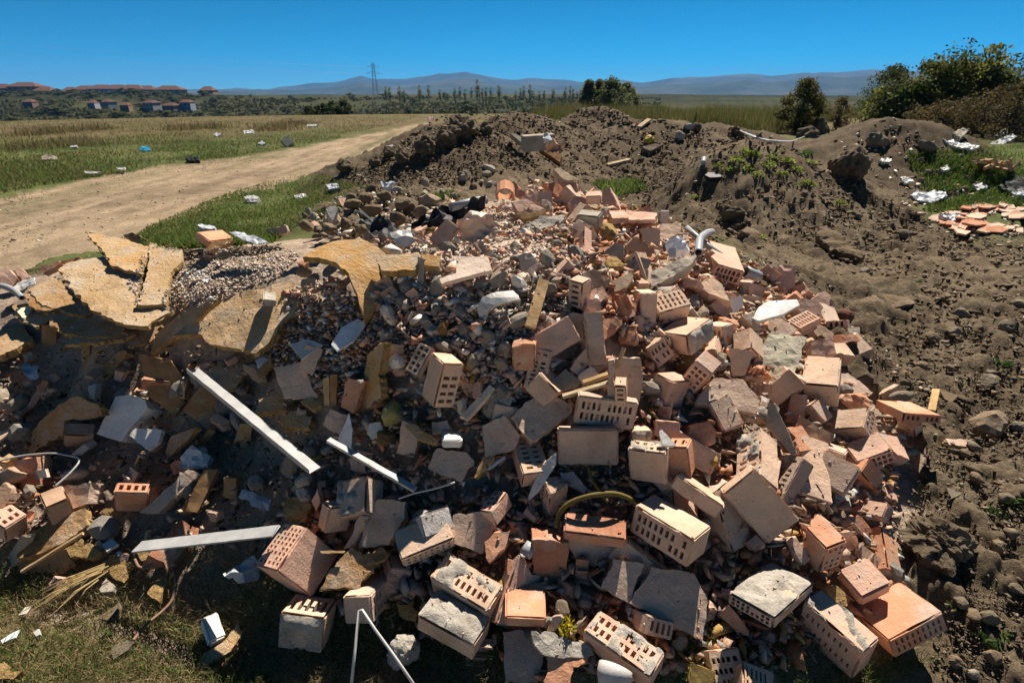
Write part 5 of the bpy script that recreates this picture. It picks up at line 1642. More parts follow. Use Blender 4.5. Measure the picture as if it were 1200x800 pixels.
scatter(135, ZMID, [('C', 'gwk', 3), ('G', 'w', 3.2), ('W', 'dwk', 1), ('plate', 'pdw', 2.6), ('ridge', 'pd', .8), ('white', 'dk', 1), ('foam', 'w', .3)], .022, .058, seed=3, avoid=.4, sink=.3)
scatter(110, ZLOW, br(5, 2, 2) + [('C', 'gk', 1), ('G', 'w', 1.1), ('foam', 'w', .35), ('white', 'kw', .4)], .026, .06, seed=4, avoid=.5)
scatter(70, ZLEFT, br(2, .7, 1) + [('C', 'gku', 1.5), ('wood', 'bt', 1.6), ('G', 'w', 1), ('foam', 'w', 1.1), ('white', 'ku', .5)], .03, .075, seed=5, avoid=.45)
scatter(75, ZFAR, [('R', 'ddk', 4), ('G', 'w', 2), ('plate', 'pd', 1.2), ('C', 'gd', 1.5)], .035, .11, seed=6, avoid=.4, sink=.2)
scatter(14, [(430, 225), (470, 215), (600, 195), (620, 215), (520, 240)], [('C', 'gw', 2), ('R', 'dk', 2)], .06, .13, seed=16)

# ------------------------------------------------------------------ what nobody could count: grit, crumbs, clods
TET = []
for i in range(10):
    r2 = random.Random(900 + i)
    bm = bmesh.new()
    for _ in range(6):
        v = Vector((r2.gauss(0, 1), r2.gauss(0, 1), r2.gauss(0, 1))).normalized() * r2.uniform(.75, 1)
        bm.verts.new((v.x * 1.15, v.y * .75, v.z * .42))
    rs = bmesh.ops.convex_hull(bm, input=bm.verts)
    bmesh.ops.triangulate(bm, faces=bm.faces)
    bm.verts.index_update()
    TET.append((np.array([tuple(v.co) for v in bm.verts]), np.array([[x.index for x in f.verts] for f in bm.faces])))
    bm.free()


def grit(name, P, S_, cols, label_seed, flat=.0, sink=.2):
    """many small angular bits at points P (n,3) as one object"""
    n = len(P)
    g = np.random.default_rng(label_seed)
    which = g.integers(0, len(TET), n)
    VV, FF, CC = [], [], []
    b = 0
    for t in range(len(TET)):
        ids = np.where(which == t)[0]
        if not len(ids):
            continue
        tv, tf = TET[t]
        m = len(ids)
        e = g.uniform(0, 2 * np.pi, (m, 3))
        e[:, :2] *= (1 - flat)
        ca, sa = np.cos(e), np.sin(e)
        Rz = np.zeros((m, 3, 3))
        Rz[:, 0, 0], Rz[:, 0, 1], Rz[:, 1, 0], Rz[:, 1, 1], Rz[:, 2, 2] = ca[:, 2], -sa[:, 2], sa[:, 2], ca[:, 2], 1
        Rx = np.zeros((m, 3, 3))
        Rx[:, 1, 1], Rx[:, 1, 2], Rx[:, 2, 1], Rx[:, 2, 2], Rx[:, 0, 0] = ca[:, 0], -sa[:, 0], sa[:, 0], ca[:, 0], 1
        Rm = Rz @ Rx
        st = g.uniform(.7, 1.3, (m, 1, 3)) * S_[ids][:, None, None]
        v = (tv[None] * st) @ Rm.transpose(0, 2, 1) + P[ids][:, None, :]
        v[..., 2] += (S_[ids] * (.5 - sink))[:, None]
        VV.append(v.reshape(-1, 3))
        FF.append((tf[None] + (np.arange(m) * len(tv))[:, None, None]).reshape(-1, 3) + b)
        CC.append(np.repeat(cols[ids], len(tv), 0))
        b += m * len(tv)
    o = big_mesh(name, np.concatenate(VV), np.concatenate(FF), M['B'], np.concatenate(CC))
    return kind(o, 'stuff')


def px_points(n, poly, g, dens=None):
    """n points on the land seen inside a region of the photograph, as positions"""
    xs, ys = [p[0] for p in poly], [p[1] for p in poly]
    out = []
    while len(out) < n:
        a = g.uniform(min(xs), max(xs), n * 2)
        b = g.uniform(min(ys), max(ys), n * 2)
        k = in_poly(a, b, poly)
        out += list(zip(a[k], b[k]))
    return out[:n]


def land_points(px):
    """vectorised view-ray hits on the land"""
    px = np.array(px)
    D = np.stack([(px[:, 0] - 600) / FPX, CP + (400 - px[:, 1]) / FPX * SP, -SP + (400 - px[:, 1]) / FPX * CP], 1)
    T = np.full(len(px), np.nan)
    lo = np.full(len(px), .6)
    act = np.ones(len(px), bool)
    t = .7
    while act.any() and t < 45:
        ii = np.where(act)[0]
        q = D[ii] * t
        below = q[:, 2] + EYE < H0(q[:, 0], q[:, 1])
        hb = ii[below]
        T[hb] = t
        act[hb] = False
        lo[ii[~below]] = t
        t *= 1.025
    ok = ~np.isnan(T)
    a, b = lo.copy(), np.where(ok, T, 1)
    for _ in range(7):
        m = (a + b) / 2
        q = D * m[:, None]
        below = q[:, 2] + EYE < H0(q[:, 0], q[:, 1])
        b = np.where(below, m, b)
        a = np.where(below, a, m)
    P = D * b[:, None]
    P[:, 2] += EYE
    return P[ok]


def cols_of(g, n, table):
    w = np.array([t[1] for t in table], float)
    c = np.array([t[0] for t in table])
    k = g.choice(len(table), n, p=w / w.sum())
    return np.clip(c[k] * g.uniform(.75, 1.2, (n, 1)), 0, .8)


CLAY = [((.52, .25, .14), 3), ((.55, .34, .24), 4), ((.5, .38, .28), 3), ((.36, .18, .1), 1.5), ((.4, .36, .32), 2), ((.6, .57, .52), 1), ((.42, .27, .09), .6)]
GREY = [((.58, .5, .42), 4), ((.66, .57, .48), 3), ((.46, .39, .32), 1.5), ((.66, .46, .35), 4), ((.74, .7, .64), 1.5), ((.42, .28, .1), .3)]
DIRT = [((.165, .126, .086), 6), ((.13, .1, .068), 4), ((.21, .165, .115), 3), ((.26, .22, .17), .6), ((.42, .38, .33), .08)]

g = np.random.default_rng(21)
# the heap, by region
for nm, poly, n, tab, s0, s1 in (
        ('brick_crumbs', ZTOP, 3600, CLAY, .008, .042), ('brick_crumbs', ZLOW, 5200, CLAY, .008, .046), ('rubble_grit', ZMID, 7600, GREY, .003, .02),
        ('rubble_grit', ZLEFT, 1500, DIRT + CLAY, .008, .03), ('rubble_grit', ZFAR, 1400, GREY + DIRT, .015, .06),
        ('brick_crumbs', ZMID, 1000, [((.62, .38, .27), 4), ((.6, .46, .36), 3), ((.56, .28, .17), 2), ((.7, .62, .54), 1.5)], .014, .05), ('brick_crumbs', ZTOP, 1100, [((.62, .38, .27), 4), ((.6, .46, .36), 2), ((.56, .28, .17), 3)], .018, .055),
        ('rubble_grit', [(330, 345), (400, 325), (440, 400), (400, 470), (330, 440), (290, 415), (330, 400)], 1700, GREY + CLAY, .007, .034),
        ('brick_crumbs', [(330, 260), (620, 200), (760, 235), (880, 300), (1010, 390), (1110, 480), (1000, 420), (860, 330), (600, 250)], 900, CLAY, .008, .022)):
    P = land_points(px_points(n, poly, g))
    s = s0 + (s1 - s0) * g.random(len(P)) ** 2.2
    P[:, 2] -= .02
    P[:, 2] += g.random(len(P)) * .04
    grit(nm, P, s, cols_of(g, len(P), tab), 50 + n)

# grit lying on the boards and slabs of the far shoulder, dropped straight down on what is there
bpy.context.view_layer.update()
deps = bpy.context.evaluated_depsgraph_get()


def drop(px, r2):
    d = Vector(ray(*px)).normalized()
    ok, loc, nrm, fi, ob, mx = SC.ray_cast(deps, Vector((0, 0, EYE)), d)
    if not ok or nrm.z < .25 and nrm.z > -.25:
        return None
    return loc


for nm, poly, n, s0, s1, tab in (('plaster_gravel', [(195, 340), (205, 318), (235, 296), (275, 283), (330, 288), (352, 300), (330, 325), (290, 338), (262, 352), (215, 366), (190, 362)], 3800, .004, .015, GREY),
                                 ('plaster_gravel', [(160, 350), (150, 330), (168, 300), (176, 296), (168, 345), (160, 362)], 260, .005, .015, GREY),
                                 ('board_crumbs', [(30, 380), (70, 300), (250, 290), (330, 340), (340, 400), (250, 440), (60, 400)], 420, .003, .009, GREY + [((.42, .28, .1), 6)]),
                                 ('brick_crumbs', [(420, 330), (640, 280), (900, 330), (1080, 480), (1040, 720), (600, 780), (380, 640), (400, 420)], 900, .003, .009, GREY + CLAY)):
    P = [drop(p, None) for p in px_points(n, poly, g)]
    P = np.array([tuple(p) for p in P if p is not None and p.y < 6])
    s = s0 + (s1 - s0) * g.random(len(P)) ** 2
    grit(nm, P, s, cols_of(g, len(P), tab), 77 + n, flat=.4)


# soil clods and pebbles over the bare earth
def soil_points(n, xr, yr, g):
    x = g.uniform(*xr, n)
    y = yr[0] + (yr[1] - yr[0]) * g.random(n)
    return x, y


RIGHT = [(1000, 400), (1090, 520), (1060, 600), (1110, 700), (1080, 800), (1230, 800), (1230, 300), (1090, 260), (1000, 210), (880, 150), (740, 235), (850, 290)]
P = land_points(px_points(17000, RIGHT, g))
s = (.7 + 5.5 * g.random(len(P)) ** 5) * np.hypot(P[:, 0], P[:, 1]) / FPX * .8
P[:, 2] += .02 * g.random(len(P)) - .01
grit('soil_clods', P, s, cols_of(g, len(P), DIRT), 5)
BACK = [(390, 215), (480, 160), (520, 135), (600, 132), (660, 128), (720, 122), (800, 150), (880, 150), (760, 230), (600, 200), (470, 235)]
P = land_points(px_points(12000, BACK, g))
s = (.7 + 4.5 * g.random(len(P)) ** 5) * np.hypot(P[:, 0], P[:, 1]) / FPX * .8
grit('soil_clods', P, s, cols_of(g, len(P), DIRT), 6)
P = land_points(px_points(1500, [(940, 140), (1030, 128), (1120, 180), (1200, 200), (1200, 300), (1090, 270), (1010, 200)], g))
s = (.012 + .06 * g.random(len(P)) ** 4)
grit('soil_clods', P, s, cols_of(g, len(P), DIRT + GREY), 7)
# the same clods go on over the bank beside the heap
x_, y_ = g.uniform(.9, 5.2, 9000), g.uniform(.7, 6.5, 9000)
k_ = (x_ > 1.35 + .25 * y_) & (x_ / y_ > .8)
P = np.stack([x_[k_], y_[k_], H0(x_[k_], y_[k_])], 1)
grit('soil_clods', P, .006 + .04 * g.random(len(P)) ** 5, cols_of(g, len(P), DIRT), 9)
# pebbles on the road
P = land_points(px_points(700, [(0, 232), (200, 195), (480, 146), (480, 160), (300, 215), (180, 262), (0, 300)], g))
grit('road_pebbles', P, .008 + .03 * g.random(len(P)) ** 4, cols_of(g, len(P), [((.4, .33, .24), 3), ((.3, .24, .17), 2), ((.5, .46, .4), .5)]), 8)
HAZE_D = 0.0001

# ------------------------------------------------------------------ clods, slabs and scraps on the earth mounds
def RR(px, py, r, mat, col, text, **k):
    return R(px, py, r, mat, col, text, **k)


DK = (.62, .6, .6)
RR(996, 190, 24, 'S', None, 'large dark earth clod | on the shoulder of the high mound', planes=9, nz=.25, squash=(1, .9, 1), lift=.12, sub=4, name='soil_clod', cat='clod')
S([(960, 262), (985, 272), (1013, 298), (1008, 302), (975, 292), (958, 275)], 'R', 'd', .07, 'flat earthy slab | jutting from the slope above the bricks', n=(-.25, .35, .9), lift=.1, raw=True, relief=.02, rough=.02, edge=.02, name='stone_slab', cat='stone slab')
RR(858, 250, 14, 'S', None, 'round clod | on the near slope of the high mound', nz=.2, lift=.05, sub=3)
RR(876, 276, 14, 'R', 'd', 'rounded brown stone | on the near slope above the pipe stub', nz=.1, lift=.02)
RR(946, 160, 14, 'S', None, 'knobbly clod | on the crest beside the white cable', nz=.25, lift=.05)
RR(865, 155, 9, 'S', None, 'dark clod | at the other end of the white cable', nz=.25, lift=.08)
RR(962, 130 + 24, 12, 'S', None, 'upright dark clod | behind the large dark one', nz=.25, lift=.1, squash=(.8, .8, 1.2))
RR(1030, 165, 14, 'R', 'k', 'grey clump | on the rear mound side', nz=.2, lift=.05)
RR(1086, 172, 11, 'R', 'k', 'grey round stone | low on the rear mound', lift=.03)
RR(985, 148, 9, 'R', 'k', 'pale stone pair | on the rear mound top', lift=.04)
for i, (x, y, r, t) in enumerate([(538, 152, 20, 'big broken clod | on the crest of the earth heap by the road'), (500, 172, 15, 'shaded clod | below the crest of the earth heap by the road'), (520, 165, 16, 'dark hollow clod | under the big broken one'),
                                  (405, 196, 11, 'dark clod | at the road edge of the earth heap'), (472, 185, 10, 'brown clod | midway on the earth heap by the road'), (570, 150, 9, 'square clod | on top behind the big broken one'),
                                  (455, 178, 8, 'small clod | on the ridge beside the dirt road'), (440, 190, 9, 'low clod | on the ridge close to the dirt road')]):
    RR(x, y, r, 'S', None, t, nz=.28, lift=.06, planes=9, sub=4 if r > 14 else 3)
B([(613, 160), (651, 162), (616, 178), (607, 153)], 'k', None, 'grey concrete block | in the hollow between the earth heaps', raw=True, main='12', lift=.1, mat='C')
S([(597, 156), (605, 157), (625, 170), (618, 172)], 'C', 'w', .12, 'pale concrete sliver | before the grey concrete block', n=(-.1, .6, .8), lift=.2, raw=True)
S([(630, 172), (640, 166), (658, 182), (656, 190)], 'L', 'b', .15, 'dark timber baulk | below the grey concrete block', n=(-.2, .6, .8), lift=.18, raw=True, name='timber_baulk', cat='timber')
S([(648, 198), (656, 197), (678, 210), (676, 214), (660, 210)], 'C', 'd', .1, 'long stone kerb piece | lying between the heaps', n=(-.1, .5, .9), lift=.1, raw=True)
crumple([(636, 164), (650, 163), (662, 168), (660, 176), (645, 178)], 'dark bundle with a blue patch | beside the concrete block', 'BG', 'b', 'rubbish_bundle', 'rubbish', lift=.3, amp=.12, n=(0, .8, .6))
crumple([(634, 163), (642, 161), (646, 166), (638, 168)], 'white rag | on the concrete block edge', 'BG', 'u', 'rag', 'rag', lift=.35, amp=.05)
BAR((749, 148), (761, 139), .12, .05, 'L', 'pale plank | lying on the middle mound', 'plank', 'plank', la=.08, lb=.1, col='w')
BAR((712, 192), (738, 186), .1, .08, 'L', 'pale slat | at the foot of the middle mound', 'plank', 'plank', la=.06, lb=.06, col='w')
RR(760, 164, 9, 'BG', (.45, .36, .06), 'yellow bag | on the side of the middle mound', name='plastic_bag', cat='bag', planes=4, nz=.2, squash=(1, .7, .6), lift=.05, group='bags and sheets')
S([(752, 172), (768, 168), (776, 170), (762, 177)], 'R', 'k', .1, 'grey flat stone | below the yellow bag', n=(0, .5, .85), lift=.12, raw=True)
RR(797, 160, 8, 'C', 'w', 'pale concrete lump | right of the yellow bag'.replace('right of', 'beyond'), lift=.06)
RR(808, 149, 7, 'C', 'u', 'white rubble lump | on the skyline of the middle mound', lift=.06)
RR(816, 150, 8, 'S', None, 'dark lump | beside the white one on the skyline', lift=.06)
TB([(867, 153), (880, 159), (895, 164), (915, 166), (930, 165), (943, 160)], .014, 'P', 'white cable | draped over the crest of the high mound', 'cable', 'cable', lifts=.05, col='w')
TB([(825, 186), (824, 191)], .03, 'P', 'pale green bottle | on the slope of the high mound', 'bottle', 'bottle', lifts=.08, smooth=False, col='u')
S([(826, 205), (830, 202), (848, 203), (848, 207), (832, 208)], 'K', None, .04, 'black shoe sole | on the slope below the bottle', n=UPV, lift=.06, raw=True, name='shoe_sole', cat='shoe sole')
BAR((1007, 125), (1022, 126), .05, .02, 'P', 'white stick | on top of the rear mound', 'plastic_strip', 'strip', la=.05, lb=.05, col='u')
S([(1001, 352), (1030, 343), (1070, 350), (1072, 356), (1020, 362), (1004, 358)], 'R', 'd', .03, 'flat pale rock | set in the bare soil', n=UPV, lift=.03, raw=True, relief=.01)
for i, (x, y, r, c) in enumerate([(1127, 367, 8, 'w'), (1118, 388, 9, 'w'), (1092, 396, 9, 'd'), (1013, 318, 6, 'w'), (1185, 384, 12, 'k'), (1195, 358, 10, 'k'), (1165, 362, 7, 'w'), (1045, 325, 7, 'd'),
                                  (980, 310, 6, 'k'), (1058, 275, 8, 'k'), (1006, 253, 5, 'w'), (1080, 430, 8, 'd'), (1060, 448, 6, 'w'), (1095, 462, 6, 'k'), (1145, 560, 8, 'd'), (1180, 585, 9, 'k'),
                                  (1130, 530, 7, 'd'), (1170, 640, 9, 'd'), (1190, 690, 8, 'k'), (1140, 720, 9, 'd'), (1165, 770, 10, 'd'), (1120, 775, 8, 'd')]):
    lab = near_label(x, y, {'w': 'whitish pebble', 'd': 'brown pebble', 'k': 'grey pebble'}[c] + ' on the bare soil')
    RR(x, y, r, 'R', c, lab + '|', planes=8, nz=.1, lift=.01, group='pebbles on the bare soil', name='pebble', cat='pebble')
for (x, y, r) in [(415, 240, 12), (435, 245, 13), (430, 232, 10), (470, 238, 12), (492, 248, 11), (465, 255, 12), (405, 262, 12), (425, 268, 10), (385, 268, 13), (360, 265, 12), (450, 228, 10)]:
    lab = near_label(x, y, 'brown lumpy stone')
    RR(x, y, r, 'R', 'd', lab + '|', planes=15, nz=.1, lift=.1, group='stones behind the heap', sub=3, squash=(1, .8, .65))
S([(382, 244), (393, 241), (396, 246), (390, 258), (385, 252)], 'C', 'u', .05, 'grey block corner | on the brown rocks at the grass edge', n=(.3, .6, .7), lift=.15, raw=True)
S([(446, 216), (452, 213), (462, 215), (460, 219), (448, 219)], 'BG', 'u', .02, 'white crumpled bag | on the rocks behind the heap', n=UPV, raw=True, lift=.2, name='plastic_bag', relief=.04)

# flat orange tiles dumped on the grass beyond the soil
tiles = []
rt = random.Random(77)
for i in range(64):
    px, py = rt.uniform(1095, 1215), rt.uniform(238, 272)
    if py > 238 + (px - 1085) * .55 + 10 and px < 1140:
        continue
    w = rt.uniform(14, 34)
    h = rt.uniform(4, 8)
    nv_ = rt.randint(4, 6)
    a0 = rt.uniform(0, 6)
    pl = [(px + math.cos(a0 + 6.283 * q / nv_) * w / 2 * rt.uniform(.7, 1.1), py + math.sin(a0 + 6.283 * q / nv_) * h * .7 * rt.uniform(.7, 1.1)) for q in range(nv_)]
    o = S(pl, 'T', rt.choice('pdrb'), .02, 'flat pink roof slab | dumped on the grass beyond the soil', n=(rt.uniform(-.22, .22), rt.uniform(-.1, .3), 1), lift=.01 + .05 * rt.random(), raw=True, rough=.008, name='roof_slab', cat='roof slab')
    o['group'] = 'flat pink slabs dumped on the grass'
    HEROES.pop()
HEROES.append((1155, 252, 'dumped pink slabs', (0, 0, 0), .1))

# rubbish strewn on the grass by the bush
lit = [([(1066, 228), (1075, 224), (1108, 224), (1110, 229), (1095, 237), (1078, 236)], 'BG', 'u', .12, 'pale grey sack | lying on the grass behind the high mound', 'sack', 'sack'),
       ([(1152, 165), (1160, 158), (1184, 147), (1190, 150), (1176, 158), (1160, 168)], 'P', 'w', .05, 'white broken sheet | standing under the big bush', 'plastic_sheet', 'plastic sheet'),
       ([(1160, 168), (1185, 157), (1192, 160), (1180, 167), (1165, 173)], 'P', 'w', .05, 'white slanting sheet | below the standing broken one', 'plastic_sheet', 'plastic sheet'),
       ([(1188, 150), (1200, 146), (1212, 150), (1205, 158), (1190, 156)], 'P', 'w', .05, 'crumpled white sheet | at the border under the bush', 'plastic_sheet', 'plastic sheet'),
       ([(1105, 163), (1125, 166), (1148, 172), (1140, 175), (1120, 172)], 'P', 'w', .04, 'long white strip | on the grass behind the rear mound', 'plastic_strip', 'strip'),
       ([(1170, 218), (1185, 208), (1215, 200), (1220, 226), (1180, 224)], 'K', None, .03, 'black tarp | folded at the border above the pink slabs', 'tarp', 'tarp'),
       ([(1186, 225), (1205, 223), (1210, 228), (1190, 229)], 'P', 'u', .05, 'white paper bag | below the black tarp', 'paper_bag', 'bag'),
       ([(1103, 250), (1120, 249), (1128, 254), (1118, 259), (1106, 256)], 'BG', 'u', .05, 'blue white bag | beside the pink slabs', 'plastic_bag', 'bag'),
       ([(1054, 208), (1062, 206), (1072, 213), (1060, 214)], 'P', 'w', .03, 'white scrap | at the rear foot of the high mound', 'paper_scrap', 'paper'),
       ([(1102, 197), (1110, 194), (1114, 198), (1106, 201)], 'P', 'w', .06, 'pale box | on the grass in front of the rear mound', 'carton', 'carton'),
       ([(1117, 155), (1128, 150), (1136, 152), (1126, 162)], 'C', 'w', .08, 'pale rubble heap top | under the dark bush', 'rubble_chunk', 'rubble'),
       ([(1140, 216), (1152, 214), (1158, 219), (1146, 222)], 'BG', 'k', .04, 'grey rag | on the grass above the pink slabs', 'rag', 'rag'),
       ([(1088, 238 - 12), (1096, 222), (1102, 228), (1092, 230)], 'P', 'k', .03, 'grey sheet corner | against the pale sack', 'plastic_sheet', 'plastic sheet'),
       ([(1030, 186), (1042, 184), (1046, 188), (1034, 190)], 'P', 'k', .05, 'pale plate | on the rear foot of the mound', 'plate', 'plate')]
for pl, m, c, th, t, nm, ct in lit:
    S(pl, m, c, th, t, n=(0, .35, .9), lift=.08, raw=True, rough=.02, relief=.03, name=nm, cat=ct)
for i in range(16):
    px, py = rt.uniform(1060, 1200), rt.uniform(178, 222)
    RR(px, py, rt.uniform(2.5, 6), 'R', rt.choice('wkd'), 'stone or scrap | strewn on the grass behind the high mound', lift=.03, group='rubbish strewn on the grass', name='rubble_chunk', cat='rubble', sub=2)
    HEROES.pop()
# twigs heaped by the bush
for i in range(14):
    a = (rt.uniform(1150, 1190), rt.uniform(185, 200))
    b = (a[0] + rt.uniform(-25, 25), a[1] + rt.uniform(-12, 10))
    BAR(a, b, .03, .03, 'L', 'grey twig | heaped by the big bush', 'twig', 'twig', la=.1, lb=.25, col='d', group='twigs heaped by the bush')
    HEROES.pop()

# litter on the field across the road
for pl, m, c, th, t, nm, ct in [
        ([(163, 175), (167, 171), (174, 172), (176, 176), (170, 177)], 'BG', (.02, .33, .6), .12, 'blue plastic bag | on the field across the road', 'plastic_bag', 'bag'),
        ([(217, 186), (221, 183), (232, 184), (233, 188), (222, 188)], 'K', None, .12, 'black bag | on the grass across the road', 'plastic_bag', 'bag'),
        ([(48, 184), (54, 181), (66, 183), (64, 187), (50, 187)], 'C', 'k', .12, 'grey rubble patch | on the grass at the far side of the road', 'rubble_chunk', 'rubble'),
        ([(302, 168), (307, 165), (311, 168), (307, 170)], 'BG', 'u', .15, 'white bag | on the grass beside the grey block', 'plastic_bag', 'bag'),
        ([(285, 153), (297, 152), (297, 156), (286, 157)], 'P', 'w', .1, 'white board | standing off on the stubble field', 'plastic_sheet', 'plastic sheet'),
        ([(98, 200), (106, 201), (120, 201), (108, 204), (100, 203)], 'P', 'k', .03, 'pale scrap | at the edge of the road', 'paper_scrap', 'paper'),
        ([(136, 197), (147, 196), (146, 199), (138, 199)], 'P', 'w', .03, 'white scrap | at the grass edge of the road', 'paper_scrap', 'paper'),
        ([(360, 146), (372, 146), (370, 148), (360, 148)], 'P', 'w', .1, 'white scrap | beside the track in the field', 'paper_scrap', 'paper'),
        ([(344, 228), (358, 227), (360, 231), (348, 234)], 'P', 'w', .01, 'white paper | on the green strip beside the road', 'paper_scrap', 'paper'),
        ([(382, 216), (395, 214), (398, 220), (385, 222)], 'BG', 'u', .08, 'white bag | at the foot of the earth heap by the road', 'plastic_bag', 'bag'),
        ([(286, 231), (292, 229), (303, 230), (301, 236), (290, 236)], 'BG', 'k', .08, 'grey bag | at the near side of the road', 'plastic_bag', 'bag'),
        ([(500, 143), (503, 136), (508, 137), (507, 143)], 'BG', (.16, .03, .04), .3, 'dark red bucket shape | beyond the earth heap by the road', 'bucket', 'bucket'),
        ([(453, 171), (460, 169), (461, 172), (455, 173)], 'P', 'w', .05, 'white scrap | on the ridge of the earth heap', 'paper_scrap', 'paper'),
        ([(82, 171), (90, 170), (90, 172), (83, 173)], 'BG', 'k', .06, 'dull violet scrap | on the field across the road', 'plastic_scrap', 'plastic'),
        ([(250, 158), (254, 155), (259, 157), (255, 160)], 'P', 'w', .08, 'small white scrap | on the stubble near the white board', 'paper_scrap', 'paper'),
        ([(230, 264), (236, 262), (250, 263), (252, 268), (240, 270)], 'BG', 'u', .05, 'clear plastic bottle | on the green strip behind the boards', 'bottle', 'bottle')]:
    o = S(pl, m, c if isinstance(c, str) else None, th, t, n=(0, .45, .9), lift=.08 if th > .02 else .03, raw=True, rough=.01, relief=.02, name=nm, cat=ct)
    if isinstance(c, tuple):
        o.color = (*c, 1)
B([(336, 172), (329, 164), (344, 166), (337, 176)], 'k', None, 'grey concrete block | on the grass across the road', raw=True, main='12', lift=.12, mat='G')


# ------------------------------------------------------------------ plants
def leaf_clump(name, C, n, rad, hgt, ls, cols, seed, up=.5, parent=None):
    """a tuft of small leaves spread through a dome"""
    g2 = np.random.default_rng(seed)
    u = g2.normal(size=(n, 3))
    u /= np.linalg.norm(u, axis=1)[:, None]
    r_ = g2.random(n) ** .45
    P = u * r_[:, None] * np.array([rad, rad, hgt])
    P[:, 2] = np.abs(P[:, 2])
    N = g2.normal(size=(n, 3)) + np.array([0, 0, up])
    N /= np.linalg.norm(N, axis=1)[:, None]
    A = np.cross(N, g2.normal(size=(n, 3)))
    A /= np.linalg.norm(A, axis=1)[:, None]
    Bv = np.cross(N, A)
    l = ls * g2.uniform(.6, 1.3, n)[:, None]
    V = np.stack([P - A * l, P + Bv * l * .45 + N * l * .12, P + A * l, P - Bv * l * .45 + N * l * .12], 1).reshape(-1, 3)
    F = np.arange(n * 4).reshape(-1, 4)
    ct = np.array(cols)[g2.integers(0, len(cols), n)] * g2.uniform(.7, 1.3, (n, 1))
    o = big_mesh(name, V, F, M['LF'], np.repeat(ct, 4, 0))
    if parent is None:
        o.location = C
    else:
        o.parent = parent
        o.location = C
    return o


YG = [(.2, .26, .035), (.13, .2, .03), (.26, .27, .06)]
DG = [(.04, .09, .02), (.06, .12, .025), (.09, .14, .03)]
for i, (x, y, w, cs, t) in enumerate([
        (865, 190, 10, YG, 'yellow green weed | on the sunny flank of the high mound'), (883, 183, 9, YG, 'bright weed | above the first on the high mound'), (900, 195, 9, YG, 'spreading weed | beside the bright one on the high mound'),
        (878, 198, 8, YG, 'low weed | under the bright one on the high mound'), (912, 178, 6, YG, 'small weed | near the crest of the high mound'), (945, 182, 9, DG, 'green weed | before the large dark clod'),
        (950, 192, 7, YG, 'pale weed | below the large dark clod'), (940, 165, 5, YG, 'tiny weed | under the white cable end'), (945, 217, 9, YG, 'leafy weed | low on the near flank of the mound'),
        (815, 232, 5, YG, 'yellow leaf tuft | on the near flank of the mound'), (985, 239, 7, YG, 'isolated weed | beside the mound shadow'), (890, 278, 6, YG, 'weed sprig | by the rounded brown stone'),
        (1076, 332, 5, DG, 'lone sprig | in the bare soil hollow'), (1175, 428, 9, DG, 'green weed | above the grey boulder'), (1190, 590, 10, DG, 'broad leaf weed | at the soil border'),
        (1050, 645, 5, DG, 'seedling | on the earthy boulder edge'), (1120, 712, 9, DG, 'green seedlings | beside the orange cracked brick'), (1155, 752, 11, DG, 'broad leaf seedling | lowest on the soil'),
        *[(x_, y_, w_, YG, 'yellow green weed tuft spreading ' + t_ + '| on the high mound') for x_, y_, w_, t_ in ((857, 200, 8, 'lowest of the sunny flank '), (888, 207, 9, 'under the middle weeds '), (905, 186, 8, 'under the cable loop '), (922, 190, 8, 'toward the large dark clod '), (872, 178, 7, 'near the crest lump '), (932, 200, 8, 'between cable end and clod '), (842, 195, 6, 'beside the pale bottle '), (915, 205, 7, 'on the brow above the slab '))],
        (1172, 745, 9, DG, 'second broad leaf seedling | lowest on the soil'), (985, 782, 8, DG, 'grass sprig | under the long pink brick'), (830, 762, 10, DG, 'green sprig | in the gap before the rounded slab'),
        (842, 785, 9, DG, 'leafy sprig | beside the mossy wood block'), (1015, 632, 5, DG, 'green shoot | behind the ribbed broken brick'), (1165, 600, 8, DG, 'green shoots | between stones on the soil')]):
    C = ground(x, y, .0)
    dep = (C - Vector((0, 0, EYE))).dot(Vector((0, CP, -SP)))
    s = w / FPX * dep
    o = leaf_clump('weed', C, 90 if dep > 4 else 34, s * 1.25, s * .75, s * (.26 if dep > 4 else .42), cs, 300 + i)
    ref, lab = split_label(t)
    tag(o, lab, 'weed', 'weeds on the bare earth')
C = ground(664, 738, .05)
o = leaf_clump('yellow_flower', C, 90, .03, .05, .011, [(.62, .5, .04), (.55, .42, .02), (.3, .3, .05)], 411)
tag(o, 'yellow flower head among bricks beside the curved tile splinter', 'flower')
# straw bundle in the near grass
A0, A1 = ground(65, 706, .03), ground(122, 668, .06)
for i in range(30):
    r2 = random.Random(i)
    off = Vector((r2.uniform(-.05, .05), r2.uniform(-.04, .04), r2.uniform(0, .03)))
    k0, k1 = r2.uniform(-.25, .2), r2.uniform(.75, 1.05)
    V, F = tube_geo([A0.lerp(A1, k0) + off * 1.4 - A0, A0.lerp(A1, (k0 + k1) / 2) + off * .9 + Vector((0, 0, .012)) - A0, A0.lerp(A1, k1) + off * .5 - A0], [.001, .002, .0025], 5)
    o = mesh_obj('straw_stalk', V, F, M['L'], loc=A0, color=(1.05, .98, .7))
    tag(o, 'dry yellow stalk in the bundle on the near grass', 'stalk', 'dry stalks bundled on the near grass')


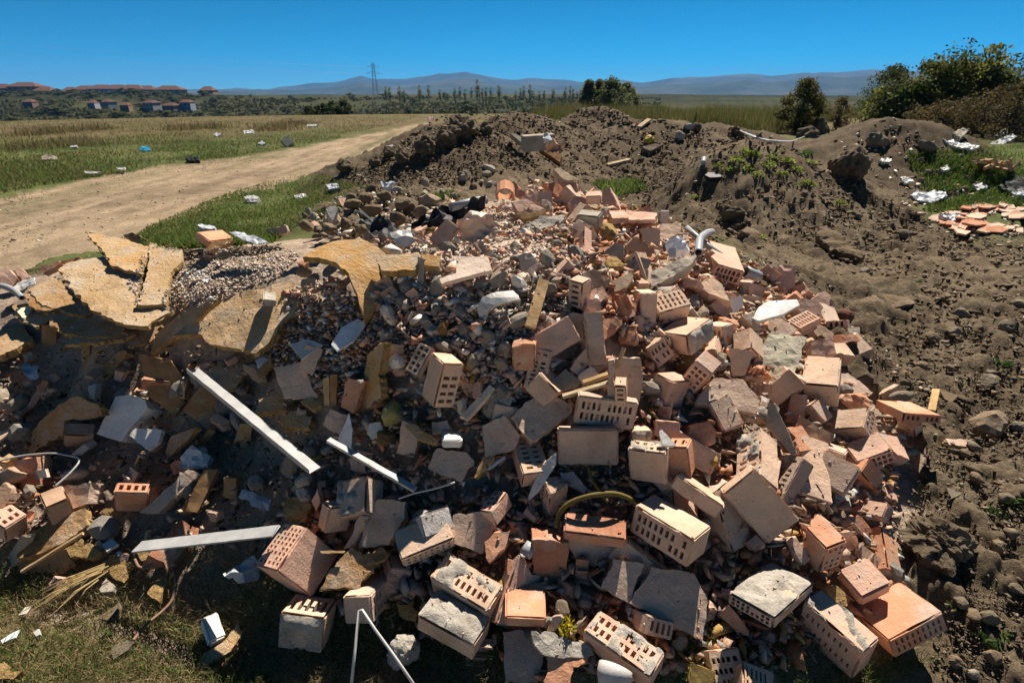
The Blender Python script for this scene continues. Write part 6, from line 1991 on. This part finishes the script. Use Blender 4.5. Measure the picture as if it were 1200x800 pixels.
def blades(name, P, h, w, cols, seed, lean=.5, curl=.4):
    """grass blades: two segment tapered leaves rooted at P"""
    g2 = np.random.default_rng(seed)
    n = len(P)
    a = g2.uniform(0, 2 * np.pi, n)
    sx = np.stack([np.cos(a), np.sin(a), 0 * a], 1)
    le = g2.normal(0, 1, (n, 3)) * lean
    le[:, 2] = 1
    le /= np.linalg.norm(le, axis=1)[:, None]
    cu = g2.normal(0, curl, (n, 3))
    cu[:, 2] -= curl * .5
    H_ = (h * g2.uniform(.45, 1.25, n))[:, None]
    W_ = (w * g2.uniform(.7, 1.3, n))[:, None] if np.ndim(w) == 0 else w[:, None]
    m = P + le * H_ * .55
    t = P + le * H_ + cu * H_ * .4
    V = np.stack([P - sx * W_, P + sx * W_, m + sx * W_ * .7, m - sx * W_ * .7, t], 1)
    base = np.arange(n)[:, None] * 5
    F = np.concatenate([np.stack([base + 0, base + 1, base + 2], 2), np.stack([base + 0, base + 2, base + 3], 2), np.stack([base + 3, base + 2, base + 4], 2)], 1).reshape(-1, 3)
    o = big_mesh(name, V.reshape(-1, 3), F, M['BL'], np.repeat(cols, 5, 0))
    return kind(o, 'stuff')


GREEN = [((.1, .17, .03), 4), ((.14, .19, .045), 3), ((.07, .125, .025), 3), ((.2, .17, .07), 1.2)]
DRY = [((.38, .28, .14), 4), ((.28, .2, .1), 3), ((.44, .36, .21), 2), ((.12, .13, .045), 2.5), ((.07, .11, .03), 1.5)]
g = np.random.default_rng(33)
NEAR = [(-40, 640), (150, 640), (260, 640), (330, 660), (430, 700), (520, 700), (620, 760), (660, 830), (-40, 850)]
P = land_points(px_points(30000, NEAR, g))
cl = vnoise(P[:, 0] * 6, P[:, 1] * 6, 5)
P = P[g.random(len(P)) < .35 + .65 * cl]
blades('near_grass', P, .045, .0011, cols_of(g, len(P), DRY), 1, lean=.9, curl=.8)
P = land_points(px_points(9000, NEAR, g))
cl = vnoise(P[:, 0] * 5 + 9, P[:, 1] * 5, 6)
P = P[cl > .5]
blades('near_grass', P, .05, .0016, cols_of(g, len(P), GREEN), 2, lean=.55, curl=.5)
P = land_points(px_points(2600, [(780, 740), (860, 745), (1000, 770), (1100, 770), (1000, 830), (600, 830), (560, 760), (700, 790)], g))
blades('near_grass', P, .05, .0014, cols_of(g, len(P), GREEN), 3, lean=.6, curl=.5)
STRIP = [(120, 300), (175, 266), (222, 245), (258, 230), (312, 214), (372, 203), (410, 215), (440, 220), (400, 245), (350, 265), (320, 285), (250, 290)]
P = land_points(px_points(34000, STRIP, g))
P = P[g.random(len(P)) < .3 + .9 * vnoise(P[:, 0] * 2, P[:, 1] * 2, 15)]
blades('green_grass', P, .05, .005, cols_of(g, len(P), GREEN + [((.24, .19, .08), 1.5)]), 4, lean=.6)
P = land_points(px_points(16000, [(-30, 228), (200, 190), (470, 147), (500, 150), (430, 185), (320, 220), (250, 240), (180, 272), (60, 318), (-30, 330)], g))
P = P[(fbm(P[:, 0] * 1.3, P[:, 1] * .12, 3, 80) + .5 * fbm(P[:, 0] * 2, P[:, 1] * .8, 3, 81) + .5 * (g.random(len(P)) - .5)) > .33]
blades('road_grass', P, .035, .006, cols_of(g, len(P), GREEN + DRY), 14, lean=.7)
for poly, n, seed, h in (([(700, 220), (690, 215), (740, 208), (760, 222), (720, 232)], 2500, 5, .08), ([(498, 232), (530, 224), (540, 232), (510, 240)], 1200, 6, .06),
                         ([(1090, 240), (1200, 215), (1210, 240), (1110, 250), (1085, 248)], 5000, 8, .1), ([(1060, 180), (1200, 170), (1210, 225), (1080, 225)], 12000, 9, .1)):
    P = land_points(px_points(n, poly, g))
    P = P[g.random(len(P)) < .2 + .9 * vnoise(P[:, 0] * 1.7, P[:, 1] * 1.7, 25)]
    blades('green_grass', P, h, .006, cols_of(g, len(P), GREEN), seed, lean=.5)


def area_points(n, x0, x1, y0, y1, g, power=1.0):
    x = g.uniform(x0, x1, n)
    y = y0 + (y1 - y0) * g.random(n) ** power
    return np.stack([x, y, H0(x, y)], 1)


# field across the road: tufts of grass, thinning into stubble
FIELD = [(-40, 142), (120, 138), (300, 133), (430, 130), (500, 132), (470, 145), (400, 158), (400, 162), (300, 180), (200, 193), (100, 209), (-40, 236)]
P = land_points(px_points(50000, FIELD, g))
k = vnoise(P[:, 0] * .5, P[:, 1] * .5, 35)
far_ = np.clip(P[:, 1] / 40, 0, 1)
P = P[g.random(len(P)) < .15 + 1.1 * k]
far_ = np.clip((P[:, 1] - 17) / 18, 0, 1)[:, None]
c = cols_of(g, len(P), GREEN + [((.2, .16, .07), 5), ((.13, .12, .045), 4)]) * (1 - far_) + cols_of(g, len(P), [((.15, .108, .054), 3), ((.12, .09, .045), 2), ((.085, .085, .034), 1.5)]) * far_
blades('field_grass', P, .09, .009, c, 11, lean=.5)
for i, (x, y) in enumerate([(40, 158), (70, 155), (110, 152), (218, 152), (250, 150), (325, 150), (322, 153), (345, 146), (20, 175), (90, 170)]):
    C = ground(x, y, 0)
    n = 260
    P = np.stack([C.x + g.normal(0, .55, n), C.y + g.normal(0, .55, n), np.zeros(n)], 1)
    P[:, 2] = H0(P[:, 0], P[:, 1])
    blades('field_grass', P, .34, .012, cols_of(g, n, [((.2, .15, .08), 3), ((.13, .12, .05), 2)]), 20 + i, lean=.22)


# tall dry grass and reeds along the back
def tall(poly, n, h, w, tab, seed, nm='tall_grass', lean=.13):
    pts = px_points(n, poly, g)
    D = np.array([ray(*p) for p in pts])
    ok = D[:, 2] < -.004
    D = D[ok]
    t = np.minimum((0 - EYE) / D[:, 2], 70 * g.uniform(.8, 1.1, len(D)))
    P = np.stack([D[:, 0] * t, D[:, 1] * t, np.zeros(len(t))], 1)
    P[:, 2] = H0(P[:, 0], P[:, 1])
    k = vnoise(P[:, 0] * .35, P[:, 1] * .35, 45)
    P = P[g.random(len(P)) < .25 + k]
    hh = h * (.35 + 1.1 * vnoise(P[:, 0] * .45 + 5, P[:, 1] * .3, 46))
    return blades(nm, P, hh, w, cols_of(g, len(P), tab), seed, lean=lean, curl=.2)


REED = [((.16, .12, .05), 3), ((.2, .16, .08), 1), ((.11, .12, .035), 3.5), ((.075, .1, .028), 3)]
tall([(640, 150), (640, 122), (800, 116), (930, 116), (1010, 120), (1010, 135), (900, 160), (780, 150)], 40000, .8, .013, REED, 51)
tall([(1005, 118), (1215, 118), (1215, 150), (1100, 145), (1040, 140)], 18000, .9, .014, REED, 52)
tall([(620, 140), (640, 122), (780, 122), (780, 150), (660, 150)], 9000, .8, .02, [((.1, .11, .035), 3), ((.16, .13, .06), 2)], 53)
tall([(830, 155), (840, 138), (960, 135), (1000, 140), (880, 150)], 5000, .6, .012, [((.09, .13, .035), 3), ((.16, .15, .06), 2)], 54)

# scrub covering the far slopes
n = 15000
az_ = g.uniform(math.radians(-46), math.radians(14), n)
r_ = 95 + 350 * g.random(n) ** .8
P = np.stack([np.sin(az_) * r_, np.cos(az_) * r_, 0 * r_], 1)
k = fbm(P[:, 0] / 30, P[:, 1] / 55, 4, 66)
P = P[k + .5 * (g.random(n) - .5) > -.05]
P[:, 2] = H0(P[:, 0], P[:, 1]) - .1
blades('far_scrub', P, 1.5, .75, cols_of(g, len(P), [((.05, .055, .02), 4), ((.08, .075, .03), 3), ((.11, .09, .04), 1.5), ((.035, .045, .016), 3)]), 71, lean=.3)


# ------------------------------------------------------------------ trees and bushes
def tree(name, label, base, h, spread, ncl, nleaf, ls, cols, seed, cat='tree', group=None, flat=.75, trunks=1, low=.15, lobes=None):
    """tapered stems and limbs, leaves in clumps of uneven size spread through the crown"""
    r2 = random.Random(seed)
    g2 = np.random.default_rng(seed)
    e = bpy.data.objects.new(name, None)
    e.location = base
    COL.objects.link(e)
    tag(e, label, cat, group)
    V, F = [], []

    def limb(p, q, r0, r1):
        b = len(V)
        mid = p.lerp(q, .5) + Vector((r2.gauss(0, 1), r2.gauss(0, 1), 0)) * (q - p).length * .06
        v, f = tube_geo([p, mid, q], [r0, (r0 + r1) / 2, r1], 6)
        V.extend(v)
        F.extend(tuple(x + b for x in ff) for ff in f)
    cl = []
    for i in range(ncl):
        if lobes:
            lx, lz, lr = lobes[i % len(lobes)]
            a = r2.uniform(0, 6.28)
            k = r2.random() ** .5 * lr
            el = r2.uniform(-1, 1)
            p = Vector((lx + math.cos(a) * k * math.sqrt(1 - el * el), math.sin(a) * k * math.sqrt(1 - el * el) * .8, lz + el * k * .9))
            p.z = max(p.z, .25)
        else:
            a = r2.uniform(0, 6.28)
            z = h * (low + (1 - low) * r2.random() ** .8)
            env = math.sin(math.pi * min(1, max(.08, (z / h - low * .5) / (1.02 - low * .5))) ** .75)
            p = Vector((math.cos(a) * spread * env * r2.random() ** .4, math.sin(a) * spread * env * r2.random() ** .4, z))
        cl.append((p, (h + spread) * r2.uniform(.05, .13)))
    for t in range(trunks):
        b = Vector((r2.uniform(-.3, .3) * spread * (trunks > 1), r2.uniform(-.2, .2) * spread * (trunks > 1), -.2))
        top = Vector((b.x * 1.5 + r2.uniform(-.1, .1) * spread, b.y * 1.5, h * .6))
        limb(b, top, h * .02 + .03, h * .008 + .01)
    for p, r_ in cl[::max(1, len(cl) // 16)]:
        s = Vector((r2.uniform(-.1, .1) * spread, 0, h * r2.uniform(.15, .45)))
        limb(s, p, h * .008 + .008, .008)
    mesh_obj('trunk', V, F, M['BK'], parent=e, smooth=True)
    per = max(4, nleaf // len(cl))
    PV, NV, CV = [], [], []
    ct = np.array(cols)
    for p, r_ in cl:
        u = g2.normal(size=(per, 3))
        u /= np.linalg.norm(u, axis=1)[:, None]
        rr = r_ * g2.random(per)[:, None] ** .4
        PV.append(np.array(p) + u * rr * np.array([1.1, 1.1, .8]))
        NV.append(u + g2.normal(0, .6, (per, 3)))
        CV.append(ct[r2.randrange(len(ct))] * r2.uniform(.75, 1.25) * g2.uniform(.75, 1.25, (per, 1)))
    P = np.concatenate(PV)
    N = np.concatenate(NV)
    N /= np.linalg.norm(N, axis=1)[:, None]
    n = len(P)
    A = np.cross(N, g2.normal(size=(n, 3)))
    A /= np.linalg.norm(A, axis=1)[:, None]
    Bv = np.cross(N, A)
    l = ls * g2.uniform(.6, 1.4, n)[:, None]
    VV = np.stack([P - A * l, P + Bv * l * .5, P + A * l, P - Bv * l * .5], 1).reshape(-1, 3)
    o = big_mesh('crown', VV, np.arange(n * 4).reshape(-1, 4), M['LF'], np.repeat(np.concatenate(CV), 4, 0))
    o.parent = e
    return e


def copy_tree(src, loc, sc, rz, label, group):
    e = src.copy()
    COL.objects.link(e)
    e.location = loc
    e.scale = sc
    e.rotation_euler = (0, 0, rz)
    e['label'] = label
    e['group'] = group
    for ch in src.children:
        c = ch.copy()
        COL.objects.link(c)
        c.parent = e
    return e


BUSH = [(.075, .1, .022), (.11, .125, .028), (.17, .16, .035), (.06, .075, .02)]
DARK = [(.05, .07, .022), (.065, .085, .028), (.075, .085, .03)]
OLIVE = [(.13, .145, .06), (.17, .17, .08), (.1, .12, .045)]
p = at_y(1110, 118, 27)
tree('bush', 'broad dark green bush with sunlit top beyond the rubbish', (p[0], 27, -.25), 3.2, 3.6, 240, 34000, .085, BUSH, 1, 'bush', lobes=[(-1.6, 1.5, 1.3), (-.4, 1.9, 1.5), (.8, 2.2, 1.5), (1.7, 1.9, 1.3), (2.5, 1.3, 1.3), (-2.4, 1.0, 1.0), (.4, 1.0, 1.5)], trunks=3)
p = at_y(1040, 118, 30)
tree('bush', 'small dark bush beside the broad dark green one', (p[0], 30, 0), 2.6, 1.6, 60, 5000, .06, DARK, 2, 'bush', trunks=2)
p = at_y(1185, 135, 22)
tree('bush', 'brown shaded scrub below the broad bush at the border', (p[0], 22, 0), 1.8, 2.4, 90, 8000, .045, [(.08, .06, .025), (.06, .055, .02), (.1, .075, .03)], 3, 'bush', trunks=3, low=.02)
p = at_y(1120, 135, 23.5)
tree('bush', 'low brown scrub in front of the broad bush', (p[0], 23.5, 0), 1.2, 2.3, 80, 6500, .045, [(.09, .065, .028), (.07, .06, .022), (.12, .09, .035)], 4, 'bush', trunks=3, low=.02)
p = at_y(940, 128, 25)
tree('bush', 'upright green brown shrub at the edge of the tall grass', (p[0], 25, 0), 1.95, 1.0, 90, 9000, .05, [(.08, .085, .025), (.11, .09, .03)], 5, 'shrub', low=.02)
p = at_y(985, 125, 27)
tree('bush', 'thin reddish shrub behind the rear mound', (p[0], 27, 0), 1.3, .8, 40, 2000, .04, [(.12, .08, .03), (.09, .08, .03)], 6, 'shrub', low=.02)
for i, (x, Y, h, s, c, t) in enumerate([(716, 62, 2.5, 2.0, OLIVE, 'rounded olive tree standing above the tall grass'), (733, 66, 2.2, 1.5, OLIVE, 'pale side tree joined to the rounded olive one'), (690, 63, 2.4, .8, OLIVE, 'slender small tree before the rounded olive tree'),
                                        (702, 64, 2.5, .9, DARK, 'dark small tree between the slender and the rounded one')]):
    p = at_y(x, 112, Y)
    z = H1(p[0], Y)
    tree('tree', t, (p[0], Y, z), h - z, s * 1.15, 70, 6500, .11, OLIVE, 20 + i, 'tree', low=.03)
p = at_y(383, 130, 66)
for i, (x, h, t) in enumerate([(362, 1.6, 'low dark hedge bush at the field edge'), (376, 1.9, 'dark hedge bush beside the low one at the field edge'), (390, 2.0, 'dense hedge bush in the row at the field edge'), (404, 2.1, 'last pale tipped bush in the row at the field edge')]):
    p = at_y(x, 132, 68)
    z = H1(p[0], 68)
    tree('bush', t, (p[0], 68, z), h, 1.3, 30, 1500, .12, DARK, 40 + i, 'bush', low=.02)

# far slopes: bushes, poplars, houses
fb = tree('bush', 'dark bush dotted on the far slope', (0, 320, H1(0, 320)), 5, 3.6, 22, 700, .5, [(.1, .11, .04), (.08, .09, .03), (.13, .13, .06)], 60, 'bush', 'bushes dotted on the far slopes', low=.05)
fp = tree('poplar_tree', 'tall thin poplar in the far row', (40, 380, H1(40, 380)), 12, 1.7, 26, 420, .4, [(.17, .18, .08), (.13, .15, .06)], 61, 'tree', 'poplars in the far row', low=.05)
r2 = random.Random(5)
first = True
for i in range(255):
    x = r2.choice([r2.uniform(-60, 640), r2.uniform(-40, 420), r2.uniform(0, 240)])
    Y = r2.choice([r2.uniform(150, 300), r2.uniform(300, 420), r2.uniform(380, 440)])
    p = at_y(x, 115, Y)
    sc = r2.uniform(.5, 1.1) * (1.25 if Y > 430 else .8)
    copy_tree(fb, (p[0], Y, H1(p[0], Y)), (sc * r2.uniform(1.1, 2.6), sc, sc * r2.uniform(.45, .85)), r2.uniform(0, 6), 'dark bush dotted on the far slope', 'bushes dotted on the far slopes')
for i in range(44):
    x = r2.uniform(450, 690)
    Y = r2.uniform(360, 430)
    p = at_y(x, 115, Y)
    z = H1(p[0], Y)
    zt = at_y(x, r2.uniform(100, 108), Y)[2]
    sc = max(.3, (zt - z) / 12)
    copy_tree(fp, (p[0], Y, z), (max(.7, sc), max(.7, sc), sc), r2.uniform(0, 6), 'tall thin poplar in the far row', 'poplars in the far row')
p = at_y(660, 115, 300)
fb.location = (at_y(250, 118, 330)[0], 330, H1(at_y(250, 118, 330)[0], 330))
fp.location = (at_y(560, 118, 400)[0], 400, H1(at_y(560, 118, 400)[0], 400))


def bx(V, F, x0, x1, y0, y1, z0, z1):
    b = len(V)
    V += [(x, y, z) for x in (x0, x1) for y in (y0, y1) for z in (z0, z1)]
    F += [tuple(b + i for i in f) for f in ((0, 1, 3, 2), (4, 6, 7, 5), (0, 4, 5, 1), (2, 3, 7, 6), (0, 2, 6, 4), (1, 5, 7, 3))]


def house(name, label, base, w, d, h, roof, col, nx, nz, group, rz=0, hip=.25):
    e = bpy.data.objects.new(name, None)
    e.location = base
    e.rotation_euler = (0, 0, rz)
    COL.objects.link(e)
    tag(e, label, 'building', group)
    V, F = [], []
    bx(V, F, -w / 2, w / 2, 0, d, -2, h)
    mesh_obj('wall', V, F, M['WL'], parent=e, color=tuple(c * (.85 if w > 12 else .5) for c in col), recalc=True)  # wall colours darkened, standing in for the shade on their near sides
    o_ = .05 * w
    V = [(-w / 2 - o_, -o_, h + .02), (w / 2 + o_, -o_, h + .02), (w / 2 + o_, d + o_, h + .02), (-w / 2 - o_, d + o_, h + .02), (-w / 2 + hip * w, d / 2, h + roof), (w / 2 - hip * w, d / 2, h + roof)]
    mesh_obj('roof', V, [(0, 1, 5, 4), (1, 2, 5), (2, 3, 4, 5), (3, 0, 4), (3, 2, 1, 0)], M['RF'], parent=e)
    for i in range(nx):
        for k in range(nz):
            V, F = [], []
            cx = -w / 2 + w * (i + .5) / nx
            cz = h * (k + .45) / nz
            ww, wh = w / nx * .24, h / nz * .24
            bx(V, F, cx - ww, cx + ww, -.06, .1, cz - wh, cz + wh * 1.2)
            mesh_obj('window', V, F, M['WD'], parent=e)
    return e


APT = 'apartment blocks on the far ridge'
for i, (x, py_top, Y, wpx, col, t) in enumerate([
        (2, 99, 520, 16, (.5, .25, .17), 'red brown block end on the ridge at the border'), (28, 97, 520, 30, (.52, .24, .15), 'tall red brown block with dark roof on the ridge'), (50, 103, 515, 18, (.5, .3, .2), 'lower red block beside the tall one on the ridge'),
        (80, 105, 540, 14, (.5, .36, .26), 'small tan block between the two groups on the ridge'), (100, 101, 545, 26, (.42, .31, .25), 'brown gabled block at the start of the long terrace'), (118, 100, 540, 26, (.5, .5, .55), 'grey block second in the long terrace'),
        (136, 100, 540, 24, (.52, .5, .54), 'pale grey block in the middle of the long terrace'), (154, 100, 542, 24, (.5, .4, .36), 'pinkish block in the long terrace'), (170, 101, 545, 20, (.45, .35, .3), 'brown end block of the long terrace'),
        (197, 101, 545, 28, (.42, .38, .3), 'wide dull block alone on the ridge'), (242, 105, 560, 14, (.5, .36, .26), 'small orange roofed house at the end of the ridge')]):
    p = at_y(x, 112, Y)
    z = H1(p[0], Y)
    w = wpx / FPX * Y / 1.08 * 1.05
    top = at_y(x, py_top, Y)[2]
    hh = max(6, top - z - 3)
    house('apartment_block', t, (p[0], Y, z), w, 14, hh, 3.5, col, max(2, wpx // 6), 4, APT, rz=.1)
for i, (x, Y, wpx, col, t) in enumerate([(108, 300, 9, (.62, .66, .7), 'pale blue white house first on the far slope'), (124, 310, 12, (.5, .52, .56), 'grey house second on the far slope'), (146, 290, 11, (.45, .3, .22), 'low brown house with orange roof on the far slope'),
                                         (174, 290, 16, (.75, .75, .78), 'white gabled house on the far slope'), (197, 290, 18, (.55, .42, .34), 'long pink house on the far slope'), (218, 295, 14, (.55, .6, .72), 'bluish three storey house on the far slope'), (34, 300, 12, (.4, .26, .24), 'dull red shed on the far slope')]):
    p = at_y(x, 128, Y)
    z = H1(p[0], Y)
    w = wpx / FPX * Y / 1.08 * .8
    house('village_house', t, (p[0], Y, z + .5), w, 6, 2.6 if i not in (5, 3) else 3.8, 1.3, col, 3, 2 if i in (5, 3, 0) else 1, 'village houses on the far slope', rz=random.Random(i).uniform(-.3, .3))

# pylon with its wires
p = at_y(441, 118, 330)
bz = H1(p[0], 330)
top = at_y(441, 72, 330)[2] - bz
e = bpy.data.objects.new('power_pylon', None)
e.location = (p[0], 330, bz)
COL.objects.link(e)
tag(e, 'slender grey lattice power pylon rising above the far slope', 'pylon')


def lat(pairs, r):
    V, F = [], []
    for a, b in pairs:
        k = len(V)
        v, f = tube_geo([a, b], r, 4)
        V += v
        F += [tuple(x + k for x in q) for q in f]
    return V, F


for sx in (-1, 1):
    for sy in (-1, 1):
        V, F = lat([((sx * 1.7, sy * 1.7, 0), (sx * .45, sy * .45, top * .97))], .075)
        mesh_obj('leg', V, F, M['ST'], parent=e)
pr = []
nb = 12
for i in range(nb):
    z0, z1 = top * .97 * i / nb, top * .97 * (i + 1) / nb
    a, b = 1.7 - 1.25 * i / nb, 1.7 - 1.25 * (i + 1) / nb
    for s in (-1, 1):
        pr += [((-a, s * a, z0), (b, s * b, z1)), ((a, s * a, z0), (-b, s * b, z1)), ((s * a, -a, z0), (s * b, b, z1)), ((s * a, a, z0), (s * b, -b, z1))]
V, F = lat(pr, .03)
mesh_obj('bracing', V, F, M['ST'], parent=e)
for zf, w in ((.74, 4.2), (.88, 3.2)):
    V, F = lat([((-w, 0, top * zf), (w, 0, top * zf)), ((-w, 0, top * zf), (0, 0, top * (zf + .05))), ((w, 0, top * zf), (0, 0, top * (zf + .05)))], .06)
    mesh_obj('crossarm', V, F, M['ST'], parent=e)
for i, (zf, w) in enumerate(((.74, -4.2), (.74, 4.2), (.88, -3.2), (.88, 3.2))):
    a = Vector((p[0] + w, 330, bz + top * zf))
    b = Vector((p[0] - 190, 130 + w, bz + top * zf + 14))
    pts = [a.lerp(b, k / 24) - Vector((0, 0, 16 * (k / 24) * (1 - k / 24))) for k in range(25)]
    V, F = tube_geo([q - a for q in pts], .012, 4)
    o = mesh_obj('power_line', V, F, M['ST'], loc=a)
    tag(o, 'thin power line sagging from the pylon across the sky', 'power line', 'power lines on the pylon')

# ------------------------------------------------------------------ mountains
RIDGE = [(-400, 106), (0, 106), (300, 106), (340, 101), (380, 97), (405, 94), (423, 89), (440, 94), (455, 93), (480, 92), (505, 89), (527, 86), (545, 84), (560, 87), (580, 91), (600, 93), (625, 92), (650, 94), (661, 93),
         (680, 97), (700, 95), (720, 93), (750, 97), (790, 92), (830, 90), (860, 88), (875, 87), (900, 89), (950, 86), (1000, 83), (1025, 81), (1060, 84), (1120, 85), (1200, 82), (1400, 85), (1800, 100)]


def mountain(name, d0, ridge_h, off, seed, depth):
    az = np.linspace(math.radians(-70), math.radians(70), 420)
    px = 600 + np.tan(az) * FPX * 1.05
    ry = np.interp(px, [q[0] for q in RIDGE], [q[1] for q in RIDGE]) + off + 1.6 * fbm(px / 26, px * 0 + seed, 5, seed)
    el = PITCH * 0
    V = []
    rows = 26
    tanv = np.array([(-SP + (400 - y) / FPX * CP) / np.hypot((x - 600) / FPX, CP + (400 - y) / FPX * SP) for x, y in zip(px, ry)])
    crest = np.maximum(tanv * d0 + EYE, 4) * ridge_h
    dirx = (px - 600) / FPX
    diry = CP + (400 - ry) / FPX * SP
    nn = np.hypot(dirx, diry)
    for j in range(rows):
        t = j / (rows - 1)
        dd = d0 + (t - .6) * depth
        prof = np.clip(1 - np.abs(t - .6) / .6, 0, 1) ** .9 if t <= .6 else np.clip(1 - (t - .6) / .4, 0, 1)
        x, y = dirx / nn * dd, diry / nn * dd
        rel = fbm(x / 420, y / 420, 5, seed)
        z = crest * prof * (1 + .6 * rel * (1 - prof) * 2) + 34 * rel * min(1, prof * 3) * (prof < .99)
        V.append(np.stack([x, y, z - 20 * (1 - prof)], 1))
    V = np.concatenate(V)
    n = len(az)
    I = np.arange(rows * n).reshape(rows, n)
    Q = np.stack([I[:-1, :-1], I[:-1, 1:], I[1:, 1:], I[1:, :-1]], -1).reshape(-1, 4)
    return kind(big_mesh(name, V, Q, M['MT'], smooth=True), 'structure')


mountain('mountains', 7000, 1.0, 0, 5, 2600)
mountain('mountains', 4600, 1.0, 7.5, 9, 1600)

# ------------------------------------------------------------------ air between here and the mountains
HZ = 9800
V, F = [], []
bx(V, F, -HZ, HZ, -HZ, HZ, -63, 290)
hz = mesh_obj('haze', V, F, bpy.data.materials.new('haze_air'), recalc=True)
hm = hz.data.materials[0]
hm.use_nodes = True
hn = hm.node_tree
hn.nodes.clear()
pv = hn.nodes.new("ShaderNodeVolumePrincipled")
pv.inputs['Color'].default_value = (.16, .46, 1, 1)
pv.inputs['Density'].default_value = HAZE_D
pv.inputs['Anisotropy'].default_value = 0.0
ho = hn.nodes.new("ShaderNodeOutputMaterial")
hn.links.new(pv.outputs[0], ho.inputs['Volume'])
hz['kind'] = 'stuff'
